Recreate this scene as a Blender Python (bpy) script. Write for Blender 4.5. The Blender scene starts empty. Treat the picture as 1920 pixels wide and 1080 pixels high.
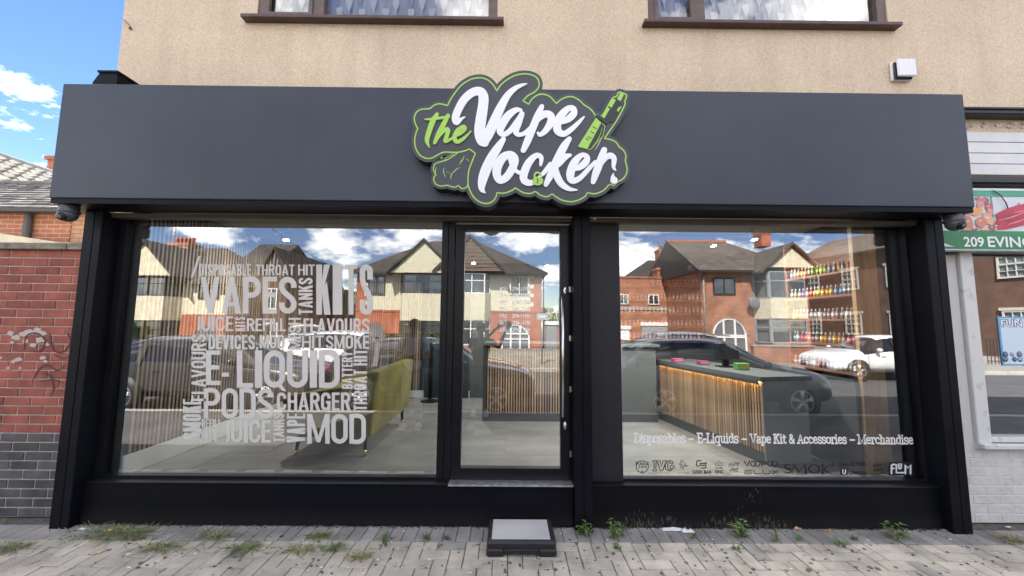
import bpy, bmesh, math, random
from mathutils import Vector, Matrix
R = math.radians
PI = math.pi
rnd = random.Random(7)
SC = bpy.context.scene
COL = SC.collection

# ------------------------------------------------------------------ camera
F_PX = 707.0
PITCH, YAW, ROLL = R(5.32), R(0.296), R(0.497)
CAM = Vector((0.0, -3.3, 1.63))
_w = Vector((math.sin(YAW)*math.cos(PITCH), math.cos(YAW)*math.cos(PITCH), math.sin(PITCH)))
_r0 = Vector((math.cos(YAW), -math.sin(YAW), 0))
_u0 = _r0.cross(_w)
_r = _r0*math.cos(ROLL) + _u0*math.sin(ROLL)
_u = -_r0*math.sin(ROLL) + _u0*math.cos(ROLL)
cd = bpy.data.cameras.new('camera')
cam = bpy.data.objects.new('camera', cd)
COL.objects.link(cam)
M = Matrix((( _r.x, _u.x, -_w.x, CAM.x), (_r.y, _u.y, -_w.y, CAM.y), (_r.z, _u.z, -_w.z, CAM.z), (0, 0, 0, 1)))
cam.matrix_world = M
cd.sensor_width = 36.0
cd.lens = F_PX/1920*36
cd.clip_start = 0.05
cd.clip_end = 600
SC.camera = cam

# ------------------------------------------------------------------ light
SUN_EL, SUN_AZ = R(50), R(-17)          # azimuth from +y (behind the shop), negative towards -x
world = bpy.data.worlds.new('World')
SC.world = world
world.use_nodes = True
wn, wl = world.node_tree.nodes, world.node_tree.links
wn.clear()
wo = wn.new('ShaderNodeOutputWorld')
bg = wn.new('ShaderNodeBackground')
bg.inputs['Strength'].default_value = 0.13
sky = wn.new('ShaderNodeTexSky')
sky.sky_type = 'NISHITA'
sky.sun_disc = False
sky.sun_elevation = SUN_EL
sky.sun_rotation = SUN_AZ
sky.air_density = 1.0
sky.dust_density = 0.0
sky.ozone_density = 2.0
tc = wn.new('ShaderNodeTexCoord')
sep = wn.new('ShaderNodeSeparateXYZ')
wl.new(tc.outputs['Generated'], sep.inputs[0])
def wmath(op, a, b=None):
    n = wn.new('ShaderNodeMath'); n.operation = op
    for i, v in enumerate((a, b)):
        if v is None: continue
        if isinstance(v, (int, float)): n.inputs[i].default_value = v
        else: wl.new(v, n.inputs[i])
    return n.outputs[0]
zz = wmath('ADD', wmath('MAXIMUM', sep.outputs['Z'], 0.0), 0.32)
cx_ = wmath('DIVIDE', sep.outputs['X'], zz)
cy_ = wmath('DIVIDE', sep.outputs['Y'], zz)
cmb = wn.new('ShaderNodeCombineXYZ')
wl.new(cx_, cmb.inputs[0]); wl.new(cy_, cmb.inputs[1])
cmb.inputs[2].default_value = 0.7
cn = wn.new('ShaderNodeTexNoise')
cn.inputs['Scale'].default_value = 2.6
cn.inputs['Detail'].default_value = 9
cn.inputs['Roughness'].default_value = 0.60
cn.inputs['Distortion'].default_value = 0.12
wl.new(cmb.outputs[0], cn.inputs['Vector'])
cr = wn.new('ShaderNodeValToRGB')
cr.color_ramp.elements[0].position = 0.485
cr.color_ramp.elements[1].position = 0.66
wl.new(cn.outputs['Fac'], cr.inputs['Fac'])
cc = wn.new('ShaderNodeValToRGB')      # thin edges bright, thick middles greyer
cc.color_ramp.elements[0].position = 0.58
cc.color_ramp.elements[0].color = (15, 14.5, 13.4, 1)
cc.color_ramp.elements[1].position = 0.72
cc.color_ramp.elements[1].color = (7.0, 6.8, 6.6, 1)
wl.new(cn.outputs['Fac'], cc.inputs['Fac'])
hs = wn.new('ShaderNodeHueSaturation')
hs.inputs['Saturation'].default_value = 1.22
hs.inputs['Value'].default_value = 0.52
hs.inputs['Hue'].default_value = 0.519
wl.new(sky.outputs[0], hs.inputs['Color'])
mx = wn.new('ShaderNodeMix'); mx.data_type = 'RGBA'
wl.new(cr.outputs['Color'], mx.inputs[0])
wl.new(hs.outputs[0], mx.inputs[6])
wl.new(cc.outputs['Color'], mx.inputs[7])
wl.new(mx.outputs[2], bg.inputs['Color'])
wl.new(bg.outputs[0], wo.inputs[0])

sl = bpy.data.lights.new('sun', 'SUN')
sl.energy = 5.0
sl.angle = R(0.5)
sl.color = (1.0, 0.95, 0.87)
sun = bpy.data.objects.new('sun', sl)
COL.objects.link(sun)
to_sun = Vector((math.sin(SUN_AZ)*math.cos(SUN_EL), math.cos(SUN_AZ)*math.cos(SUN_EL), math.sin(SUN_EL)))
sun.rotation_euler = to_sun.to_track_quat('Z', 'Y').to_euler()
sun.location = (0, 0, 30)

SC.view_settings.view_transform = 'Standard'
SC.view_settings.look = 'None'
SC.view_settings.gamma = 1
SC.view_settings.use_curve_mapping = False
SC.view_settings.exposure = 1.95
cy = SC.cycles
cy.use_denoising = True
cy.max_bounces = 8
cy.diffuse_bounces = 4
cy.glossy_bounces = 4
cy.transparent_max_bounces = 12
cy.transmission_bounces = 4
cy.sample_clamp_indirect = 6
cy.caustics_reflective = False
cy.caustics_refractive = False

# ------------------------------------------------------------------ helpers
def ray(px, py):
    return _r*((px-960)/F_PX) + _u*((540-py)/F_PX) + _w
def at(px, py, Y):                       # pixel of the photograph -> point on the plane y = Y
    d = ray(px, py); t = (Y-CAM.y)/d.y
    return CAM + d*t
def atx(px, py, X):
    d = ray(px, py); t = (X-CAM.x)/d.x
    return CAM + d*t
def atz(px, py, Z):
    d = ray(px, py); t = (Z-CAM.z)/d.z
    return CAM + d*t
def rp(px, py, D):                       # a thing mirrored in the glass, D metres in front of it
    p = at(px, py, D); return p.x, p.z

def tag(o, label=None, cat=None, group=None, kind=None):
    if label: o['label'] = label
    if cat: o['category'] = cat
    if group: o['group'] = group
    if kind: o['kind'] = kind
    return o
def empty(name, loc, label, cat, group=None, rz=0):
    o = bpy.data.objects.new(name, None)
    o.empty_display_size = 0.1
    COL.objects.link(o)
    o.location = loc; o.rotation_euler = (0, 0, rz)
    tag(o, label, cat, group)
    return o

MATS = {}
def mat(name, col=(0.5, 0.5, 0.5), rough=0.6, metal=0.0, var=0.0, scale=6.0, bump=0.0, bscale=40.0, spec=0.5,
        emit=None, estr=0.0, rand=0.0, coat=0.0, col2=None, stretch=None, detail=5.0, pos=(0.35, 0.65), world=False):
    if name in MATS: return MATS[name]
    m = bpy.data.materials.new(name)
    m.use_nodes = True
    nt = m.node_tree; n = nt.nodes; l = nt.links
    b = n['Principled BSDF']
    b.inputs['Roughness'].default_value = rough
    b.inputs['Metallic'].default_value = metal
    b.inputs['Specular IOR Level'].default_value = spec
    b.inputs['Coat Weight'].default_value = coat
    b.inputs['Base Color'].default_value = (*col, 1)
    tcn = n.new('ShaderNodeTexCoord')
    vec = tcn.outputs['Object']
    if world: vec = n.new('ShaderNodeNewGeometry').outputs['Position']
    if stretch:
        mp = n.new('ShaderNodeMapping'); mp.inputs['Scale'].default_value = stretch
        l.new(vec, mp.inputs['Vector']); vec = mp.outputs[0]
    src = None
    if var > 0 or col2:
        nz = n.new('ShaderNodeTexNoise'); nz.inputs['Scale'].default_value = scale
        nz.inputs['Detail'].default_value = detail; nz.inputs['Roughness'].default_value = 0.6
        l.new(vec, nz.inputs['Vector'])
        rr = n.new('ShaderNodeValToRGB')
        rr.color_ramp.elements[0].position = pos[0]; rr.color_ramp.elements[1].position = pos[1]
        c1 = tuple(max(0, c*(1-var)) for c in col); c2 = col2 if col2 else tuple(min(1, c*(1+var)) for c in col)
        if col2: c1 = col
        rr.color_ramp.elements[0].color = (*c1, 1); rr.color_ramp.elements[1].color = (*c2, 1)
        l.new(nz.outputs['Fac'], rr.inputs['Fac'])
        src = rr.outputs['Color']
    if rand > 0:
        oi = n.new('ShaderNodeObjectInfo')
        h = n.new('ShaderNodeHueSaturation')
        mr = n.new('ShaderNodeMapRange')
        mr.inputs['To Min'].default_value = 1-rand; mr.inputs['To Max'].default_value = 1+rand
        l.new(oi.outputs['Random'], mr.inputs['Value'])
        l.new(mr.outputs[0], h.inputs['Value'])
        if src: l.new(src, h.inputs['Color'])
        else: h.inputs['Color'].default_value = (*col, 1)
        src = h.outputs[0]
    if src: l.new(src, b.inputs['Base Color'])
    if bump > 0:
        nb = n.new('ShaderNodeTexNoise'); nb.inputs['Scale'].default_value = bscale
        nb.inputs['Detail'].default_value = 4
        l.new(vec, nb.inputs['Vector'])
        bp = n.new('ShaderNodeBump'); bp.inputs['Strength'].default_value = bump; bp.inputs['Distance'].default_value = 0.01
        l.new(nb.outputs['Fac'], bp.inputs['Height'])
        l.new(bp.outputs[0], b.inputs['Normal'])
    if emit:
        b.inputs['Emission Color'].default_value = (*emit, 1)
        b.inputs['Emission Strength'].default_value = estr
    MATS[name] = m
    return m

def glass_mat(name, mult, base=0.0, tint=(1, 1, 1)):
    if name in MATS: return MATS[name]
    m = bpy.data.materials.new(name); m.use_nodes = True
    n = m.node_tree.nodes; l = m.node_tree.links
    n.clear()
    o = n.new('ShaderNodeOutputMaterial')
    ms = n.new('ShaderNodeMixShader')
    t = n.new('ShaderNodeBsdfTransparent'); t.inputs[0].default_value = (*tint, 1)
    g = n.new('ShaderNodeBsdfGlossy'); g.inputs['Roughness'].default_value = 0.0
    g.inputs['Color'].default_value = (1, 1, 1, 1)
    fr = n.new('ShaderNodeFresnel'); fr.inputs['IOR'].default_value = 1.5
    # faint waviness of float glass
    tcx = n.new('ShaderNodeTexCoord')
    nz = n.new('ShaderNodeTexNoise'); nz.inputs['Scale'].default_value = 1.3; nz.inputs['Detail'].default_value = 1
    l.new(tcx.outputs['Object'], nz.inputs['Vector'])
    bp = n.new('ShaderNodeBump'); bp.inputs['Strength'].default_value = 0.05; bp.inputs['Distance'].default_value = 0.012
    l.new(nz.outputs['Fac'], bp.inputs['Height']); l.new(bp.outputs[0], g.inputs['Normal'])
    ml = n.new('ShaderNodeMath'); ml.operation = 'MULTIPLY_ADD'; ml.use_clamp = True
    ml.inputs[1].default_value = mult; ml.inputs[2].default_value = base
    l.new(fr.outputs[0], ml.inputs[0]); l.new(ml.outputs[0], ms.inputs[0])
    l.new(t.outputs[0], ms.inputs[1]); l.new(g.outputs[0], ms.inputs[2]); l.new(ms.outputs[0], o.inputs[0])
    MATS[name] = m
    return m

def clear_mat():
    if 'clear' in MATS: return MATS['clear']
    m = bpy.data.materials.new('inner_glass_face'); m.use_nodes = True
    n = m.node_tree.nodes; l = m.node_tree.links; n.clear()
    o = n.new('ShaderNodeOutputMaterial'); t = n.new('ShaderNodeBsdfTransparent')
    t.inputs[0].default_value = (0.93, 0.97, 0.95, 1)
    l.new(t.outputs[0], o.inputs[0]); MATS['clear'] = m
    return m

def brick_mat(name, c1, c2, mortar, bw=0.225, bh=0.075, ms=0.012, rough=0.85, off=0.5, bump=0.4, dirt=0.25):
    """brick courses for walls too far off to lay singly: x+y runs along the wall, z up"""
    if name in MATS: return MATS[name]
    m = bpy.data.materials.new(name); m.use_nodes = True
    n = m.node_tree.nodes; l = m.node_tree.links
    b = n['Principled BSDF']; b.inputs['Roughness'].default_value = rough
    t = n.new('ShaderNodeTexCoord'); s = n.new('ShaderNodeSeparateXYZ'); l.new(t.outputs['Object'], s.inputs[0])
    a = n.new('ShaderNodeMath'); a.operation = 'ADD'; l.new(s.outputs[0], a.inputs[0]); l.new(s.outputs[1], a.inputs[1])
    c = n.new('ShaderNodeCombineXYZ'); l.new(a.outputs[0], c.inputs[0]); l.new(s.outputs[2], c.inputs[1])
    k = n.new('ShaderNodeTexBrick')
    k.offset = off
    k.inputs['Scale'].default_value = 1.0
    k.inputs['Brick Width'].default_value = bw; k.inputs['Row Height'].default_value = bh
    k.inputs['Mortar Size'].default_value = ms/2; k.inputs['Mortar Smooth'].default_value = 0.1
    k.inputs['Color1'].default_value = (*c1, 1); k.inputs['Color2'].default_value = (*c2, 1); k.inputs['Mortar'].default_value = (*mortar, 1)
    l.new(c.outputs[0], k.inputs['Vector'])
    nz = n.new('ShaderNodeTexNoise'); nz.inputs['Scale'].default_value = 1.7; nz.inputs['Detail'].default_value = 6
    l.new(t.outputs['Object'], nz.inputs['Vector'])
    mr = n.new('ShaderNodeMapRange'); mr.inputs['From Min'].default_value = 0.3; mr.inputs['From Max'].default_value = 0.7
    mr.inputs['To Min'].default_value = 1-dirt; mr.inputs['To Max'].default_value = 1+dirt
    l.new(nz.outputs['Fac'], mr.inputs['Value'])
    h = n.new('ShaderNodeHueSaturation'); l.new(mr.outputs[0], h.inputs['Value']); l.new(k.outputs['Color'], h.inputs['Color'])
    l.new(h.outputs[0], b.inputs['Base Color'])
    if bump:
        bp = n.new('ShaderNodeBump'); bp.inputs['Strength'].default_value = bump; bp.inputs['Distance'].default_value = 0.008; bp.invert = True
        l.new(k.outputs['Fac'], bp.inputs['Height']); l.new(bp.outputs[0], b.inputs['Normal'])
    MATS[name] = m
    return m

class MB:
    """collects shapes and links them as one mesh object"""
    def __init__(s): s.v = []; s.f = []; s.m = []; s.sm = []
    def add(s, vs, fs, mi=0, smooth=False):
        o = len(s.v); s.v += [tuple(v) for v in vs]
        for f in fs:
            s.f.append(tuple(i+o for i in f)); s.m.append(mi); s.sm.append(smooth)
        return s
    def box(s, x0, x1, y0, y1, z0, z1, mi=0, ch=0.0):
        if x1 < x0: x0, x1 = x1, x0
        if y1 < y0: y0, y1 = y1, y0
        if z1 < z0: z0, z1 = z1, z0
        if ch <= 0:
            vs = [(x, y, z) for z in (z0, z1) for y in (y0, y1) for x in (x0, x1)]
            fs = [(0, 2, 3, 1), (4, 5, 7, 6), (0, 1, 5, 4), (2, 6, 7, 3), (0, 4, 6, 2), (1, 3, 7, 5)]
            return s.add(vs, fs, mi)
        bm = bmesh.new()
        bmesh.ops.create_cube(bm, size=1)
        for v in bm.verts:
            v.co = ((x0+x1)/2+v.co.x*(x1-x0), (y0+y1)/2+v.co.y*(y1-y0), (z0+z1)/2+v.co.z*(z1-z0))
        c = min(ch, (x1-x0)*.45, (y1-y0)*.45, (z1-z0)*.45)
        bmesh.ops.bevel(bm, geom=bm.edges[:], offset=c, segments=2 if c > 0.012 else 1, affect='EDGES', profile=0.6)
        bm.verts.index_update()
        s.add([v.co[:] for v in bm.verts], [[v.index for v in f.verts] for f in bm.faces], mi, c > 0.012)
        bm.free()
        return s
    def quad(s, a, b, c, d, mi=0): return s.add([a, b, c, d], [(0, 1, 2, 3)], mi)
    def poly(s, pts, mi=0): return s.add(pts, [tuple(range(len(pts)))], mi)
    def prism(s, pts, dvec, mi=0):
        n = len(pts); d = Vector(dvec)
        vs = [Vector(p) for p in pts]; vs += [p+d for p in vs]
        fs = [tuple(range(n)), tuple(range(2*n-1, n-1, -1))]
        fs += [(i, i+n, (i+1) % n+n, (i+1) % n) for i in range(n)]
        return s.add(vs, fs, mi)
    def tube(s, pts, r, seg=8, mi=0, cap=True, smooth=True):
        pts = [Vector(p) for p in pts]
        rs = r if isinstance(r, (list, tuple)) else [r]*len(pts)
        vs = []; fs = []
        up = Vector((0.13, 0.21, 0.97))
        for i, p in enumerate(pts):
            t = (pts[min(i+1, len(pts)-1)]-pts[max(i-1, 0)]).normalized()
            a = t.cross(up)
            if a.length < 0.1: a = t.cross(Vector((1, 0, 0)))
            a.normalize(); b = t.cross(a)
            for k in range(seg):
                th = 2*PI*k/seg
                vs.append(p+(a*math.cos(th)+b*math.sin(th))*rs[i])
        for i in range(len(pts)-1):
            for k in range(seg):
                fs.append((i*seg+k, i*seg+(k+1) % seg, (i+1)*seg+(k+1) % seg, (i+1)*seg+k))
        if cap:
            fs.append(tuple(range(seg-1, -1, -1))); fs.append(tuple(range((len(pts)-1)*seg, len(pts)*seg)))
        return s.add(vs, fs, mi, smooth)
    def lathe(s, prof, c, ax='z', seg=20, mi=0, smooth=True):
        """prof: (radius, height) pairs along the axis from c"""
        vs = []; fs = []; c = Vector(c)
        for (r, h) in prof:
            for k in range(seg):
                th = 2*PI*k/seg; a, b = r*math.cos(th), r*math.sin(th)
                vs.append(c+Vector({'z': (a, b, h), 'y': (a, h, b), 'x': (h, a, b)}[ax]))
        for i in range(len(prof)-1):
            for k in range(seg):
                fs.append((i*seg+k, i*seg+(k+1) % seg, (i+1)*seg+(k+1) % seg, (i+1)*seg+k))
        fs.append(tuple(range(seg-1, -1, -1))); fs.append(tuple(range((len(prof)-1)*seg, len(prof)*seg)))
        return s.add(vs, fs, mi, smooth)
    def ball(s, c, r, seg=12, mi=0, sq=(1, 1, 1)):
        vs = []; fs = []
        rings = seg//2
        for i in range(rings+1):
            ph = PI*i/rings
            for k in range(seg):
                th = 2*PI*k/seg
                vs.append((c[0]+r*sq[0]*math.sin(ph)*math.cos(th), c[1]+r*sq[1]*math.sin(ph)*math.sin(th), c[2]+r*sq[2]*math.cos(ph)))
        for i in range(rings):
            for k in range(seg):
                fs.append((i*seg+k, (i+1)*seg+k, (i+1)*seg+(k+1) % seg, i*seg+(k+1) % seg))
        return s.add(vs, fs, mi, True)
    def mesh(s, name, mats):
        me = bpy.data.meshes.new(name)
        me.from_pydata(s.v, [], s.f)
        if not isinstance(mats, (list, tuple)): mats = [mats]
        for m in mats: me.materials.append(m)
        for p, mi, sm in zip(me.polygons, s.m, s.sm):
            p.material_index = min(mi, len(mats)-1); p.use_smooth = sm
        me.update()
        return me
    def build(s, name, mats, parent=None, fix=True):
        me = s.mesh(name, mats)
        if fix:
            bm = bmesh.new(); bm.from_mesh(me)
            bmesh.ops.recalc_face_normals(bm, faces=bm.faces); bm.to_mesh(me); bm.free()
        return link(name, me, parent)

def link(name, me, parent=None, loc=None, rot=None):
    o = bpy.data.objects.new(name, me); COL.objects.link(o)
    if parent is not None:
        o.parent = parent
        # geometry is written in world coordinates; keep it there
        o.matrix_parent_inverse = parent_world(parent).inverted()
    if loc is not None: o.location = loc
    if rot is not None: o.rotation_euler = rot
    return o
def parent_world(o):
    m = Matrix.LocRotScale(o.location, o.rotation_euler, o.scale)
    if o.parent is not None: return parent_world(o.parent) @ o.matrix_parent_inverse @ m
    return m
def B(name, m, parent, *a, ch=0.0): return MB().box(*a, ch=ch).build(name, m, parent)

# brush strokes (lettering, emblems, leaf veins) drawn on an x/z plane
def smooth_pts(pts, closed=False, n=6):
    out = []; N = len(pts)
    rng = range(N if closed else N-1)
    for i in rng:
        g = lambda k: pts[k % N] if closed else pts[max(0, min(N-1, k))]
        p0, p1, p2, p3 = g(i-1), g(i), g(i+1), g(i+2)
        for j in range(n):
            t = j/n
            out.append(tuple(0.5*((2*b)+(-a+c)*t+(2*a-5*b+4*c-d)*t*t+(-a+3*b-3*c+d)*t*t*t) for a, b, c, d in zip(p0, p1, p2, p3)))
    if not closed: out.append(tuple(pts[-1]))
    return out
def stroke(mb, pts, y0, y1, conv, closed=False, n=6, mi=0, smooth=True):
    """pts: (x, y, half width) in drawing units; conv maps (x, y) -> (X, Z); the ribbon spans y0 (front) to y1 (back)"""
    P = smooth_pts(pts, closed, n) if smooth else list(pts)
    N = len(P); L = []; Rr = []
    for i, p in enumerate(P):
        a = P[(i-1) % N] if closed else P[max(0, i-1)]
        b = P[(i+1) % N] if closed else P[min(N-1, i+1)]
        dx, dy = b[0]-a[0], b[1]-a[1]; d = math.hypot(dx, dy) or 1
        nx, ny = -dy/d, dx/d
        L.append((p[0]+nx*p[2], p[1]+ny*p[2])); Rr.append((p[0]-nx*p[2], p[1]-ny*p[2]))
    vs = []
    for i, (l, r) in enumerate(zip(L, Rr)):
        a = conv(*l); b = conv(*r); yy = y0+0.00035*i/N*min(1.0, (y1-y0)/0.001)   # a ribbon that crosses itself never lies in one plane
        vs += [(a[0], yy, a[1]), (b[0], yy, b[1]), (b[0], y1, b[1]), (a[0], y1, a[1])]
    fs = []
    M_ = N if closed else N-1
    for i in range(M_):
        o = i*4; q = ((i+1) % N)*4
        fs += [(o, o+1, q+1, q), (o+1, o+2, q+2, q+1), (o+3, o, q, q+3)]
    mb.add(vs, fs, mi)
    if not closed:
        for p in (P[0], P[-1]):            # round ends
            if p[2] > 0.01:
                disc(mb, p[0], p[1], p[2], y0+min(0.0005, (y1-y0)*.5), y1, conv, mi)
def disc(mb, x, y, r, y0, y1, conv, mi=0, seg=14, ry=None):
    ry = ry or r
    pts = [conv(x+r*math.cos(2*PI*k/seg), y+ry*math.sin(2*PI*k/seg)) for k in range(seg)]
    mb.prism([(p[0], y0, p[1]) for p in pts], (0, y1-y0, 0), mi)

def text_mesh(body, off=0.0, res=3, shear=0.0):
    c = bpy.data.curves.new('lettering', 'FONT')
    c.body = body; c.size = 1; c.offset = off; c.resolution_u = res; c.shear = shear
    o = bpy.data.objects.new('lettering', c)
    COL.objects.link(o)
    dg = bpy.context.evaluated_depsgraph_get()
    me = bpy.data.meshes.new_from_object(o.evaluated_get(dg))
    COL.objects.unlink(o)
    bpy.data.objects.remove(o); bpy.data.curves.remove(c)
    return me
def text_on(name, body, box, Y, m, parent, off=0.0, rot=0, ext=0.0, space=None, shear=0.0):
    """fits the word into a pixel box (x0, y0, x1, y1) on the plane y = Y"""
    me = text_mesh(body, off, shear=shear)
    xs = [v.co.x for v in me.vertices]; ys = [v.co.y for v in me.vertices]
    ax, bx, ay, by = min(xs), max(xs), min(ys), max(ys)
    cyp = (box[1]+box[3])/2; cxp = (box[0]+box[2])/2
    X0, X1 = at(box[0], cyp, Y).x, at(box[2], cyp, Y).x
    Z0, Z1 = at(cxp, box[3], Y).z, at(cxp, box[1], Y).z
    for v in me.vertices:
        u, w_ = (v.co.x-ax)/(bx-ax), (v.co.y-ay)/(by-ay)
        if rot: u, w_ = 1-w_, u
        v.co = (X0+u*(X1-X0), Y-0.0002*rnd.random(), Z0+w_*(Z1-Z0))   # never quite one plane where outlines overlap
    me.materials.clear(); me.materials.append(m)
    if ext > 0:
        bm = bmesh.new(); bm.from_mesh(me)
        bmesh.ops.remove_doubles(bm, verts=bm.verts, dist=1e-6)
        g = bmesh.ops.extrude_face_region(bm, geom=bm.faces[:])
        for e in g['geom']:
            if isinstance(e, bmesh.types.BMVert): e.co.y -= ext
        bmesh.ops.recalc_face_normals(bm, faces=bm.faces)
        bm.to_mesh(me); bm.free()
    return link(name, me, parent)

# ---- condensed capitals of the window vinyl, built from bars and bowls; u runs along the word, v up, in picture units
def arc_pts(cx, cy, rx, ry, a0, a1, n=7):
    return [(cx+rx*math.cos(R(a0+(a1-a0)*k/n)), cy+ry*math.sin(R(a0+(a1-a0)*k/n))) for k in range(n+1)]
CW = {'I': .19, 'M': .60, 'E': .36, 'F': .34, 'L': .34, 'T': .40, 'V': .48, 'A': .48, 'J': .31, 'Y': .46, ' ': .16, '-': .2, ',': .15, 'N': .46, 'K': .46}
def glyph(c, w, H, s):
    P = []; A = []; h = s/2; r = min((w-s)/2, .3*H)
    rc = lambda a, b, c_, d: P.append([(a, b), (c_, b), (c_, d), (a, d)])
    q = s*.84
    if c in 'BDEFHKLNPRMI': rc(0, 0, s, H)
    if c == 'O' or c == 'Q':
        A.append((arc_pts(w-h-r, H-h-r, r, r, 0, 90)+arc_pts(h+r, H-h-r, r, r, 90, 180)+arc_pts(h+r, h+r, r, r, 180, 270)+arc_pts(w-h-r, h+r, r, r, 270, 360), True))
        if c == 'Q': P.append([(w*.5, .16*H), (w*.5+s, .16*H), (w+s*.25, -.10*H), (w-s*.55, -.08*H)])
    elif c in 'CG':
        A.append(([(w-h, .66*H)]+arc_pts(w-h-r, H-h-r, r, r, 0, 90)+arc_pts(h+r, H-h-r, r, r, 90, 180)+arc_pts(h+r, h+r, r, r, 180, 270)+arc_pts(w-h-r, h+r, r, r, 270, 360)+[(w-h, .36*H)], False))
        if c == 'G': rc(w*.52, .40*H, w, .40*H+q); rc(w-s, 0.02*H, w, .42*H)
    elif c == 'D': A.append(([(s*.9, H-q/2)]+arc_pts(w-h-r, H-q/2-r, r, r, 90, 0)+arc_pts(w-h-r, q/2+r, r, r, 0, -90)+[(s*.9, q/2)], False))
    elif c in 'PR':
        r2 = min(r, .22*H); y0 = .44*H
        A.append(([(s*.9, H-q/2)]+arc_pts(w-h-r2, H-q/2-r2, r2, r2, 90, 0)+arc_pts(w-h-r2, y0+q/2+r2, r2, r2, 0, -90)+[(s*.9, y0+q/2)], False))
        if c == 'R': P.append([(w*.42, .48*H), (w*.42+s, .48*H), (w+.04*w, 0), (w-s, 0)])
    elif c == 'B':
        for (a, b) in ((.47*H, H), (0, .53*H)):
            r2 = min(r, (b-a)/2-q/2)
            A.append(([(s*.9, b-q/2)]+arc_pts(w-h-r2, b-q/2-r2, r2, r2, 90, 0)+arc_pts(w-h-r2, a+q/2+r2, r2, r2, 0, -90)+[(s*.9, a+q/2)], False))
    elif c == 'S':
        A.append(([(w-h, .70*H)]+arc_pts(w-h-r, H-h-r, r, r, 0, 90)+arc_pts(h+r, H-h-r, r, r, 90, 180)+[(h, .70*H), (h+.12*w, .59*H), (w/2, .50*H), (w-h-.12*w, .41*H), (w-h, .30*H)]+arc_pts(w-h-r, h+r, r, r, 0, -90)+arc_pts(h+r, h+r, r, r, 270, 180)+[(h, .30*H)], False))
    elif c == 'J': A.append(([(w-h, H), (w-h, h+r)]+arc_pts(w-h-r, h+r, r, r, 0, -80), False)); 
    elif c == 'U': A.append(([(h, H), (h, h+r)]+arc_pts(h+r, h+r, r, r, 180, 270)+arc_pts(w-h-r, h+r, r, r, 270, 360)+[(w-h, H)], False))
    elif c in 'EF':
        rc(s*.98, H-q, w, H); rc(s*.98, H*.5-q*.4, w*.92, H*.5+q*.6)
        if c == 'E': rc(s*.98, 0, w, q)
    elif c == 'L': rc(s*.98, 0, w, q)
    elif c == 'T': rc(0, H-q, w, H); rc(w/2-h, 0, w/2+h, H-q*.98)
    elif c == 'H': rc(w-s, 0, w, H); rc(s*.98, H*.5-q/2, w-s*.98, H*.5+q/2)
    elif c == 'V': P.append([(0, H), (s, H), (w/2+s*.42, 0), (w/2-s*.48, 0)]); P.append([(w-s, H), (w, H), (w/2+s*.48, 0), (w/2-s*.42, 0)])
    elif c == 'A': P.append([(0, 0), (s, 0), (w/2+s*.42, H), (w/2-s*.48, H)]); P.append([(w-s, 0), (w, 0), (w/2+s*.48, H), (w/2-s*.42, H)]); rc(w*.24, .20*H, w*.76, .20*H+q*.85)
    elif c == 'K': P.append([(s*.9, .36*H), (s*.9, .60*H), (w-s*1.05, H), (w, H)]); P.append([(w*.40, .50*H), (w*.40+s*.9, .66*H), (w+s*.1, 0), (w-s, 0)])
    elif c == 'N': rc(w-s, 0, w, H); P.append([(0, H), (s*.95, H), (w, 0), (w-s*.95, 0)])
    elif c == 'M': rc(w-s, 0, w, H); P.append([(s*.2, H), (s*1.05, H), (w/2+s*.4, .05*H), (w/2-s*.4, .05*H)]); P.append([(w-s*1.05, H), (w-s*.2, H), (w/2+s*.4, .05*H), (w/2-s*.4, .05*H)])
    elif c == 'Y': rc(w/2-h, 0, w/2+h, .46*H); P.append([(0, H), (s, H), (w/2+h, .42*H), (w/2-h, .38*H)]); P.append([(w-s, H), (w, H), (w/2+h, .38*H), (w/2-h, .42*H)])
    elif c == '-': rc(0, .40*H, w, .40*H+q)
    elif c == ',': P.append([(0, .15*H), (s, .15*H), (s*.6, -.12*H), (0, -.12*H)])
    return P, A
def vinyl_word(word, bb, parent, m, Y, rot=0, weight=.165):
    Lx, H = ((bb[2]-bb[0]), (bb[3]-bb[1])) if not rot else ((bb[3]-bb[1]), (bb[2]-bb[0]))
    if word == '-': H = 60.; 
    s = weight*H*(0.9 if H > 40 else 1); gap = (.055 if H > 40 else .075)*H
    nat = [CW.get(c, .44)*H for c in word]
    fixed = gap*(len(word)-1)+sum(n for n, c in zip(nat, word) if c in 'I')
    var = sum(n for n, c in zip(nat, word) if c not in 'I')
    k = max(.4, (Lx-fixed)/var) if var else 1
    if word == '-': k = Lx/nat[0]
    def conv(u, v):
        px, py = (bb[0]+u, bb[3]-v) if not rot else (bb[2]-v, bb[3]-u)
        p = at(px, py, Y); return (p.x, p.z)
    if word == '-': conv = lambda u, v: (lambda p: (p.x, p.z))(at(bb[0]+u, bb[3]-(v-.40*H), Y))
    mb = MB(); u = 0; i = 0
    for c, n in zip(word, nat):
        w = n if c == 'I' else n*k
        if c != ' ':
            Ps, As = glyph(c, w, H, min(s, w*.42) if c != 'I' and c not in '-,' else (w if c == 'I' else s))
            for pg in Ps:
                i += 1; pts = [conv(u+x, y) for x, y in pg]
                mb.prism([(q[0], Y-.00005*(i % 6), q[1]) for q in pts], (0, .0012, 0))
            for (pa, cl) in As:
                i += 1; hw = min(s, w*.42)/2
                stroke2(mb, [(u+x, y, hw) for x, y in pa], Y-.00005*(i % 6), Y+.0012, conv, cl)
        u += w+gap
    return mb.build('vinyl_word', m, parent)
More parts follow.
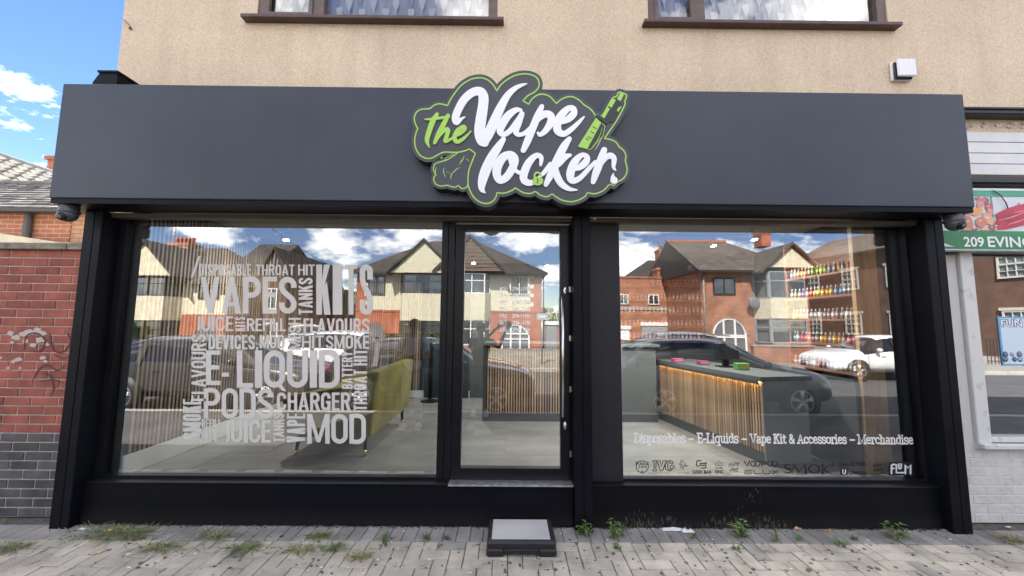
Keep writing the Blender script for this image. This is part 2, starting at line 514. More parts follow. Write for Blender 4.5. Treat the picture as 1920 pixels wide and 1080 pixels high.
def stroke2(mb, P, y0, y1, conv, closed):
    """flat-ended ribbon"""
    Q = [P[0]]
    for p in P[1:]:
        if math.hypot(p[0]-Q[-1][0], p[1]-Q[-1][1]) > 1e-4: Q.append(p)
    P = Q
    if closed and math.hypot(P[0][0]-P[-1][0], P[0][1]-P[-1][1]) < 1e-4: P = P[:-1]
    N = len(P); vs = []; fs = []
    for i, p in enumerate(P):
        a = P[(i-1) % N] if closed else P[max(0, i-1)]
        b = P[(i+1) % N] if closed else P[min(N-1, i+1)]
        dx, dy = b[0]-a[0], b[1]-a[1]; d = math.hypot(dx, dy) or 1; nx, ny = -dy/d, dx/d
        l = conv(p[0]+nx*p[2], p[1]+ny*p[2]); r = conv(p[0]-nx*p[2], p[1]-ny*p[2])
        vs += [(l[0], y0, l[1]), (r[0], y0, r[1])]
    for i in range(N if closed else N-1):
        o = 2*i; q = 2*((i+1) % N); fs.append((o, o+1, q+1, q))
    mb.add(vs, fs)
# ------------------------------------------------------------------ materials of the shop
M_BLACK = mat('black_powder_coat', (0.0045, 0.005, 0.0075), 0.45, var=0.25, scale=3, bump=0.03, bscale=300, spec=0.12)
M_FRAME = mat('charcoal_aluminium', (0.008, 0.0085, 0.0105), 0.35, var=0.2, scale=4, spec=0.22)
M_PANEL = mat('grey_side_panel', (0.019, 0.020, 0.024), 0.5, var=0.1, scale=2, spec=0.25)
M_FASCIA = mat('slate_grey_composite', (0.035, 0.042, 0.055), 0.42, var=0.13, scale=1.3, detail=8, spec=0.4, bump=0.02, bscale=3)
M_STEEL = mat('brushed_steel', (0.62, 0.61, 0.6), 0.28, 1.0)
M_ALU = mat('worn_aluminium', (0.6, 0.61, 0.63), 0.4, 0.9, var=0.25, scale=18)
M_WHITE = mat('white_plastic', (0.8, 0.8, 0.8), 0.35)
M_RUBBER = mat('black_rubber', (0.012, 0.012, 0.014), 0.6, bump=0.1, bscale=200)
M_GREENS = mat('lime_green_acrylic', (0.36, 0.62, 0.09), 0.4)
M_ACRYL = mat('white_acrylic', (0.86, 0.86, 0.88), 0.3, emit=(1, 1, 1), estr=0.0)
M_VINYL = mat('frosted_grey_vinyl', (0.62, 0.595, 0.545), 0.65, var=0.05, scale=3)
M_VINYL2 = mat('pale_vinyl', (0.80, 0.78, 0.73), 0.65)
M_INK = mat('black_vinyl', (0.012, 0.012, 0.013), 0.5)
GLASS = glass_mat('shop_glass', 4.8, 0.07)
CLEAR = clear_mat()

# render coat with pebbles and damp stains
def render_coat():
    m = bpy.data.materials.new('pebbledash_render'); m.use_nodes = True
    n = m.node_tree.nodes; l = m.node_tree.links; b = n['Principled BSDF']
    b.inputs['Roughness'].default_value = 0.9
    t = n.new('ShaderNodeTexCoord')
    n1 = n.new('ShaderNodeTexNoise'); n1.inputs['Scale'].default_value = 130; n1.inputs['Detail'].default_value = 4
    n2 = n.new('ShaderNodeTexNoise'); n2.inputs['Scale'].default_value = 0.9; n2.inputs['Detail'].default_value = 7
    n3 = n.new('ShaderNodeTexVoronoi'); n3.inputs['Scale'].default_value = 110
    for k in (n1, n2, n3): l.new(t.outputs['Object'], k.inputs['Vector'])
    r1 = n.new('ShaderNodeValToRGB')
    r1.color_ramp.elements[0].position = 0.33; r1.color_ramp.elements[0].color = (0.58, 0.465, 0.325, 1)
    r1.color_ramp.elements[1].position = 0.62; r1.color_ramp.elements[1].color = (0.80, 0.675, 0.50, 1)
    l.new(n1.outputs['Fac'], r1.inputs['Fac'])
    r2 = n.new('ShaderNodeValToRGB')
    r2.color_ramp.elements[0].position = 0.32; r2.color_ramp.elements[0].color = (0.88, 0.85, 0.82, 1)
    r2.color_ramp.elements[1].position = 0.66; r2.color_ramp.elements[1].color = (1.06, 1.04, 1.02, 1)
    l.new(n2.outputs['Fac'], r2.inputs['Fac'])
    mx_ = n.new('ShaderNodeMix'); mx_.data_type = 'RGBA'; mx_.blend_type = 'MULTIPLY'; mx_.inputs[0].default_value = 1
    l.new(r1.outputs[0], mx_.inputs[6]); l.new(r2.outputs[0], mx_.inputs[7]); l.new(mx_.outputs[2], b.inputs['Base Color'])
    bp = n.new('ShaderNodeBump'); bp.inputs['Strength'].default_value = 0.55; bp.inputs['Distance'].default_value = 0.012
    l.new(n3.outputs['Distance'], bp.inputs['Height']); l.new(bp.outputs[0], b.inputs['Normal'])
    mp2 = n.new('ShaderNodeMapping'); mp2.inputs['Scale'].default_value = (5, 1, 0.45); l.new(t.outputs['Object'], mp2.inputs[0])
    n4 = n.new('ShaderNodeTexNoise'); n4.inputs['Scale'].default_value = 1.3; n4.inputs['Detail'].default_value = 6; l.new(mp2.outputs[0], n4.inputs['Vector'])
    r4 = n.new('ShaderNodeValToRGB'); r4.color_ramp.elements[0].position = 0.34; r4.color_ramp.elements[0].color = (0.93, 0.92, 0.91, 1); r4.color_ramp.elements[1].position = 0.55; r4.color_ramp.elements[1].color = (1, 1, 1, 1)
    l.new(n4.outputs['Fac'], r4.inputs['Fac'])
    m4 = n.new('ShaderNodeMix'); m4.data_type = 'RGBA'; m4.blend_type = 'MULTIPLY'; m4.inputs[0].default_value = 1
    l.new(mx_.outputs[2], m4.inputs[6]); l.new(r4.outputs[0], m4.inputs[7]); l.new(m4.outputs[2], b.inputs['Base Color'])
    MATS['render'] = m
    return m
M_RENDER = render_coat()

# ------------------------------------------------------------------ ground
M_JOINT = mat('joint_sand', (0.10, 0.095, 0.08), 0.95, var=0.4, scale=30)
M_PAVER = mat('beige_grey_block', (0.42, 0.38, 0.315), 0.92, var=0.26, scale=3.2, detail=10, world=True, bump=0.45, bscale=120, rand=0.11)
M_PAVER2 = mat('charcoal_block', (0.27, 0.255, 0.235), 0.92, var=0.25, scale=3.2, detail=10, world=True, bump=0.45, bscale=120, rand=0.12)
M_SLAB = mat('concrete_flag', (0.36, 0.34, 0.30), 0.9, var=0.15, scale=7, bump=0.3, bscale=90, rand=0.08)
M_ASPH = mat('asphalt', (0.05, 0.05, 0.052), 0.9, var=0.25, scale=1.2, bump=0.4, bscale=80)
M_KERB = mat('kerb_stone', (0.30, 0.29, 0.27), 0.85, var=0.2, scale=5, bump=0.3)
M_PAVEFAR = brick_mat('distant_block_paving', (0.20, 0.187, 0.16), (0.17, 0.158, 0.138), (0.10, 0.095, 0.08), 0.2, 0.1, 0.006)
# flat paving needs its pattern on x/y
nt_ = M_PAVEFAR.node_tree
for nd in nt_.nodes:
    if nd.type == 'COMBXYZ':
        sp_ = [q for q in nt_.nodes if q.type == 'SEPXYZ'][0]
        nt_.links.new(sp_.outputs[0], nd.inputs[0]); nt_.links.new(sp_.outputs[1], nd.inputs[1])

def struct(name, mb, m, **k): return tag(mb.build(name, m), kind='structure', **k)
struct('ground', MB().box(-90, 90, -110, 110, -0.6, -0.32), mat('bare_earth', (0.12, 0.11, 0.08), 0.95, var=0.3, scale=0.4))
pav = struct('pavement', MB().box(-40, 40, -3.72, -1.05, -0.3, -0.004).box(-40, 40, -1.0499, 0.4, -0.3, -0.012), [mat('darkened_footway', (0.075, 0.073, 0.07), 0.9, var=0.3, scale=2, detail=9, bump=0.3, bscale=80)])  # footway darkened so its reflection in the glass stays faint
pav.data.materials.append(M_JOINT)
for p in pav.data.polygons:
    if p.center.y > -1.0: p.material_index = 1
struct('kerb', MB().box(-40, 40, -3.86, -3.725, -0.3, 0.004, ch=0.012), M_KERB)
struct('road', MB().box(-60, 60, -10.6, -3.862, -0.3, -0.12), M_ASPH)
struct('kerb', MB().box(-60, 60, -10.75, -10.602, -0.3, 0.0, ch=0.012), M_KERB)
struct('far_pavement', MB().box(-60, 60, -13.0, -10.752, -0.3, -0.01), M_PAVEFAR)
struct('front_gardens', MB().box(-60, 60, -45, -13.002, -0.3, 0.0), mat('concrete_forecourt', (0.2, 0.19, 0.17), 0.9, var=0.3, scale=0.8))
struct('side_yard', MB().box(-40, -3.9, 0.401, 14, -0.3, 0.0), M_SLAB)



def shared_box(name, sx, sy, sz, m, ch, jit=0.0):
    mb = MB().box(-sx/2, sx/2, -sy/2, sy/2, -sz/2, sz/2, ch=ch)
    return mb.mesh(name, m)
# soldier course of charcoal blocks against the stall riser, then herringbone
me_s = shared_box('edging_block', 0.0985, 0.198, 0.06, M_PAVER2, 0.004)
x = -4.75
while x < 5.1:
    o = link('edging_block', me_s, pav, loc=(x, -0.21, -0.03+rnd.uniform(-0.002, 0.002)), rot=(rnd.uniform(-.008, .008), rnd.uniform(-.01, .01), rnd.uniform(-.012, .012)))
    x += 0.1025
me_p = shared_box('paving_block', 0.1985, 0.0975, 0.06, M_PAVER, 0.004)
me_p2 = shared_box('paving_block', 0.1985, 0.0975, 0.06, M_PAVER2, 0.004)
cells = []
u_ = 0.1025
for i in range(-60, 62):
    for j in range(-11, 0):
        c = (i-j) % 4
        if c == 0: cells.append(((i+1)*u_, -0.315+(j+0.5)*u_, 0))
        elif c == 2: cells.append(((i+0.5)*u_, -0.315+(j)*u_, 90))
def vis(c):
    return 2.95*((c[1]+3.3)/2.3)+0.0
near = []; rest = []
for c in cells:
    if c[1] < -1.0 or c[1] > -0.33 or abs(c[0]) > 6: 
        if c[1] < -1.0: continue
    dep = (c[1]+3.3)
    lim = 960/707*(dep*math.cos(PITCH)-1.63*math.sin(PITCH))+0.15
    if c[0] < -3.95 and c[1] > -0.62: continue                  # flags lie here
    (near if abs(c[0]) < lim else rest).append(c)
halves = []
for i in range(-60, 62):
    if i % 4 == 2: halves.append(((i+0.5)*u_, -0.315-0.5*u_))
near.sort(key=lambda c: -c[1])
for c in near[300:]: rest.append(c)
for c in near[:300]:
    o = link('paving_block', me_p if rnd.random() > 0.015 else me_p2, pav, loc=(c[0], c[1], -0.03+rnd.uniform(-0.0025, 0.0025)),
             rot=(rnd.uniform(-.01, .01), rnd.uniform(-.01, .01), R(c[2])+rnd.uniform(-.012, .012)))
me_h = shared_box('half_block', 0.0985, 0.0975, 0.06, M_PAVER, 0.004)
for (hx_, hy_) in halves:
    if -3.9 < hx_ < 5.0: link('half_block', me_h, pav, loc=(hx_, hy_, -0.03+rnd.uniform(-0.002, 0.002)))
mb = MB()
for c in rest:
    a, b = (0.099, 0.0485) if c[2] == 0 else (0.0485, 0.099)
    mb.box(c[0]-a, c[0]+a, c[1]-b, c[1]+b, -0.06, rnd.uniform(-0.002, 0.002), ch=0.003)
if mb.v: tag(mb.build('outer_paving_blocks', M_PAVER, pav), kind='stuff')
for (x0, x1, y0, y1) in ((-5.2, -4.56, -0.62, -0.08), (-4.555, -3.97, -0.62, -0.32)):
    B('concrete_flag', M_SLAB, pav, x0, x1, y0, y1, -0.05, 0.002, ch=0.004)
cov = empty('stopcock_cover', (-4.28, -0.47, 0.0), 'small dark square metal stopcock cover let into the pale flagstones', 'access cover')
B('cover_plate', mat('dark_iron', (0.03, 0.035, 0.045), 0.45, 0.6, var=0.3, scale=25, bump=0.4, bscale=60), cov, -4.35, -4.17, -0.50, -0.38, 0.0015, 0.006, ch=0.002)
B('cover_frame', mat('iron_rim', (0.08, 0.08, 0.085), 0.5, 0.6), cov, -4.36, -4.16, -0.51, -0.37, -0.01, 0.004)

# ------------------------------------------------------------------ the shop building
bld = empty('shop_building', (0, 0, 0), 'beige pebbledash rendered building over the black shopfront with two brown windows', 'building')
WY = -0.05                                                       # face of the upper wall
EAVES = 7.3
wins = [(-2.36, -0.14), (1.26, 3.50)]
WZ0, WZ1 = 4.40, 5.6
mb = MB()
xs = [-3.59, wins[0][0], wins[0][1], wins[1][0], wins[1][1], 12.0]
mb.box(xs[0], xs[5], WY, 0.2, 2.60, WZ0)
for i in (0, 2, 4): mb.box(xs[i], xs[i+1], WY, 0.2, WZ0+0.0001, WZ1)
mb.box(xs[0], xs[5], WY, 0.2, WZ1+0.0001, EAVES)
mb.box(-3.59, -3.40, 0.2001, 8.0, 0.0, EAVES)                    # gable side
mb.box(11.8, 12.0, 0.2001, 8.0, 0.0, EAVES)
mb.box(-3.3999, 11.7999, 7.8, 8.0, 0.0, EAVES)
mb.build('rendered_wall', M_RENDER, bld)
B('upper_floor', mat('floor_boards', (0.2, 0.15, 0.1), 0.8), bld, -3.399, 11.799, 0.201, 7.799, 2.95, 3.1)
mb = MB()
mb.prism([(-3.75, -0.35, EAVES+0.001), (-3.75, 8.3, EAVES+0.001), (-3.75, 4.0, EAVES+2.0)], (15.9, 0, 0))
mb.build('slate_roof', mat('slate', (0.10, 0.10, 0.11), 0.7, var=0.3, scale=4, bump=0.3), bld)
M_BROWN = mat('brown_window_frame', (0.115, 0.075, 0.06), 0.5, var=0.25, scale=12)
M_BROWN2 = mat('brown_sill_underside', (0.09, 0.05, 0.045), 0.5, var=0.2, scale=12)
M_NET = mat('net_curtain', (0.50, 0.55, 0.60), 0.9, var=0.22, scale=3.0, stretch=(3.5, 1, 0.4))
M_NETL = mat('curtain_leaf_thread', (0.85, 0.88, 0.88), 0.9)
GL_UP = glass_mat('upstairs_glass', 2.6, 0.03)
def leafshape(mb, x, z, h, y, side=1):
    conv = lambda a, b: (x+a, z+b)
    for k in range(9):
        t = k/8
        L = h*0.30*math.sin(PI*min(1, 0.18+0.85*(1-t)))
        zz_ = t*h*0.85
        for sd in (-1, 1):
            stroke(mb, [(0, zz_, 0.006), (sd*L*0.55, zz_+L*0.75, 0.010), (sd*L*0.8, zz_+L*1.25, 0.003)], y, y+0.001, conv, n=2)
    stroke(mb, [(0, -h*0.25, 0.004), (0, h, 0.004)], y, y+0.001, conv, n=2)
for wi, (a, b) in enumerate(wins):
    y0 = 0.02
    fr = MB()
    fr.box(a, a+0.065, y0-0.06, y0+0.02, WZ0, WZ1).box(b-0.085, b, y0-0.06, y0+0.02, WZ0, WZ1)
    fr.box(a+0.0651, b-0.0851, y0-0.05, y0+0.02, WZ0, WZ0+0.05).box(a+0.0651, b-0.0851, y0-0.05, y0+0.02, WZ1-0.06, WZ1)
    mxx = a+0.50 if wi == 0 else a+0.44
    fr.box(mxx, mxx+0.10, y0-0.055, y0+0.02, WZ0+0.0501, WZ1-0.0601)
    w_ = fr.build('window_frame', M_BROWN, bld)
    w_['label'] = 'brown upstairs window frame with %s' % ('its narrow opening light over the long word cloud window' if wi == 0 else 'its narrow opening light above the pale alarm box side')
    cs = MB().box(a+0.0655, a+0.10, y0-0.065, y0-0.03, WZ0+0.051, WZ1-0.061).box(mxx-0.035, mxx-0.0005, y0-0.065, y0-0.03, WZ0+0.051, WZ1-0.061)
    cs.box(a+0.1001, mxx-0.0351, y0-0.065, y0-0.03, WZ0+0.051, WZ0+0.085).box(a+0.1001, mxx-0.0351, y0-0.065, y0-0.03, WZ1-0.095, WZ1-0.061)
    cs.build('opening_casement', M_BROWN, w_)
    MB().add([(a+.03, y0-.02, WZ0+.03), (b-.05, y0-.02, WZ0+.03), (b-.05, y0-.02, WZ1-.03), (a+.03, y0-.02, WZ1-.03)], [(0, 1, 2, 3)]).build('window_pane', GL_UP, w_, fix=False)
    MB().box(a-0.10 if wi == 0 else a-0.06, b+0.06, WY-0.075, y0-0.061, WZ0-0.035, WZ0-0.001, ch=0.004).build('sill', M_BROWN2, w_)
    cu = MB()
    nn = 120
    vs = []; fs = []
    for k in range(nn+1):
        xx = a+0.04+(b-a-0.1)*k/nn; yy = 0.11+0.012*math.sin(xx*38+1.5*math.sin(xx*5))
        vs += [(xx, yy, WZ0), (xx, yy, WZ1)]
    for k in range(nn): fs.append((2*k, 2*k+2, 2*k+3, 2*k+1))
    cu.add(vs, fs, 0, True); cu.build('net_curtain', M_NET, w_)
    lf = MB(); k = 0
    xx = a+0.1
    while xx < b-0.1:
        for r_ in range(4):
            leafshape(lf, xx+rnd.uniform(-.02, .02), WZ0+0.02+r_*0.20+(0.10 if k % 2 else 0)+rnd.uniform(-.01, .01), 0.125, 0.088)
        xx += 0.115; k += 1
    lf.build('curtain_leaf_pattern', M_NETL, w_)
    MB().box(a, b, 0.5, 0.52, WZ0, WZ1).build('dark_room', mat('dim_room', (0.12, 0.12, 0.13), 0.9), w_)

# wire hook and small fixings on the wall
hk = MB()
p0 = at(243, 44, WY); p1 = at(238, 38, WY-0.02)
hk.tube([at(231, 36, WY-0.01), at(240, 44, WY-0.03), at(245, 50, WY-0.02), at(246, 54, WY-0.01)], 0.004, 6)
hk.ball(at(244, 53, WY-0.01), 0.012, 8)
tag(hk.build('wire_hook', mat('rusty_wire', (0.12, 0.1, 0.1), 0.6)), 'thin bent wire hook fixed high up on the beige render', 'hook')

# black casing behind the fascia end
a = at(174, 150, -0.3); b = at(216, 137, -0.3)
bx = MB().prism([(a.x, -0.30, a.z-0.25), (b.x+0.02, -0.30, a.z-0.25), (b.x+0.02, -0.30, b.z), (a.x+0.05, -0.30, b.z), (a.x, -0.30, a.z-0.02)], (0, 0.24, 0))
bx.box(a.x+0.04, b.x+0.03, -0.31, -0.05, b.z+0.001, b.z+0.018)
tag(bx.build('cable_casing', M_BLACK), 'black plastic casing poking up behind the fascia at the building corner', 'casing')

# ------------------------------------------------------------------ shopfront
sf = empty('shopfront', (0, 0, 0), 'black shopfront with wide slate grey fascia, two large windows and a glazed door', 'shopfront')
FX0, FX1, FY = -3.65, 3.715, -0.38
GZ0, GZ1 = 0.345, 2.535
MB().box(FX0, FX1, FY, WY-0.001, 2.585, 3.54, ch=0.006).build('fascia_board', M_FASCIA, sf)
MB().box(FX0+0.004, FX1-0.004, FY+0.012, -0.13, 2.545, 2.584).build('fascia_soffit', M_BLACK, sf)
def pillar(x0, x1, lab, mid=None, ztop=2.544):
    mid = mid or (x0+x1)/2
    o = MB().box(x0, mid-0.002, -0.18, 0.05, 0.0, ztop, ch=0.004).box(mid+0.002, x1, -0.18, 0.05, 0.0, ztop, ch=0.004) \
        .box(mid-0.003, mid+0.003, -0.172, 0.04, 0.0, ztop).build('pillar', M_BLACK, sf)
    o['label'] = lab
pillar(-3.58, -3.43, 'black end pillar beside the red brick yard wall', -3.495)
pillar(0.53, 0.672, 'slim black middle pillar between door and lettered window')
pillar(3.52, 3.675, 'black end pillar beside the white painted pier', 3.60)
LEFT_RISER = MB().box(-3.429, 0.529, -0.10, 0.02, 0.0, 0.318, ch=0.003).build('stall_riser', M_BLACK, sf)
# peeling paint low on the right hand riser
def riser_mat():
    m = bpy.data.materials.new('scuffed_black_paint'); m.use_nodes = True
    n = m.node_tree.nodes; l = m.node_tree.links; b = n['Principled BSDF']; b.inputs['Roughness'].default_value = 0.45; b.inputs['Specular IOR Level'].default_value = 0.12
    t = n.new('ShaderNodeTexCoord'); s = n.new('ShaderNodeSeparateXYZ'); l.new(t.outputs['Object'], s.inputs[0])
    mp = n.new('ShaderNodeMapping'); mp.inputs['Scale'].default_value = (70, 1, 22); l.new(t.outputs['Object'], mp.inputs[0])
    z1 = n.new('ShaderNodeTexNoise'); z1.inputs['Scale'].default_value = 1; z1.inputs['Detail'].default_value = 5; l.new(mp.outputs[0], z1.inputs['Vector'])
    z2 = n.new('ShaderNodeTexNoise'); z2.inputs['Scale'].default_value = 1.6; z2.inputs['Detail'].default_value = 2; l.new(t.outputs['Object'], z2.inputs['Vector'])
    # wear is where: low, and between x = 0.9 and x = 2.6
    def mr(src, a, b_, c, d):
        q = n.new('ShaderNodeMapRange'); q.inputs[1].default_value = a; q.inputs[2].default_value = b_; q.inputs[3].default_value = c; q.inputs[4].default_value = d
        l.new(src, q.inputs[0]); return q.outputs[0]
    def ma(op, p, q_):
        k = n.new('ShaderNodeMath'); k.operation = op; k.use_clamp = False
        for i, v in enumerate((p, q_)):
            if isinstance(v, float): k.inputs[i].default_value = v
            else: l.new(v, k.inputs[i])
        return k.outputs[0]
    lo = mr(s.outputs[2], 0.0, 0.16, 0.20, -0.05)
    xr = ma('MINIMUM', mr(s.outputs[0], 0.7, 1.3, -0.2, 0.0), mr(s.outputs[0], 2.1, 2.5, 0.0, -0.3))
    f = ma('ADD', ma('ADD', ma('ADD', z1.outputs['Fac'], lo), xr), ma('MULTIPLY', ma('SUBTRACT', z2.outputs['Fac'], 0.5), 0.5))
    r = n.new('ShaderNodeValToRGB'); r.color_ramp.elements[0].position = 0.66; r.color_ramp.elements[1].position = 0.74
    l.new(f, r.inputs['Fac'])
    c = n.new('ShaderNodeMix'); c.data_type = 'RGBA'; c.inputs[6].default_value = (0.0045, 0.005, 0.0075, 1); c.inputs[7].default_value = (0.085, 0.07, 0.055, 1)
    l.new(r.outputs[0], c.inputs[0]); l.new(c.outputs[2], b.inputs['Base Color'])
    dz = mr(s.outputs[2], 0.0, 0.14, 0.55, 0.0)
    df = ma('MULTIPLY', dz, z1.outputs['Fac'])
    c2_ = n.new('ShaderNodeMix'); c2_.data_type = 'RGBA'; c2_.inputs[7].default_value = (0.05, 0.045, 0.038, 1)
    l.new(df, c2_.inputs[0]); l.new(c.outputs[2], c2_.inputs[6]); l.new(c2_.outputs[2], b.inputs['Base Color'])
    return m
M_RISER = riser_mat()
o = MB().box(0.673, 3.519, -0.10, 0.02, 0.0, 0.318, ch=0.003).build('stall_riser', M_RISER, sf)
o['label'] = 'black stall riser with scuffed flaking paint near the pavement'
LEFT_RISER.data.materials[0] = M_RISER
for (a, b) in ((-3.42, 0.525), (0.677, 3.515)):
    MB().box(a, b, -0.112, 0.02, 0.3185, 0.328, ch=0.002).build('riser_cap', M_FRAME, sf)
# frames
fr = MB()
fr.box(-3.43, -3.375, -0.03, 0.03, 0.3285, 2.544)
fr.box(-0.60, -0.545, -0.045, 0.04, 0.3285, 2.544, ch=0.003).box(-0.541, -0.487, -0.045, 0.04, 0.3285, 2.544, ch=0.003)
fr.box(-3.3749, -0.601, -0.03, 0.03, 0.3285, GZ0+0.003).box(-3.3749, -0.601, -0.03, 0.03, GZ1, 2.544)
fr.build('window_frame', M_FRAME, sf)['label'] = 'charcoal frame round the word cloud window'
fr = MB()
fr.box(0.9555, 3.53, -0.03, 0.03, 0.3285, GZ0+0.003).box(0.9555, 3.53, -0.03, 0.03, GZ1, 2.544).box(3.505, 3.53, -0.03, 0.03, GZ0+0.0031, GZ1-0.0001)
fr.build('window_frame', M_FRAME, sf)['label'] = 'charcoal frame round the window with the logo strip'
MB().box(0.673, 0.955, -0.045, 0.03, 0.3285, 2.544, ch=0.003).build('infill_panel', M_PANEL, sf)
M_GUIDE = mat('dusty_grey_guide', (0.05, 0.047, 0.043), 0.5, var=0.3, scale=6)
# shutter guide bar under the fascia
MB().box(-3.42, 0.529, -0.125, -0.05, 2.502, 2.540, ch=0.003).build('shutter_guide', M_GUIDE, sf)
MB().box(0.674, 3.515, -0.125, -0.05, 2.502, 2.540, ch=0.003).build('shutter_guide', M_GUIDE, sf)

def pane(x0, x1, z0, z1, parent, name='window_pane', y=0.0):
    mb = MB()
    vs = [(x0, y, z0), (x1, y, z0), (x1, y, z1), (x0, y, z1), (x0, y+.006, z0), (x1, y+.006, z0), (x1, y+.006, z1), (x0, y+.006, z1)]
    mb.add(vs, [(0, 1, 2, 3)], 0)
    mb.add(vs, [(5, 4, 7, 6), (0, 4, 5, 1), (1, 5, 6, 2), (2, 6, 7, 3), (3, 7, 4, 0)], 1)
    return mb.build(name, [GLASS, CLEAR], parent, fix=False)
pL = pane(-3.375, -0.60, GZ0, GZ1, sf); pL['label'] = 'large pane covered with the grey word cloud'
pR = pane(0.955, 3.505, GZ0, GZ1, sf); pR['label'] = 'large pane with slab lettering and a row of black logos'

# ---- door
dr = MB()
DX0, DX1, DZ0, DZ1 = -0.483, 0.527, 0.332, 2.495
gx0, gx1, gz0, gz1 = -0.402, 0.436, 0.425, 2.44
dr.box(DX0, gx0, -0.035, 0.03, DZ0, DZ1, ch=0.003).box(gx1, DX1-0.012, -0.035, 0.03, DZ0, DZ1, ch=0.003)
dr.box(gx0+0.0001, gx1-0.0001, -0.034, 0.029, DZ0, gz0).box(gx0+0.0001, gx1-0.0001, -0.034, 0.029, gz1, DZ1)
door = dr.build('door', M_FRAME, sf)
pane(gx0, gx1, gz0, gz1, door, 'door_glass')
hx = at(1056, 660, -0.10).x
hz0, hz1 = at(1056, 782, -0.10).z, at(1056, 557, -0.10).z
h = MB().tube([(hx, -0.10, hz0), (hx, -0.10, hz1)], 0.013, 12)
for z in (hz0+0.12, hz1-0.12): h.tube([(hx, -0.10, z), (hx+0.01, -0.034, z)], 0.007, 8)
h.build('pull_handle', M_STEEL, door)
for py, lab in ((545, 'upper'), (798, 'lower')):
    c = at(1060, py, -0.04)
    k = MB().lathe([(0.0, 0.0), (0.013, 0.0), (0.017, 0.004), (0.017, 0.012)], (0, 0, 0), ax='y', seg=16)
    k.v = [(v[0]+c.x, c.y-0.008+v[1], c.z+v[2]*2.0) for v in k.v]
    k.box(c.x-0.003, c.x+0.003, c.y-0.012, c.y-0.0085, c.z-0.008, c.z+0.008, mi=1)
    k.build('lock_cylinder', [M_STEEL, M_INK], door)
MB().box(-0.485, 0.526, -0.125, 0.02, 0.3285, 0.331).box(-0.485, 0.526, -0.128, -0.1255, 0.318, 0.331).build('threshold', M_ALU, sf)
# black strip standing for the jamb gap's shadow and hinges at the lock side
MB().box(0.5155, 0.5295, -0.03, 0.04, 0.332, 2.50).build('jamb_shadow_line', M_BLACK, sf)
for z in (0.52, 1.05, 1.48, 1.9): MB().box(0.512, 0.528, -0.044, -0.0355, z, z+0.05, ch=0.002).build('keep_plate', M_STEEL, door)

# ---- opening hours on the door
for (py, d) in zip((541.5, 554, 567, 579.5, 592, 605, 618), ('MON:', 'TUE:', 'WED:', 'THU:', 'FRI:', 'SAT:', 'SUN:')):
    text_on('opening_hours', d, (937, py-4, 951, py+4), -0.002, M_VINYL2, door, off=0.015)
    text_on('opening_hours', '2PM-11PM', (960, py-4, 993, py+4), -0.002, M_VINYL2, door, off=0.015)

# ---- word cloud on the left window (pixel boxes on the glass)
W = [('DISPOSABLE', (373, 495, 471, 517), 0, .02), ('THROAT', (480, 496, 552, 516), 0, .02), ('HIT', (559, 496, 590, 516), 0, .02),
     ('VAPES', (376, 519, 556, 588), 0, .035), ('KITS', (593, 496, 699, 590), 0, .035), ('TANKS', (560, 521, 586, 590), 1, .025),
     ('JUICE', (364, 593, 437, 621), 0, .03), ('KITS', (441, 594, 460, 621), 1, .02), ('REFILL', (463, 597, 536, 621), 0, .025),
     ('MESH', (541, 596, 564, 656), 1, .025), ('FLAVOURS', (569, 597, 693, 624), 0, .025), ('DEVICES,', (391, 628, 484, 655), 0, .022),
     ('MOD', (487, 628, 533, 653), 0, .025), ('HIT', (566, 629, 607, 654), 0, .025), ('SMOKE', (611, 629, 692, 654), 0, .025),
     ('E', (386, 657, 413, 722), 0, .035), ('-', (416, 697, 429, 706), 0, .02), ('LIQUID', (444, 657, 637, 727), 0, .035),
     ('BATTERY', (641, 659, 661, 729), 1, .022), ('THROAT HIT', (663, 655, 688, 770), 1, .022), ('PODS', (382, 728, 513, 785), 0, .035),
     ('CHARGER', (519, 736, 657, 770), 0, .025), ('REFILL', (378, 786, 415, 802), 0, .02), ('HIT', (375, 805, 411, 829), 0, .025),
     ('JUICE', (416, 788, 508, 830), 0, .03), ('TANKS', (513, 775, 533, 829), 1, .022), ('VAPE', (538, 775, 572, 830), 1, .03),
     ('MOD', (576, 776, 686, 832), 0, .035), ('FLAVOURS', (359, 627, 386, 752), 1, .025), ('SMOKE', (343, 748, 377, 824), 1, .025)]
for wi_, (t, bb, rot, off) in enumerate(W):
    vinyl_word(t, bb, pL, M_VINYL, -0.002-0.0004*(wi_ % 2), rot)
sl_ = MB(); a0, a1 = at(360, 520, -0.002), at(374, 480, -0.002)
sl_.prism([(a0.x-0.01, -0.002, a0.z), (a0.x+0.012, -0.002, a0.z), (a1.x+0.01, -0.002, a1.z), (a1.x-0.012, -0.002, a1.z)], (0, .001, 0))
sl_.build('vinyl_slash', M_VINYL, pL)

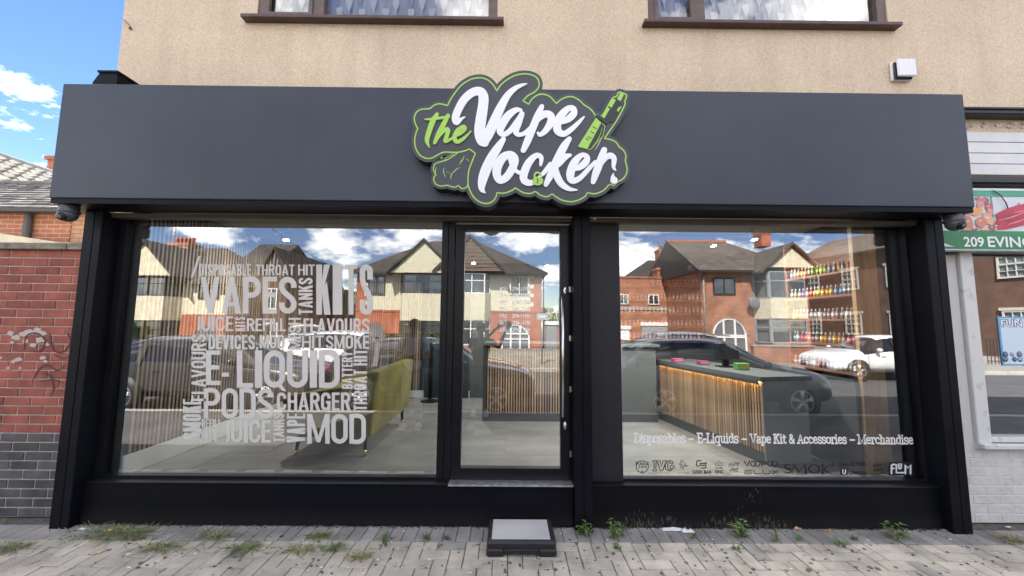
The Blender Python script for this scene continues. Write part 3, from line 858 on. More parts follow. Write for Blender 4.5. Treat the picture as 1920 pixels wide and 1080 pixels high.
# ---- lettering on the right window
# slab serif alphabet: text plus short serif bars is drawn letter by letter with strokes
SL = {  # strokes on a unit grid: x-height 0.55, cap height 0.75
 'D': (.62, [[(.12, 0), (.12, .75)], [(.0, 0), (.3, 0), (.55, .12), (.6, .375), (.55, .63), (.3, .75), (0, .75)]]),
 'E': (.58, [[(.12, 0), (.12, .75)], [(0, 0), (.5, 0), (.5, .17)], [(0, .75), (.5, .75), (.5, .58)], [(.12, .38), (.38, .38)]]),
 'L': (.55, [[(.12, 0), (.12, .75)], [(0, 0), (.5, 0), (.5, .2)], [(0, .75), (.25, .75)]]),
 'V': (.66, [[(.08, .75), (.32, 0), (.56, .75)], [(0, .75), (.2, .75)], [(.44, .75), (.64, .75)]]),
 'K': (.66, [[(.12, 0), (.12, .75)], [(0, 0), (.25, 0)], [(0, .75), (.25, .75)], [(.52, .75), (.14, .36)], [(.26, .46), (.54, 0)], [(.42, .75), (.62, .75)], [(.44, 0), (.66, 0)]]),
 'A': (.68, [[(.08, 0), (.33, .75), (.58, 0)], [(0, 0), (.2, 0)], [(.46, 0), (.67, 0)], [(.17, .26), (.49, .26)]]),
 'M': (.86, [[(.12, 0), (.12, .75), (.42, .1), (.72, .75), (.72, 0)], [(0, 0), (.25, 0)], [(.59, 0), (.84, 0)], [(0, .75), (.14, .75)], [(.7, .75), (.84, .75)]]),
 'i': (.28, [[(.13, 0), (.13, .52), (.03, .52)], [(.02, 0), (.25, 0)], [(.13, .68), (.13, .75)]]),
 's': (.44, [[(.38, .42), (.34, .53), (.1, .53), (.05, .4), (.12, .3), (.32, .25), (.39, .14), (.33, 0), (.09, 0), (.04, .13)]]),
 'p': (.54, [[(.13, -.2), (.13, .52), (.02, .52)], [(.02, -.2), (.25, -.2)], [(.13, .45), (.3, .54), (.47, .42), (.47, .12), (.3, 0), (.13, .08)]]),
 'q': (.54, [[(.42, -.2), (.42, .52), (.5, .52)], [(.3, -.2), (.53, -.2)], [(.42, .45), (.25, .54), (.07, .42), (.07, .12), (.25, 0), (.42, .08)]]),
 'o': (.52, [[(.25, 0), (.08, .1), (.06, .27), (.08, .44), (.25, .54), (.42, .44), (.45, .27), (.42, .1), (.25, 0)]]),
 'a': (.5, [[(.08, .48), (.22, .54), (.37, .46), (.38, 0), (.47, 0)], [(.38, .3), (.14, .27), (.05, .14), (.14, 0), (.26, 0), (.38, .1)]]),
 'b': (.54, [[(.13, 0), (.13, .75), (.02, .75)], [(.13, .45), (.3, .54), (.47, .42), (.47, .12), (.3, 0), (.13, .08)]]),
 'l': (.28, [[(.13, 0), (.13, .75), (.03, .75)], [(.02, 0), (.25, 0)]]),
 'e': (.5, [[(.07, .29), (.43, .29), (.4, .46), (.25, .54), (.1, .45), (.06, .27), (.1, .08), (.26, 0), (.41, .07)]]),
 'u': (.56, [[(.02, .53), (.12, .53), (.12, .1), (.22, 0), (.36, .06), (.41, .12)], [(.31, .53), (.41, .53), (.41, 0), (.52, 0)]]),
 'd': (.55, [[(.3, .75), (.42, .75), (.42, 0), (.52, 0)], [(.42, .45), (.25, .54), (.07, .42), (.07, .12), (.25, 0), (.42, .08)]]),
 't': (.38, [[(.15, .7), (.15, .08), (.23, 0), (.34, .04)], [(.02, .52), (.33, .52)]]),
 '&': (.62, [[(.56, 0), (.14, .5), (.15, .68), (.27, .75), (.38, .66), (.36, .52), (.12, .32), (.06, .15), (.16, 0), (.34, 0), (.5, .15), (.52, .34)]]),
 'c': (.48, [[(.4, .38), (.4, .48), (.25, .54), (.1, .45), (.06, .27), (.1, .08), (.25, 0), (.41, .08)]]),
 'r': (.42, [[(.13, 0), (.13, .52), (.02, .52)], [(.02, 0), (.27, 0)], [(.13, .38), (.22, .52), (.38, .54), (.38, .42)]]),
 'h': (.58, [[(.13, 0), (.13, .75), (.02, .75)], [(.02, 0), (.24, 0)], [(.13, .42), (.27, .54), (.42, .46), (.43, 0)], [(.33, 0), (.55, 0)]]),
 'n': (.58, [[(.13, 0), (.13, .52), (.02, .52)], [(.02, 0), (.24, 0)], [(.13, .42), (.27, .54), (.42, .46), (.43, 0)], [(.33, 0), (.55, 0)]]),
 '-': (.36, [[(.05, .28), (.3, .28)]]), ' ': (.27, [])}
def slab(word, bb, parent, m, wgt=0.066):
    tot = sum(SL[c][0] for c in word)
    zt, zb = at((bb[0]+bb[2])/2, bb[1], -.002).z, at((bb[0]+bb[2])/2, bb[3], -.002).z
    X0, X1 = at(bb[0], bb[3], -.002).x, at(bb[2], bb[3], -.002).x
    k = (X1-X0)/tot; kz = (zt-zb)/0.75
    mb = MB(); x = 0
    i = 0
    for c in word:
        wd, ss = SL[c]
        for s_ in ss:
            i += 1
            stroke(mb, [(x+p[0], p[1], wgt) for p in s_], -.002-0.0001*(i % 5), -.001, lambda a_, b_: (X0+a_*k, zb+b_*kz), smooth=False)
        x += wd
    return mb.build('vinyl_word', m, parent)
slab('Disposables', (1190, 813, 1286, 830), pR, M_VINYL2)
slab('-', (1291, 813, 1301, 830), pR, M_VINYL2)
slab('E-Liquids', (1308, 813, 1385, 830), pR, M_VINYL2)
slab('-', (1391, 813, 1401, 830), pR, M_VINYL2)
slab('Vape Kit & Accessories', (1407, 815, 1588, 831), pR, M_VINYL2)
slab('-', (1594, 815, 1604, 831), pR, M_VINYL2)
slab('Merchandise', (1609, 816, 1713, 832), pR, M_VINYL2)

# ---- the row of black logos (drawn in the coordinates of two enlarged crops)
def cv1(x, y): p = at(1180+x/6.857, 790+y/6.857, -.002); return (p.x, p.z)
def cv2(x, y): p = at(1440+x/6.857, 790+y/6.857, -.002); return (p.x, p.z)
def bb1(x0, y0, x1, y1): return (1180+x0/6.857, 790+y0/6.857, 1180+x1/6.857, 790+y1/6.857)
def bb2(x0, y0, x1, y1): return (1440+x0/6.857, 790+y0/6.857, 1440+x1/6.857, 790+y1/6.857)
def logo(strokes, cv, closed=(), name='vinyl_logo', sm=False):
    mb = MB()
    for i, s_ in enumerate(strokes): stroke(mb, s_, -.002-0.0001*(i % 4), -.001, cv, closed=(i in closed), smooth=sm)
    return mb.build(name, M_INK, pR)
def ln(w, *p): return [(a, b, w) for a, b in p]
logo([ln(5, (165, 505), (200, 520), (240, 525), (245, 600), (215, 645), (165, 670), (118, 645), (88, 600), (90, 525), (130, 520)),
      ln(3, (165, 640), (140, 655)), ln(3, (165, 640), (190, 655)), ln(3, (165, 630), (165, 660))], cv1, (0,))
text_on('vinyl_logo', 'PUKKA', bb1(92, 530, 242, 565), -.0022, M_INK, pR, off=.02)
text_on('vinyl_logo', 'JUICE', bb1(112, 572, 228, 612), -.0022, M_INK, pR, off=.02)
# outlined IVG
logo([ln(6, (302, 507), (345, 507), (345, 525), (340, 615), (352, 620), (352, 637), (302, 637), (302, 620), (318, 615), (318, 525), (302, 520)),
      ln(6, (352, 507), (395, 507), (415, 580), (435, 507), (475, 507), (475, 522), (425, 637), (400, 637), (362, 522)),
      ln(6, (560, 548), (540, 548), (520, 525), (495, 540), (492, 590), (512, 620), (540, 608), (525, 590), (525, 572), (577, 572), (577, 590), (560, 600), (540, 632), (505, 637), (465, 610), (462, 545), (490, 512), (530, 508), (555, 515)),
      ], cv1, (0, 1, 2))
text_on('vinyl_logo', 'PREMIUM E-LIQUIDS', bb1(330, 658, 528, 672), -.0022, M_INK, pR)
# star flower emblem
logo([ln(3, *[(677+19*math.cos(t*PI/6), 519+19*math.sin(t*PI/6)) for t in range(12)]), ln(3, *[(650+8*math.cos(t*PI/3), 550+8*math.sin(t*PI/3)) for t in range(6)]),
      [(640, 590, 1), (665, 585, 6), (695, 575, 2)], [(700, 575, 2), (735, 578, 7), (760, 565, 1)], [(695, 580, 2), (690, 605, 6), (700, 630, 1)],
      [(690, 570, 2), (670, 555, 6), (655, 565, 1)], [(705, 570, 2), (718, 555, 6), (730, 535, 1)], [(640, 600, 1), (665, 600, 3), (685, 610, 1)]], cv1, (0, 1))
text_on('vinyl_logo', 'E L F B A R', bb1(630, 655, 768, 671), -.0022, M_INK, pR)
logo([ln(7, (920, 508), (875, 508), (865, 520), (865, 565), (878, 575), (900, 575)), ln(7, (985, 540), (915, 540), (903, 550), (915, 565), (978, 565), (988, 575), (985, 592), (975, 600), (932, 600)),
      ln(7, (985, 530), (988, 540), (985, 552))], cv1)
text_on('vinyl_logo', 'GEEK BAR', bb1(810, 630, 1060, 674), -.0022, M_INK, pR, off=.03)
logo([ln(4, (1100, 520), (1125, 545), (1150, 508), (1178, 545), (1202, 520), (1200, 565), (1102, 565)), ln(3, (1150, 540), (1150, 550))], cv1, (0,))
text_on('vinyl_logo', 'AROMA', bb1(1103, 586, 1202, 610), -.0022, M_INK, pR, off=.01)
text_on('vinyl_logo', 'KING', bb1(1105, 625, 1207, 674), -.0022, M_INK, pR, off=.03)
logo([[(1275, 590, 2), (1292, 535, 5), (1300, 575, 5), (1318, 528, 3)], [(1322, 578, 4), (1332, 545, 4), (1345, 572, 4)], [(1368, 530, 4), (1350, 545, 5), (1362, 562, 5), (1345, 572, 3)],
      [(1372, 540, 3), (1400, 530, 4)], [(1388, 535, 4), (1382, 572, 3)], [(1398, 530, 3), (1402, 550, 4), (1418, 528, 3)], [(1402, 550, 4), (1394, 585, 2)],
      [(1310, 600, 4), (1308, 638, 5), (1285, 635, 3)], [(1325, 605, 4), (1325, 640, 5), (1342, 602, 4)], [(1352, 605, 4), (1348, 645, 4)], [(1378, 605, 4), (1360, 625, 4), (1372, 645, 4)],
      [(1400, 598, 3), (1385, 603, 4), (1382, 650, 4), (1398, 646, 3)], [(1384, 625, 3), (1396, 620, 3)]], cv1, sm=False)
vo = [ln(7, (1480, 515), (1515, 575), (1545, 512)), ln(6, *[(1590+30*math.cos(t*PI/8), 545+32*math.sin(t*PI/8)) for t in range(16)]),
      ln(6, *[(1650+30*math.cos(t*PI/8), 545+32*math.sin(t*PI/8)) for t in range(16)]), ln(7, (1700, 578), (1700, 512), (1745, 512), (1760, 530), (1745, 552), (1702, 552)),
      ln(5, *[(1812+34*math.cos(t*PI/8), 545+34*math.sin(t*PI/8)) for t in range(16)]), ln(5, *[(1868+34*math.cos(t*PI/8), 545+34*math.sin(t*PI/8)) for t in range(16)])]
logo(vo, cv1, (1, 2, 4, 5))
logo([ln(5, (1580, 630), (1485, 630), (1485, 675), (1580, 675)), ln(5, (1485, 652), (1575, 652)), ln(5, (1602, 630), (1602, 662), (1615, 675), (1690, 675)),
      ln(5, (1718, 630), (1718, 662), (1730, 675), (1808, 675), (1808, 630)), ln(5, (1840, 630), (1918, 675)), ln(5, (1918, 630), (1840, 675))], cv1)
# SMOK with fine serifs
logo([[(295, 580, 3), (285, 560, 5), (250, 552, 8), (215, 570, 12), (225, 600, 14), (270, 615, 14), (300, 635, 12), (285, 658, 9), (240, 665, 6), (210, 655, 4), (205, 635, 2)],
      [(310, 668, 3), (335, 560, 4)], [(340, 562, 11), (395, 655, 11)], [(398, 655, 3), (470, 560, 3)], [(478, 560, 12), (490, 668, 12)],
      ln(3, (300, 670), (335, 670)), ln(3, (465, 670), (515, 670)), ln(3, (320, 556), (350, 556)), ln(3, (468, 556), (498, 556)),
      [(590, 553, 5), (540, 575, 12), (520, 612, 14), (545, 650, 12), (595, 668, 5), (645, 650, 11), (665, 612, 14), (645, 575, 12)],
      [(705, 560, 12), (705, 666, 12)], ln(3, (680, 556), (735, 556)), ln(3, (680, 670), (730, 670)), [(790, 558, 4), (715, 612, 5)], [(715, 608, 10), (770, 655, 10), (835, 690, 2)]],
     cv2, (9,), sm=False)
logo([ln(2, *[(836+24*math.cos(t*PI/8), 560+26*math.sin(t*PI/8)) for t in range(16)])], cv2, (0,))
text_on('vinyl_logo', 'R', bb2(824, 545, 850, 575), -.0022, M_INK, pR)
text_on('vinyl_logo', 'nano', bb2(922, 542, 1072, 577), -.0022, M_INK, pR)
text_on('vinyl_logo', 'STIX', bb2(1075, 524, 1265, 577), -.0022, M_INK, pR, off=.03)
uu = MB(); p = [cv2(930, 610), cv2(1027, 610), cv2(1027, 685), cv2(930, 685)]
uu.prism([(q[0], -.002, q[1]) for q in p], (0, .001, 0)); uu.build('vinyl_logo', M_INK, pR)
mbx = MB(); stroke(mbx, ln(6, (962, 622), (962, 660), (972, 672), (988, 672), (996, 660), (996, 622)), -.0026, -.0021, cv2, smooth=False); mbx.build('vinyl_logo', M_VINYL2, pR)
text_on('vinyl_logo', 'UWELL', bb2(1046, 642, 1285, 687), -.0022, M_INK, pR, off=.03)
text_on('vinyl_logo', 'JUST', bb2(1340, 545, 1468, 598), -.0022, M_INK, pR, off=.03, shear=.3)
text_on('vinyl_logo', 'JUICE', bb2(1345, 605, 1488, 655), -.0022, M_INK, pR, off=.03, shear=.3)
logo([ln(3, (1350, 682), (1490, 662))], cv2)
fl = MB(); p = [cv2(1555, 525), cv2(1862, 525), cv2(1862, 695), cv2(1555, 695)]
fl.prism([(q[0], -.002, q[1]) for q in p], (0, .001, 0)); fl.build('vinyl_logo', M_INK, pR)
mbx = MB()
for s_ in (ln(11, (1588, 670), (1588, 565), (1600, 555), (1630, 555)), ln(9, (1590, 605), (1622, 605)), ln(11, (1650, 560), (1650, 660), (1740, 660)),
           ln(10, (1680, 548), (1680, 600), (1695, 612), (1712, 600), (1712, 548)), ln(12, (1765, 670), (1765, 560), (1798, 600), (1832, 560), (1832, 670))):
    stroke(mbx, s_, -.0027, -.0021, cv2, smooth=False)
mbx.build('vinyl_logo', mat('white_vinyl', (0.7, 0.7, 0.7), 0.5), pR)
text_on('vinyl_logo', 'TM', bb2(1882, 680, 1912, 692), -.0022, M_INK, pR)
# small ticket above the right hand window
p = at(1115, 410, -0.127)
MB().box(p.x-0.012, p.x+0.012, -0.128, -0.1255, p.z-0.008, p.z+0.008).build('maker_plate', M_ALU, sf)

# ------------------------------------------------------------------ logo sign
SY = -0.475
sg = empty('logo_sign', (0.35, -0.42, 3.0), 'cloud shaped sign reading the Vape locker in white and lime script', 'sign')
def cs(x, y): p = at(740+x/3.6, 110+y/3.6, SY); return (p.x, p.z)
G1 = [(133,400),(150,360),(185,342),(235,338),(262,318),(300,305),(357,317),(375,280),(405,235),(440,190),(480,158),(530,135),(585,130),(630,145),(665,178),(690,218),
      (715,180),(755,145),(810,115),(870,103),(925,110),(960,130),(975,165),(968,200),(940,228),(900,250),(865,285),(905,308),(925,275),(960,248),(1000,240),(1045,255),(1075,285),(1092,303),
      (1120,278),(1160,260),(1200,258),(1245,280),(1275,310),(1320,340),(1345,370),(1355,390),(1375,380),(1400,388),(1420,355),(1470,268),(1497,255),(1512,228),(1535,232),(1565,248),(1552,290),(1556,305),(1535,350),
      (1500,415),(1480,445),(1415,540),(1450,545),(1490,562),(1515,595),(1545,620),(1560,655),(1557,690),(1568,740),(1562,780),(1540,812),(1508,830),(1480,858),(1450,850),(1430,870),(1400,895),(1350,912),(1300,905),
      (1285,930),(1240,955),(1190,966),(1130,955),(1085,930),(1062,915),(1030,932),(985,922),(950,898),(920,910),(870,905),(815,873),(790,890),(740,908),(690,905),(685,930),(665,960),(625,978),(575,968),(530,930),
      (505,880),(495,840),(500,760),(520,700),(545,640),(505,610),(480,620),(430,632),(380,632),(330,632),(290,650),(250,672),(210,672),(170,650),(145,610),(135,560),(145,500),(157,472),(140,440)]
NOTCH = {(357,317),(690,218),(865,285),(905,308),(1092,303),(1415,540),(1300,905),(815,873),(690,905),(545,640),(505,610),(157,472),(1355,390),(1480,858)}
def notch_smooth(P, closed=True, n=4):
    out = []; N = len(P)
    for i in range(N if closed else N-1):
        p0, p1, p2, p3 = P[(i-1) % N], P[i], P[(i+1) % N], P[(i+2) % N]
        if not closed: p0 = P[max(0, i-1)]; p3 = P[min(N-1, i+2)]
        if tuple(p1) in NOTCH: p0 = p1
        if tuple(p2) in NOTCH: p3 = p2
        for j in range(n):
            t = j/n
            out.append(tuple(0.5*((2*b)+(-a+c)*t+(2*a-5*b+4*c-d)*t*t+(-a+3*b-3*c+d)*t*t*t) for a, b, c, d in zip(p0, p1, p2, p3)))
    if not closed: out.append(tuple(P[-1]))
    return out
G2 = [(430,632),(385,665),(350,685),(300,700),(270,715),(262,750),(275,780),(263,815),(280,848),(315,860),(355,855),(375,862),(410,868),(430,858),(455,878),(485,868),(495,845)]
g1 = notch_smooth(G1)
g2 = notch_smooth(G2, False)
bd = MB()
def fill(mb, pts, y0, y1, mi=0):
    mb.prism([(cs(*p)[0], y0, cs(*p)[1]) for p in pts], (0, y1-y0, 0), mi)
fill(bd, g1, SY, FY+0.001)
fill(bd, g2+[(500,760),(520,700),(545,640),(505,610)], SY+0.0012, FY+0.0015)
stroke(bd, [(p[0], p[1], 24) for p in g1], SY+0.0005, FY+0.002, cs, closed=True, smooth=False)
stroke(bd, [(p[0], p[1], 20) for p in g2], SY+0.0016, FY+0.0025, cs, smooth=False)
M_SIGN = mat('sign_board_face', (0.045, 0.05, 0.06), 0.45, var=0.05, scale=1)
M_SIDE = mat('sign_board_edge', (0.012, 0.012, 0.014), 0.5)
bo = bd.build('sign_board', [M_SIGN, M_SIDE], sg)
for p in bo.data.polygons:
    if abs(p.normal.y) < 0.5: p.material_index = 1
gl = MB()
stroke(gl, [(p[0], p[1], 4.2) for p in g1], SY-0.002, SY-0.0002, cs, closed=True, smooth=False)
stroke(gl, [(p[0], p[1], 3.6) for p in g2], SY-0.002, SY-0.0002, cs, smooth=False)
gl.build('green_outline', M_GREENS, sg)
for s_ in ([(395,640,2),(370,660,2),(345,668,2),(338,690,2)], [(470,655,1),(460,680,3),(445,700,3),(440,720,1)], [(335,735,1),(330,765,3),(345,800,1)], [(405,755,1),(380,790,3),(382,815,1)],
           [(280,735,2),(275,770,2),(285,790,1)], [(440,735,1),(415,748,3),(400,770,1)], [(350,765,1),(375,775,1)], [(485,675,1),(500,690,2)], [(310,672,2),(322,668,4)]):
    pf = MB(); stroke(pf, s_, SY-0.0018, SY-0.0002, cs); pf.build('smoke_curl', M_GREENS, sg)
def letters(name, strokes, m, dy=0.012, closed=()):
    mb = MB()
    for i, s_ in enumerate(strokes):
        stroke(mb, s_, SY-dy-0.0004*(i % 5), SY-0.0003, cs, closed=(i in closed))
    return mb.build(name, m, sg)
letters('letter_V', [[(475,398,4),(450,412,10),(420,432,22),(412,400,25),(435,340,26),(475,275,27),(530,232,28),(578,228,30),(600,265,33),(596,330,34),(582,420,36),(574,500,36),(588,555,34),(608,572,28)],
                     [(606,566,28),(640,500,34),(680,410,32),(720,325,28),(765,250,22),(815,205,16),(860,184,10),(893,175,3)]], M_ACRYL)
letters('letter_a', [[(852,352,10),(818,352,18),(770,385,25),(730,440,27),(712,490,24),(732,515,18),(775,495,18),(825,430,18),(858,378,16)], [(858,378,18),(835,440,22),(818,495,20),(838,518,15),(880,505,14),(930,455,12)]], M_ACRYL)
letters('letter_p', [[(992,328,16),(965,390,24),(930,475,25),(896,560,24),(868,622,18)], [(930,455,14),(975,405,20),(1020,378,24),(1055,395,25),(1050,440,25),(1018,490,20),(982,518,14),(966,505,8)]], M_ACRYL)
letters('letter_e', [[(1050,425,12),(1110,432,16),(1165,415,22),(1205,378,24),(1205,342,18),(1170,342,20),(1125,385,26),(1098,440,28),(1100,490,26),(1140,512,20),(1195,478,17),(1240,435,13),(1276,398,6)]], M_ACRYL)
letters('letter_l', [[(735,548,16),(700,600,26),(650,680,32),(610,770,34),(590,840,28),(590,885,18),(612,908,4)]], M_ACRYL)
letters('letter_o', [[(785,650,22),(735,668,28),(697,725,30),(690,785,28),(715,825,24),(762,795,26),(800,730,26),(815,680,22)], [(775,675,12),(792,725,13),(828,768,13),(862,775,12)]], M_ACRYL, closed=(0,))
letters('letter_c', [[(985,720,10),(988,672,16),(955,658,18),(905,705,25),(872,780,27),(875,825,24),(912,842,20),(955,830,14)]], M_ACRYL)
letters('letter_k', [[(1178,545,16),(1140,600,26),(1090,700,28),(1050,790,24),(1020,852,16)], [(1185,655,10),(1150,668,20),(1105,712,22),(1075,742,14)], [(1080,730,20),(1092,790,24),(1125,848,22),(1175,882,15),(1230,890,4)],
                     [(965,808,5),(1005,775,14),(1050,715,14)]], M_ACRYL)
letters('letter_e', [[(1182,742,10),(1235,742,18),(1285,705,24),(1296,668,18),(1262,655,16),(1215,700,26),(1185,775,28),(1195,825,22),(1245,812,18),(1310,745,15),(1352,700,12)]], M_ACRYL)
letters('letter_r', [[(1412,620,20),(1388,690,26),(1355,780,24),(1338,835,16)], [(1360,770,14),(1405,690,18),(1450,658,20),(1478,680,18),(1475,735,12),(1488,755,6)]], M_ACRYL)
letters('ink_drop', [[(1475,775,2),(1470,800,12),(1478,825,24)]], M_ACRYL, dy=0.014)
letters('letter_t', [[(288,380,12),(258,430,18),(230,510,17),(220,560,14),(237,604,3)], [(208,415,5),(260,412,9),(330,402,9),(372,396,5)]], M_GREENS)
letters('letter_h', [[(362,388,13),(330,450,16),(295,520,16),(272,572,11)], [(290,540,10),(335,490,13),(362,485,14),(350,535,14),(345,562,13),(385,545,8),(405,525,6)]], M_GREENS)
letters('letter_e', [[(395,530,6),(440,512,11),(474,478,13),(462,462,11),(425,492,15),(405,540,15),(425,566,13),(470,540,10),(517,493,4)]], M_GREENS)
# vape pen drawing
vp = MB()
def fl_(pts, mi, dy): vp.prism([(cs(*p)[0], SY-dy, cs(*p)[1]) for p in pts], (0, dy-0.0005, 0), mi)
fl_([(1356,398),(1396,436),(1300,615),(1232,595)], 0, .006)
fl_([(1400,440),(1420,455),(1410,520),(1330,612),(1305,616)], 1, .005)
fl_([(1352,388),(1378,378),(1445,432),(1432,448)], 1, .007)
fl_([(1405,395),(1475,275),(1540,310),(1478,430),(1440,430)], 1, .0055)
fl_([(1392,392),(1432,330),(1452,340),(1412,408)], 0, .0065)
fl_([(1440,318),(1468,270),(1492,282),(1462,335)], 0, .0066)
fl_([(1500,275),(1522,234),(1546,246),(1522,290)], 0, .0066)
fl_([(1512,330),(1532,325),(1508,362),(1498,352)], 0, .0066)
for (a_, b_) in (((1338,462),(1362,476)), ((1322,495),(1345,508)), ((1305,528),(1325,540)), ((1290,540),(1310,552))):
    stroke(vp, [(a_[0], a_[1], 2.5), (b_[0], b_[1], 2.5)], SY-.0072, SY-.0061, cs, mi=1, n=1)
stroke(vp, [(1400,470,1),(1375,540,2),(1330,600,1)], SY-.0072, SY-.0052, cs, mi=0)
stroke(vp, [(1395,540,1),(1370,590,1.5),(1352,618,.7)], SY-.0072, SY-.0052, cs, mi=2)
for q in ([(1356,398,2.5),(1396,436,2.5),(1300,615,2.5),(1232,595,2.5)],):
    stroke(vp, q, SY-.0066, SY-.006, cs, closed=True, smooth=False, mi=1)
stroke(vp, [(1400,440,2.2),(1418,458,2.2),(1405,525,2.2),(1328,610,2.2),(1302,618,2.2)], SY-.0066, SY-.005, cs, smooth=False, mi=0)
vp.build('vape_pen_emblem', [M_GREENS, mat('emblem_dark', (0.02, 0.025, 0.02), 0.5), M_ACRYL], sg)
pl = MB()
disc(pl, 965, 832, 36, SY-.020, SY-.014, cs, 0, 22, 30)
stroke(pl, [(945,812,6),(943,790,6),(955,776,6),(972,776,6),(985,790,6)], SY-.019, SY-.014, cs, mi=0)
stroke(pl, [(962,820,4),(968,828,3),(960,838,3),(964,850,2)], SY-.0215, SY-.020, cs, mi=1)
pl.build('padlock_emblem', [M_GREENS, mat('emblem_keyhole', (0.06, 0.12, 0.03), 0.5)], sg)

# ------------------------------------------------------------------ cameras, alarm, step
M_CAMB = mat('grey_camera_body', (0.06, 0.063, 0.065), 0.4)
M_LENS = mat('camera_lens', (0.008, 0.008, 0.01), 0.08)
def turret(px, py, y, lab):
    c = at(px, py, y)
    t = empty('security_camera', (c.x, y, 2.545), lab, 'camera', 'dome cameras under the fascia')
    MB().lathe([(0.055, 0), (0.06, -0.006), (0.06, -0.035), (0.066, -0.05), (0.066, -0.06), (0.05, -0.07)], (c.x, y, 2.5445), seg=24).build('base_ring', M_CAMB, t)
    MB().ball((c.x, y-0.004, 2.47), 0.06, 20).build('eyeball', M_CAMB, t)
    d = Vector((0, -0.86, -0.5)).normalized()
    q = Vector((c.x, y-0.004, 2.47))
    MB().tube([q+d*0.045, q+d*0.058, q+d*0.063], [0.036, 0.034, 0.03], 20).build('lens_ring', M_LENS, t)
    MB().tube([q+d*0.0635, q+d*0.066], [0.014, 0.012], 16).build('lens', mat('lens_grey', (0.15, 0.15, 0.16), 0.2), t)
turret(131, 385, -0.30, 'grey dome camera under the fascia end above the red brick wall')
turret(1788, 405, -0.30, 'grey dome camera under the fascia end beside the green sign')
# bracket lines by the cameras
tag(MB().tube([at(150, 376, -.2), at(160, 381, -.15), at(170, 388, -.12)], 0.006, 6).build('camera_cable', M_CAMB), 'short grey cable running from the brick side dome camera to the pillar', 'cable')

c = at(1697, 129, WY-0.05)
al = empty('alarm_box', (c.x, WY, c.z), 'white square alarm box with black edge high on the beige wall', 'alarm box')
MB().box(c.x-0.098, c.x+0.085, WY-0.03, WY-0.001, c.z-0.098, c.z+0.085, ch=0.025).build('back_plate', M_WHITE, al)
MB().box(c.x-0.094, c.x+0.07, WY-0.048, WY-0.0305, c.z-0.094, c.z+0.07, ch=0.02).build('siren_gap', M_INK, al)
MB().box(c.x-0.082, c.x+0.09, WY-0.07, WY-0.0485, c.z-0.08, c.z+0.09, ch=0.022).build('front_cover', M_WHITE, al)

st = empty('half_step', (0.09, -0.34, 0), 'black plastic half step with grey tread mat in front of the door', 'step')
s0, s1 = -0.15, 0.345
bm_ = MB().box(s0+0.004, s1-0.004, -0.498, -0.175, 0.045, 0.098, ch=0.012)
bm_.box(s0, s0+0.125, -0.505, -0.17, 0.0, 0.052, ch=0.01).box(s1-0.125, s1, -0.505, -0.17, 0.0, 0.052, ch=0.01).box(s0+0.1251, s1-0.1251, -0.503, -0.172, 0.022, 0.052, ch=0.004)
bm_.build('step_body', M_RUBBER, st)
mp_ = brick_mat('anti_slip_tread', (0.70, 0.68, 0.65), (0.60, 0.59, 0.57), (0.42, 0.41, 0.39), 0.014, 0.012, 0.006, bump=0.8, dirt=0.1)
for nd in mp_.node_tree.nodes:
    if nd.type == 'COMBXYZ':
        q_ = [k for k in mp_.node_tree.nodes if k.type == 'SEPXYZ'][0]
        mp_.node_tree.links.new(q_.outputs[0], nd.inputs[0]); mp_.node_tree.links.new(q_.outputs[1], nd.inputs[1])
MB().box(s0+0.036, s1-0.042, -0.462, -0.195, 0.0965, 0.1005).build('tread_mat', mp_, st)

# ------------------------------------------------------------------ brick yard wall
M_RED = mat('red_brick', (0.29, 0.085, 0.058), 0.85, var=0.32, scale=4.5, detail=9, world=True, bump=0.35, bscale=90, rand=0.22)
M_BLUE = mat('blue_brick', (0.085, 0.08, 0.082), 0.8, var=0.35, scale=5, detail=9, world=True, bump=0.35, bscale=90, rand=0.25)
M_MORT = mat('mortar', (0.42, 0.36, 0.29), 0.95, var=0.2, scale=12)
yw = empty('brick_yard_wall', (-5, 0.1, 0), 'red brick yard wall with blue brick base, stone coping and faded graffiti', 'wall')
WT = 2.235
B('mortar_core', M_MORT, yw, -9.0, -3.601, 0.006, 0.21, 0, WT)
me_r = shared_box('brick', 0.2155, 0.10, 0.0655, M_RED, 0.004)
me_b = shared_box('brick', 0.2155, 0.10, 0.0655, M_BLUE, 0.004)
far = MB(); far_m = []
for c_ in range(30):
    z = 0.0365+c_*0.0747
    off = (0.1125 if c_ % 2 else 0)
    k = 0
    x = -3.72-off
    while x > -8.9:
        if x > -5.05:
            link('brick', me_b if c_ < 9 else me_r, yw, loc=(x, 0.05+rnd.uniform(-.0015, .0015), z), rot=(0, rnd.uniform(-.004, .004), rnd.uniform(-.004, .004)))
        else:
            far.box(x-0.1075, x+0.1075, 0.0, 0.1, z-0.0325, z+0.0325, mi=(1 if c_ < 9 else 0))
        x -= 0.225
tag(far.build('outer_bricks', [M_RED, M_BLUE], yw), kind='stuff')
M_COPE = mat('weathered_coping', (0.24, 0.22, 0.17), 0.95, var=0.45, scale=9, bump=0.5, bscale=50, rand=0.15)
x = -3.60
for w_ in (0.28, 1.06, 0.9, 0.9, 0.9, 0.9, 0.42):
    B('coping_stone', M_COPE, yw, x-w_+0.008, x, -0.035, 0.25, WT+0.001, WT+0.062, ch=0.006); x -= w_
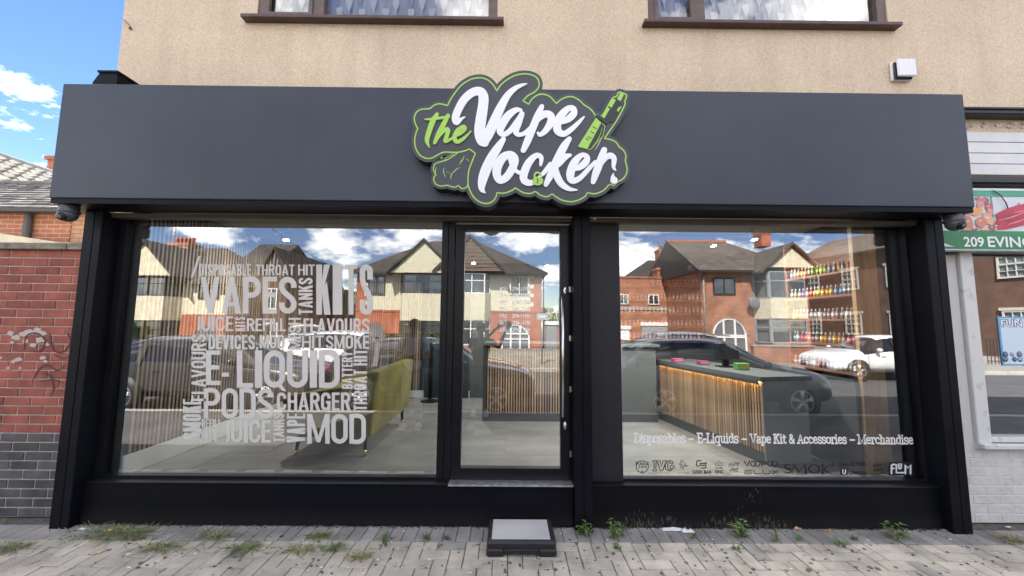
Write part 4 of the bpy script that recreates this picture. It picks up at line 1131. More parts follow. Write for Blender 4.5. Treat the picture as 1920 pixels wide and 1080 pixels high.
# graffiti scribble and pale patches
gf = MB()
def cg(x, y): p = at(x/2, 540+y/2, -0.003); return (p.x, p.z)
for s_ in ([(90,230,2),(100,180,3),(140,170,3),(170,200,3),(150,235,3),(110,235,2)], [(120,350,1),(150,300,3),(180,290,3),(215,310,2),(240,290,2)], [(185,170,2),(200,230,3),(235,240,2),(265,200,3),(250,170,2)],
           [(160,320,2),(190,330,3),(200,380,3),(185,405,1)], [(205,250,2),(240,265,2),(265,250,1)], [(150,350,1),(200,345,3),(245,360,1)]):
    stroke(gf, s_, -0.0035, -0.003, cg)
gf.build('graffiti_scrawl', mat('faded_spray_paint', (0.10, 0.05, 0.05), 0.9), yw)
gp = MB()
for (x_, y_, r_) in ((40,170,9),(60,185,12),(85,172,10),(110,165,14),(140,160,13),(160,170,10),(150,195,12),(95,200,8),(50,275,7),(70,268,9),(75,300,5),(160,262,8),(170,275,6),(0,262,6),(30,300,5),(125,215,9),(175,212,7),(45,205,6)):
    rk = [rnd.uniform(.75, 1.35) for t in range(16)]; pts = [cg(x_+r_*1.3*rk[t]*math.cos(t*PI/8), y_+r_*.9*rk[t]*math.sin(t*PI/8)) for t in range(16)]
    gp.poly([(q[0], -0.0022-rnd.uniform(0, .0006), q[1]) for q in pts])
gp.build('limescale_patches', mat('flaking_white_residue', (0.5, 0.42, 0.38), 0.9), yw)

# ------------------------------------------------------------------ buildings behind the yard wall
M_BRK = brick_mat('orange_red_brickwork', (0.50, 0.19, 0.09), (0.40, 0.14, 0.07), (0.5, 0.42, 0.33), dirt=0.3)
M_BRK2 = brick_mat('pale_orange_brickwork', (0.62, 0.36, 0.22), (0.58, 0.32, 0.2), (0.3, 0.16, 0.10), dirt=0.15)
M_SLATE2 = mat('worn_slates', (0.17, 0.16, 0.15), 0.85, var=0.45, scale=3, stretch=(1.2, 1, 9), bump=0.4, bscale=20)
out = empty('brick_outbuilding', (-7, 4.0, 0), 'old orange brick outbuilding with sagging slate roof behind the yard wall', 'building')
Yo = 3.0
zt = at(60, 396, Yo).z; xr = at(135, 400, Yo).x
MB().box(-14, xr, Yo, Yo+0.3, 0, zt).box(-14, xr, Yo+0.3001, Yo+3.0, 0, zt-0.01).build('brick_wall', M_BRK, out)
pr = [at(136, 402, Yo+0.01), at(166, 392, Yo+0.01), at(166, 460, Yo+0.01)]
MB().box(xr+0.001, xr+1.0, Yo+0.02, Yo+0.3, 0, zt+0.06).build('brick_pier', M_BRK2, out)
# slates laid course by course
sb = MB()
ridge = at(40, 345, Yo+1.6)
n_c = 11
for i in range(n_c):
    t0, t1 = i/n_c, (i+1)/n_c
    ya, za = Yo-0.12+(1.75)*t0, zt+0.02+(ridge.z-zt)*t0
    yb, zb = Yo-0.12+(1.75)*t1, zt+0.02+(ridge.z-zt)*t1
    x = -14.0+ (0.13 if i % 2 else 0)
    while x < xr+1.0:
        w_ = 0.26; d_ = rnd.uniform(0, 0.02)
        sb.add([(x, ya-0.03, za+0.012+d_), (x+w_-0.006, ya-0.03, za+0.012+d_), (x+w_-0.006, yb, zb+0.004), (x, yb, zb+0.004), (x, ya-0.03, za-0.004), (x+w_-0.006, ya-0.03, za-0.004)], [(0, 1, 2, 3), (4, 5, 1, 0)])
        x += w_
tag(sb.build('roof_slates', mat('old_slate', (0.16, 0.15, 0.14), 0.85, var=0.4, scale=2.5), out), kind='stuff')
MB().prism([(-14, Yo-0.1, zt), (-14, Yo+1.65, ridge.z-0.02), (-14, Yo+3.2, zt)], (xr+15, 0, 0)).build('roof_deck', mat('roof_timber', (0.06, 0.055, 0.05), 0.9), out)
MB().box(-14, xr+1.0, Yo+1.55, Yo+1.75, ridge.z-0.01, ridge.z+0.06, ch=0.02).build('ridge_cap', mat('grey_ridge', (0.22, 0.21, 0.2), 0.9, var=0.3, scale=4), out)
q = at(52, 420, Yo-0.06)
MB().tube([(q.x, Yo-0.06, 0.0), (q.x, Yo-0.06, zt)], 0.05, 10).build('downpipe', mat('grey_brown_pipe', (0.11, 0.10, 0.10), 0.6), out)
MB().box(-14, xr+0.9, Yo-0.16, Yo-0.04, zt-0.05, zt+0.01, ch=0.01).build('gutter', mat('old_gutter', (0.09, 0.085, 0.08), 0.7), out)

# lean-to sheet roof in the yard
ya, yb = 0.6, 2.6
pa, pb, pc = at(0, 424, yb), at(135, 457, yb), at(0, 458, 0.9)
lt = MB()
z_l = at(0, 425, yb).z; z_r = at(140, 459, yb).z
xl = at(0, 425, yb).x; xr2 = at(140, 459, yb).x
lt.prism([(xl-3, yb, z_l+ (z_l-z_r)*1.2), (xr2, yb, z_r), (xr2, yb, z_r-0.06), (xl-3, yb, z_l+(z_l-z_r)*1.2-0.06-0.6)], (0, 0.25, 0))
lt.prism([(xl-3, yb, 0), (xl-3, yb, z_l-0.1), (xr2, yb, z_r-0.061), (xr2, yb, 0)], (0, 0.2, 0))
tag(lt.build('yard_wall_gable', mat('cream_render', (0.60, 0.55, 0.40), 0.9, var=0.15, scale=4)), 'sloping cream rendered wall rising just behind the coping of the brick wall', 'wall')

# tiled house further back: its ridge runs away from the street, the slope facing the shop shows
tl = empty('tiled_house', (-16, 9, 0), 'house with pale grey pantile roof and red chimney far behind the yard wall', 'house')
ra = at(0, 297, 6.8); XR, ZR = ra.x, ra.z
Y0_, Y1_ = 4.6, 19.0
SW, SD = 3.4, 2.3                                                # run and drop of the slope
MB().box(XR-SW+.3, XR+SW-.3, Y0_+.3, Y1_-.3, 0, ZR-SD).build('house_wall', M_BRK, tl)
MB().prism([(XR-SW, Y0_, ZR-SD), (XR+SW, Y0_, ZR-SD), (XR, Y0_, ZR-0.05)], (0, Y1_-Y0_, 0)).build('roof_deck', mat('roof_deck_pale', (0.3, 0.3, 0.26), 0.9), tl)
pt = MB(); nr = 13
for i in range(nr):
    t0, t1 = i/nr, (i+1.1)/nr
    xa_, za_ = XR+SW*(1-t0)+.05, ZR-SD*(1-t0)+.05
    xb_, zb2 = XR+SW*(1-min(1, t1)), ZR-SD*(1-min(1, t1))+.02
    y = Y0_
    while y < Y1_:
        pt.add([(xa_, y, za_), (xa_+.04, y+.13, za_+.07), (xa_, y+.27, za_), (xb2 if False else xb_, y+.27, zb2), (xb_+.03, y+.13, zb2+.06), (xb_, y, zb2), (xa_, y, za_-.06), (xa_, y+.27, za_-.06)],
               [(0, 1, 4, 5), (1, 2, 3, 4), (0, 6, 7, 2, 1)])
        y += .28
tag(pt.build('roof_tiles', mat('pale_pantile', (0.27, 0.255, 0.22), 0.8, var=0.25, scale=3), tl), kind='stuff')
MB().tube([(XR, Y0_, ZR+.04), (XR, Y1_, ZR+.04)], .12, 8).build('ridge_tiles', mat('pale_ridge', (0.30, 0.30, 0.27), 0.9, var=0.2), tl)
c0, c1 = at(86, 330, 10.5), at(104, 300, 10.5)
MB().box(c0.x, c0.x+0.9, 10.5, 11.5, c0.z-2.5, c1.z).box(c0.x-0.07, c0.x+0.97, 10.43, 11.57, c1.z+0.001, c1.z+0.14).build('chimney', brick_mat('chimney_brick', (0.42, 0.12, 0.07), (0.36, 0.1, 0.06), (0.3, 0.2, 0.15)), tl)

# ------------------------------------------------------------------ neighbour shop on the right
nb = empty('neighbour_shop', (5.5, 0, 0), 'white painted grocery shopfront next door with green 209 sign above its window', 'shopfront')
M_WPAINT = mat('peeling_white_masonry', (0.62, 0.61, 0.57), 0.85, col2=(0.50, 0.48, 0.42), scale=7, detail=10, pos=(0.52, 0.66), world=True, bump=0.8, bscale=22, rand=0.05)
M_WTIM = mat('worn_white_timber', (0.66, 0.66, 0.62), 0.6, col2=(0.42, 0.40, 0.36), scale=9, pos=(0.58, 0.72))
M_NFR = mat('dark_gutter', (0.02, 0.02, 0.022), 0.5)
B('pier_core', mat('white_mortar', (0.60, 0.59, 0.55), 0.9), nb, 3.69, 9.0, 0.0025, 0.25, 0, 0.66)
B('pier_core', MATS['white_mortar'], nb, 3.69, 3.97, 0.0025, 0.25, 0.6601, 2.27)
me_w = shared_box('painted_brick', 0.2195, 0.10, 0.0705, M_WPAINT, 0.004)
me_wh = shared_box('painted_brick', 0.0, 0.10, 0.0705, M_WPAINT, 0.004) if False else None
for c_ in range(30):
    z = 0.0365+c_*0.0747
    x = 3.80 + (0.1125 if c_ % 2 else 0)
    xm = 6.2 if z < 0.62 else 3.87
    while x < xm:
        link('painted_brick', me_w, nb, loc=(x, 0.05+rnd.uniform(-.001, .001), z), rot=(0, 0, rnd.uniform(-.004, .004)))
        x += 0.225
# old timber strip, window frame, glass
nwx0 = 4.03; nwz0 = 0.70; nwz1 = at(1850, 474, 0.0).z
MB().box(3.975, nwx0+0.06, -0.03, 0.12, 0.60, nwz1+0.02, ch=0.005).box(nwx0+0.0601, 9, -0.03, 0.10, 0.66, nwz0, ch=0.005).box(nwx0-0.06, 9, -0.075, -0.031, 0.615, 0.655, ch=0.006) \
    .box(5.9, 5.97, -0.03, 0.1, nwz0+0.001, nwz1).box(nwx0+0.0601, 9, -0.02, 0.1, nwz1+0.001, nwz1+0.03).build('window_frame', M_WTIM, nb)
NG = glass_mat('grocery_glass', 5.5, 0.18)
mb = MB(); y = 0.03; mb.add([(nwx0+0.05, y, nwz0-.01), (5.9, y, nwz0-.01), (5.9, y, nwz1+.01), (nwx0+0.05, y, nwz1+.01)], [(0, 1, 2, 3)])
mb.add([(5.97, y, nwz0-.01), (8.9, y, nwz0-.01), (8.9, y, nwz1+.01), (5.97, y, nwz1+.01)], [(0, 1, 2, 3)])
mb.build('window_pane', NG, nb, fix=False)
B('pier', M_WPAINT, nb, 8.9, 9.4, -0.02, 0.3, 0.0, 2.6)
# sign
z0s, z1s = at(1790, 469, -0.14).z, at(1850, 352, -0.14).z
M_SG = mat('green_sign_print', (0.035, 0.22, 0.085), 0.35, var=0.12, scale=2)
M_SG2 = mat('pale_green_strip', (0.07, 0.33, 0.20), 0.35, var=0.1, scale=2)
M_SW = mat('sign_white_print', (0.66, 0.70, 0.72), 0.35)
nsx0 = at(1766, 440, -0.14).x
sgn = B('sign_panel', M_SW, nb, nsx0, 9.0, -0.13, -0.06, z0s, z1s+0.0, ch=0.004)
zz = lambda py: at(1840, py, -0.132).z
MB().box(nsx0+0.003, 8.99, -0.134, -0.1305, zz(467), zz(433)).build('green_band', M_SG, sgn)
MB().box(nsx0+0.003, 8.99, -0.134, -0.1305, zz(368), zz(357)).build('green_strip', M_SG2, sgn)
for px_ in (1784, 1862):
    q = at(px_, 400, -0.134).x
    MB().box(q-0.006, q+0.006, -0.134, -0.1305, zz(432.8), zz(368.2)).build('green_divider', M_SG2, sgn)
for i in range(3):
    q = 5.5+i*0.9
    MB().box(q-0.006, q+0.006, -0.134, -0.1305, zz(432.8), zz(368.2)).build('green_divider', M_SG2, sgn)
def cn_(x, y): p = at(1740+x/6, 330+y/6, -0.136); return (p.x, p.z)
cols = [(0.62, 0.22, 0.14), (0.70, 0.40, 0.28), (0.55, 0.12, 0.12), (0.78, 0.38, 0.10), (0.68, 0.30, 0.25), (0.36, 0.12, 0.14)]
food = MB(); i = 0
for (x_, y_, a_, b_, ang, k) in ((640, 280, 50, 40, 0, 5), (590, 320, 40, 45, .3, 4), (690, 350, 45, 45, .8, 2), (700, 400, 45, 30, 1, 4), (550, 400, 70, 45, -.3, 3), (680, 480, 85, 48, .9, 1), (600, 520, 65, 60, 0, 0), (460, 520, 85, 42, 1.2, 0),
                           (430, 420, 50, 35, 0, 4), (400, 540, 60, 35, .9, 4), (430, 600, 60, 22, .2, 4), (640, 600, 50, 20, 0, 1), (560, 250, 25, 25, 0, 2), (750, 590, 25, 30, 0, 1), (720, 580, 40, 30, 0, 5), (530, 600, 35, 16, 0, 5)):
    i += 1
    pts = []
    for t in range(16):
        th = t*PI/8; u0, v0 = a_*math.cos(th), b_*math.sin(th)
        X_, Y_ = x_+u0*math.cos(ang)-v0*math.sin(ang), y_+u0*math.sin(ang)+v0*math.cos(ang)
        pts.append(cn_(min(770, X_), max(235, min(612, Y_))))
    food.poly([(q[0], -0.136-0.0002*i, q[1]) for q in pts], k)
    hl = [cn_(min(765, x_-a_*.2+a_*.35*math.cos(t*PI/4)), max(238, min(608, y_-b_*.25+b_*.25*math.sin(t*PI/4)))) for t in range(8)]
    food.poly([(q[0], -0.1361-0.0002*i, q[1]) for q in hl], 1 if k != 1 else 6)
food.build('sweet_potato_picture', [mat('print_%d' % k, c_, 0.4) for k, c_ in enumerate(cols)]+[mat('print_light', (0.8, 0.6, 0.45), 0.4)], sgn)
ch = MB()
for s_ in ([(780,440,20),(900,410,45),(1050,370,50),(1300,330,60),(1700,300,70)], [(785,520,25),(950,490,50),(1150,440,60),(1500,420,60)], [(790,580,25),(900,560,35),(1050,520,40),(1300,480,30)], [(790,480,18),(1000,430,30),(1200,400,30)],
           [(1020,350,8),(1025,300,3)], [(1000,390,25),(1100,330,22),(1250,290,15)]):
    stroke(ch, s_, -0.1365-0.0003*rnd.random(), -0.135, cn_, mi=0)
for s_ in ([(800,500,3),(950,460,6),(1080,410,3)], [(900,545,3),(1000,515,6),(1100,480,3)], [(960,410,2),(1040,400,5),(1100,385,2)]):
    stroke(ch, s_, -0.1375, -0.137, cn_, mi=1)
ch.build('red_chilli_picture', [mat('chilli_print', (0.50, 0.035, 0.07), 0.35, var=0.25, scale=8), mat('chilli_light', (0.75, 0.3, 0.3), 0.35)], sgn)
text_on('sign_number', '209', (1807, 444, 1845, 463), -0.1365, mat('sign_letters', (0.8, 0.82, 0.78), 0.4), sgn, off=.02)
text_on('sign_lettering', 'EVINGTON', (1852, 444, 2003, 464), -0.1365, MATS['sign_letters'], sgn, off=.02)
cb = MB(); cb.tube([at(1862, 357, -.14), at(1876, 366, -.15), at(1886, 380, -.15), at(1890, 391, -.14)], 0.004, 6)
cb.build('loose_cable', M_NFR, sgn)
# torn vinyl corner, boards, beams
tp = MB(); q = [(145, 700), (150, 790), (300, 795), (230, 775), (175, 750)]
tp.poly([(cn_(*k)[0], -0.1362, cn_(*k)[1]) for k in q]); tp.build('torn_corner', M_SW, sgn)
M_BOARD = mat('white_timber_board', (0.72, 0.72, 0.70), 0.55, var=0.04, scale=6, rand=0.03)
bz = [at(1840, p_, -0.06).z for p_ in (329, 308, 288, 267.5, 248.5)]
for i in range(4):
    B('white_board', M_BOARD, nb, 3.735, 9.0, -0.075, -0.051, bz[i]+0.002, bz[i+1]-0.004, ch=0.003)
B('cornice_beam', M_NFR, nb, 3.70, 9.2, -0.11, -0.0505, at(1850, 349, -.1).z, at(1850, 331, -.1).z, ch=0.006)
B('cornice_lip', M_NFR, nb, 3.70, 9.2, -0.14, -0.111, at(1850, 345, -.1).z, at(1850, 337, -.1).z, ch=0.004)
gt = MB(); gz = at(1860, 211, -.12).z
gt.box(3.72, 9.3, -0.15, -0.051, gz-0.03, gz+0.03, ch=0.01).box(3.72, 9.3, -0.165, -0.1501, gz+0.008, gz+0.028, ch=0.004)
gt.build('gutter_rail', M_NFR, nb)
rm = MB()
for i in range(260):
    x_ = rnd.uniform(3.74, 6.5); top = rnd.random() < .5
    z_ = (gz+0.05+rnd.uniform(0, .035)) if top else (gz-0.055-abs(rnd.gauss(0, .03)))
    r_ = rnd.uniform(.01, .03)
    rm.ball((x_, WY-0.002, z_), r_, 6, sq=(1.5, 0.35, .6))
rm.build('rough_mortar', mat('crumbling_mortar', (0.62, 0.56, 0.47), 0.95, var=0.4, scale=20, bump=0.5), nb)['kind'] = 'stuff'
# inside the neighbour's window
B('room_back', mat('dim_shop_inside', (0.10, 0.09, 0.08), 0.9), nb, 3.98, 9.0, 1.5, 1.6, 0, 2.9)
B('room_floor', MATS['dim_shop_inside'], nb, 3.98, 9.0, 0.251, 1.499, 0.0, 0.3)
ps = empty('fair_poster', (4.8, 0.06, 1.5), 'pale blue fun fair poster stuck on the neighbour window', 'poster')
q0, q1 = at(1873, 685, 0.05), at(1874, 594, 0.05)
pw = 0.62
MB().box(q0.x, q0.x+pw, 0.024, 0.028, q0.z, q1.z).build('poster_border', mat('poster_blue', (0.16, 0.40, 0.62), 0.5, emit=(0.16, 0.40, 0.62), estr=0.0), ps)
MB().box(q0.x+0.014, q0.x+pw-0.014, 0.021, 0.0238, q0.z+0.015, q1.z-0.015).build('poster_sheet', mat('poster_white', (0.62, 0.74, 0.82), 0.5), ps)
text_on('poster_lettering', 'FUN FAIR', (1876, 599, 1968, 614), 0.0207, mat('poster_ink', (0.03, 0.07, 0.2), 0.5), ps, off=.09)
text_on('poster_lettering', 'FUN FAIR', (1877, 600, 1967, 613), 0.0203, mat('poster_letter_white', (0.8, 0.82, 0.85), 0.5), ps, off=.02)
pc_ = MB()
for k in range(9):
    q = at(1880+ (k % 5)*13+rnd.uniform(-3, 3), 664+(k//5)*9, 0.045)
    pc_.lathe([(0.0, 0), (rnd.uniform(.018, .03), 0.0), (0.0, -0.001)], (q.x, 0.0207-k*0.0001, q.z), ax='y', seg=10, mi=k % 3)
pc_.build('poster_pictures', [mat('pp1', (0.08, 0.16, 0.3), 0.5), mat('pp2', (0.3, 0.45, 0.6), 0.5), mat('pp3', (0.2, 0.2, 0.25), 0.5)], ps)
# ------------------------------------------------------------------ inside the shop
FZ = 0.308
RX0, RX1, RY1, RZ1 = -3.28, 3.45, 3.55, 2.72
M_WALLG = mat('grey_interior_paint', (0.11, 0.12, 0.12), 0.6, var=0.05, scale=1.5)
M_DARKG = mat('graphite_paint', (0.075, 0.08, 0.085), 0.5)
M_CEIL = mat('shop_ceiling', (0.40, 0.40, 0.39), 0.9)
M_TILE = mat('pale_marble_tile', (0.40, 0.402, 0.39), 0.22, col2=(0.29, 0.295, 0.288), scale=1.6, detail=9, pos=(0.42, 0.68), rand=0.03, stretch=(1, 2.2, 1))
M_GROUT = mat('tile_grout', (0.25, 0.25, 0.25), 0.9)
M_SLAT = mat('walnut_slat', (0.52, 0.37, 0.25), 0.5, var=0.25, scale=5, stretch=(3, 3, 0.5), rand=0.35)
M_SLATD = mat('grey_oak_slat', (0.33, 0.25, 0.18), 0.55, var=0.3, scale=5, stretch=(3, 3, 0.4), rand=0.45)
M_FELT = mat('black_felt', (0.01, 0.01, 0.01), 0.95)
M_SKIRT = mat('white_skirting', (0.85, 0.87, 0.85), 0.35)
M_SHELF = mat('dark_walnut_shelf', (0.19, 0.085, 0.05), 0.5, var=0.3, scale=5, stretch=(1, 1, 6))
M_OAK = mat('warm_oak_end', (0.50, 0.30, 0.14), 0.5, var=0.25, scale=3, stretch=(5, 5, 0.6))
M_COUNT = mat('counter_grey', (0.15, 0.165, 0.165), 0.45)
fl = tag(MB().box(RX0, RX1, 0.031, RY1, FZ-0.25, FZ-0.004).build('shop_floor', M_GROUT), kind='structure')
tx = 1.2; ty = 0.6
me_t = shared_box('floor_tile', tx-0.004, ty-0.004, 0.02, M_TILE, 0.001)
jy = 0
y = 0.033
while y < RY1-0.01:
    h_ = min(ty, RY1-y)
    x = RX0-(0.35 if jy % 2 else 0.75)
    while x < RX1-0.01:
        a, b = max(x, RX0), min(x+tx, RX1)
        if b-a > 0.03:
            if b-a > tx-0.01 and h_ > ty-0.01: link('floor_tile', me_t, fl, loc=(x+tx/2, y+ty/2, FZ-0.011), rot=(0, 0, PI if rnd.random() < .5 else 0))
            else: B('floor_tile', M_TILE, fl, a, b-0.004, y, y+h_-0.004, FZ-0.021, FZ-0.001)
        x += tx
    y += ty; jy += 1
def S(name, m, *a): return tag(MB().box(*a).build(name, m), kind='structure')
S('shop_back_wall', M_WALLG, -3.45, 3.6, RY1+0.001, RY1+0.1, FZ, RZ1)
S('shop_side_wall', M_WALLG, -3.42, RX0-0.001, 0.06, RY1, FZ, RZ1)
S('shop_side_wall', M_DARKG, RX1+0.001, 3.6, 0.06, RY1, FZ, RZ1)
S('shop_ceiling', M_CEIL, -3.45, 3.6, 0.021, RY1+0.1, RZ1+0.001, RZ1+0.15)
# slatted panelling on the side wall
z_sk = 0.478
sw = empty('slatted_wall_panel', (RX0, 1.8, FZ), 'grey oak slatted panelling along the side wall above white skirting', 'wall panel')
B('felt_backing', M_FELT, sw, RX0+0.001, RX0+0.008, 0.07, RY1-0.02, z_sk, RZ1-0.002)
B('skirting', M_SKIRT, sw, RX0+0.001, RX0+0.02, 0.035, RY1-0.02, FZ+0.0005, z_sk-0.001, ch=0.003)
me_sl = shared_box('slat', 0.011, 0.023, RZ1-z_sk-0.006, M_SLATD, 0.002)
y = 0.085
while y < RY1-0.05:
    link('slat', me_sl, sw, loc=(RX0+0.0138, y, (RZ1+z_sk)/2)); y += 0.043
bwp = empty('slatted_back_panel', (-2.2, RY1, FZ), 'slatted wood panelling on the back wall behind the green sofa', 'wall panel')
B('felt_backing', M_FELT, bwp, -3.2, -1.55, RY1-0.008, RY1-0.001, FZ+0.12, 2.35)
me_s2 = shared_box('slat', 0.027, 0.02, 2.35-FZ-0.125, M_SLATD, 0.002)
x = -3.17
while x < -1.57: link('slat', me_s2, bwp, loc=(x, RY1-0.0185, (2.35+FZ+0.12)/2)); x += 0.040
B('skirting', M_SKIRT, bwp, -3.25, -0.7, RY1-0.02, RY1-0.0005, FZ+0.0005, FZ+0.119)
# back door and tall dark stand
bd_ = empty('back_room_door', (-1.15, RY1, FZ), 'dark panelled door in the back wall beside the sofa', 'door')
B('door_leaf', mat('dark_teal_door', (0.035, 0.05, 0.05), 0.4), bd_, -1.5, -0.72, RY1-0.06, RY1-0.021, FZ+0.002, FZ+1.95, ch=0.004)
for (za, zb) in ((0.2, 0.85), (1.0, 1.8)): B('door_panel', MATS['dark_teal_door'], bd_, -1.38, -0.84, RY1-0.07, RY1-0.0605, FZ+za, FZ+zb, ch=0.006)
MB().tube([(-1.42, RY1-0.07, FZ+0.95), (-1.42, RY1-0.11, FZ+0.95), (-1.32, RY1-0.11, FZ+0.95)], 0.009, 8).build('door_handle', M_STEEL, bd_)
q = at(812, 548, 3.2)
stn = empty('display_stand', (q.x, 3.2, FZ), 'tall black floor stand with a flat box head near the back wall', 'stand')
MB().box(q.x-0.03, q.x+0.03, 3.17, 3.23, FZ+0.02, q.z-0.04).build('post', M_BLACK, stn)
MB().box(q.x-0.15, q.x+0.15, 3.1, 3.3, q.z-0.04, q.z+0.04, ch=0.008).build('box_head', M_BLACK, stn)
MB().lathe([(0.16, 0), (0.16, 0.012), (0.03, 0.02)], (q.x, 3.2, FZ), seg=20).build('foot', M_BLACK, stn)

# ---- sofa
M_VELV = mat('olive_velvet', (0.24, 0.205, 0.026), 0.75, var=0.35, scale=2.2, bump=0.1, bscale=60)
M_VELV.node_tree.nodes['Principled BSDF'].inputs['Sheen Weight'].default_value = 0.15
M_GOLD = mat('brass_ferrule', (0.75, 0.55, 0.2), 0.25, 1.0)
sx0, sx1, sy0, sy1 = -2.20, -1.33, 0.46, 1.86
so = empty('sofa', (-1.75, 1.1, FZ), 'olive green velvet sofa with brass tipped legs seen through the word cloud window', 'sofa')
zb = at(620, 820, sy0).z
ztop = at(620, 716, sy0).z
MB().box(sx0, sx1, sy0+0.12, sy1-0.12, zb, zb+0.20, ch=0.02).build('seat_base', M_VELV, so)
MB().box(sx0-0.01, sx1-0.17, sy0+0.125, (sy0+sy1)/2-0.003, zb+0.201, zb+0.33, ch=0.04).build('seat_cushion', M_VELV, so)
MB().box(sx0-0.01, sx1-0.17, (sy0+sy1)/2+0.003, sy1-0.125, zb+0.201, zb+0.33, ch=0.04).build('seat_cushion', M_VELV, so)
zt_ = ztop
bk = MB().prism([(sx1-0.16, sy0+0.02, zb+0.02), (sx1+0.0, sy0+0.02, zb+0.02), (sx1+0.05, sy0+0.02, zt_+0.10), (sx1-0.08, sy0+0.02, zt_+0.10)], (0, sy1-sy0-0.04, 0))
bko = bk.build('backrest', M_VELV, so)
md = bko.modifiers.new('bev', 'BEVEL'); md.width = 0.03; md.segments = 3
for (ya, yb) in ((sy0, sy0+0.119), (sy1-0.119, sy1)):
    am = MB().prism([(sx0, ya, zb), (sx1-0.0, ya, zb), (sx1+0.03, ya, zt_), (sx0+0.02, ya, zt_-0.14), (sx0, ya, zt_-0.16)], (0, yb-ya, 0)).build('armrest', M_VELV, so)
    md = am.modifiers.new('bev', 'BEVEL'); md.width = 0.03; md.segments = 3
for (lx, ly) in ((sx0+0.12, sy0+0.13), (sx1-0.10, sy0+0.13), (sx0+0.12, sy1-0.13), (sx1-0.06, sy1-0.13)):
    dx = (-0.03 if lx < -1.8 else 0.01)
    lg = MB().tube([(lx, ly, zb+0.01), (lx+dx*.65, ly-0.01, FZ+0.061)], [0.022, 0.015], 12).build('leg', M_BLACK, so)
    MB().tube([(lx+dx*.65, ly-0.01, FZ+0.06), (lx+dx, ly-0.015, FZ+0.001)], [0.0155, 0.0125], 12).build('brass_tip', M_GOLD, lg)

# ---- counters
M_LED = mat('warm_led', (1, 0.7, 0.35), 0.5, emit=(1.0, 0.56, 0.17), estr=9)
ct = empty('reception_counter', (0.9, 2.1, FZ), 'slatted wood front counter facing the door with grey plinth', 'counter')
CY = 1.95
cxa, cxm, cxb = -0.31, 0.98, 2.02
ztc = at(980, 652, CY).z
B('counter_body', M_DARKG, ct, cxa, cxb, CY+0.03, CY+0.6, FZ+0.001, ztc)
B('felt_backing', M_FELT, ct, cxa+0.001, cxm+0.009, CY+0.0296, CY+0.0299, FZ+0.101, ztc-0.001)
B('plinth', M_DARKG, ct, cxa, cxb, CY-0.001, CY+0.0295, FZ+0.001, FZ+0.10)
B('end_post', M_DARKG, ct, cxa-0.05, cxa-0.001, CY-0.005, CY+0.6, FZ+0.001, ztc+0.02)
B('worktop', M_COUNT, ct, cxa-0.05, cxb+0.05, CY-0.03, CY+0.65, ztc+0.021, ztc+0.06, ch=0.004)
me_c = shared_box('slat', 0.021, 0.013, ztc-FZ-0.105, M_SLAT, 0.002)
x = cxa+0.02
while x < cxm: link('slat', me_c, ct, loc=(x, CY+0.022, (ztc+FZ+0.10)/2)); x += 0.036
B('grey_front_panel', M_COUNT, ct, cxm+0.01, cxb-0.002, CY+0.005, CY+0.0295, FZ+0.101, ztc)
c2 = empty('long_counter', (2.4, 1.1, FZ), 'long slatted counter with a warm glowing strip under its top by the logo window', 'counter')
P0 = atz(1237, 786, FZ); P1 = atz(1435, 872, FZ)
P1.y = max(P1.y, 0.28)
d = (P1-P0); d.z = 0; L_ = d.length; d.normalize(); nrm = Vector((-d.y, d.x, 0))
if nrm.x < 0: nrm = -nrm                                        # into the body (+x)
zt0 = at(1237, 680, P0.y).z
zt2 = zt0
def cpt(s_, n_, z): return P0+d*s_+nrm*n_+Vector((0, 0, z-P0.z))
def cbox(mb, s0_, s1_, n0, n1, z0, z1, mi=0):
    p = [cpt(s0_, n0, z0), cpt(s1_, n0, z0), cpt(s1_, n1, z0), cpt(s0_, n1, z0)]
    mb.prism(p, (0, 0, z1-z0), mi); return mb
cbox(MB(), 0, L_, 0.026, 0.52, FZ+0.001, zt2-0.001).build('counter_body', M_COUNT, c2)
cbox(MB(), 0.001, L_-0.001, 0.0252, 0.0258, FZ+0.101, zt2-0.002).build('felt_backing', M_FELT, c2)
cbox(MB(), 0, L_-0.001, 0.0, 0.0255, FZ+0.001, FZ+0.10).build('plinth', M_DARKG, c2)
cbox(MB(), L_+0.001, L_+0.012, 0.0, 0.52, FZ+0.001, zt2-0.001).build('end_panel', mat('counter_grey_lit', (0.36, 0.38, 0.38), 0.4), c2)  # counter grey lightened here to stand for light on the end
cbox(MB(), -0.03, L_+0.03, -0.035, 0.56, zt2, zt2+0.045).build('worktop', M_COUNT, c2)
cbox(MB(), 0.0, L_, -0.022, -0.012, zt2-0.014, zt2-0.003).build('led_strip', M_LED, c2)
cbox(MB(), 0.0, L_, -0.0335, -0.0235, zt2-0.03, zt2-0.0005).build('led_lip', M_DARKG, c2)
ang = math.atan2(d.y, d.x)
me_c2 = shared_box('slat', 0.021, 0.013, zt2-FZ-0.12, M_SLAT, 0.002)
s_ = 0.015
while s_ < L_-0.012:
    p = cpt(s_, 0.0185, (zt2-0.016+FZ+0.102)/2)
    link('slat', me_c2, c2, loc=p, rot=(0, 0, ang)); s_ += 0.034
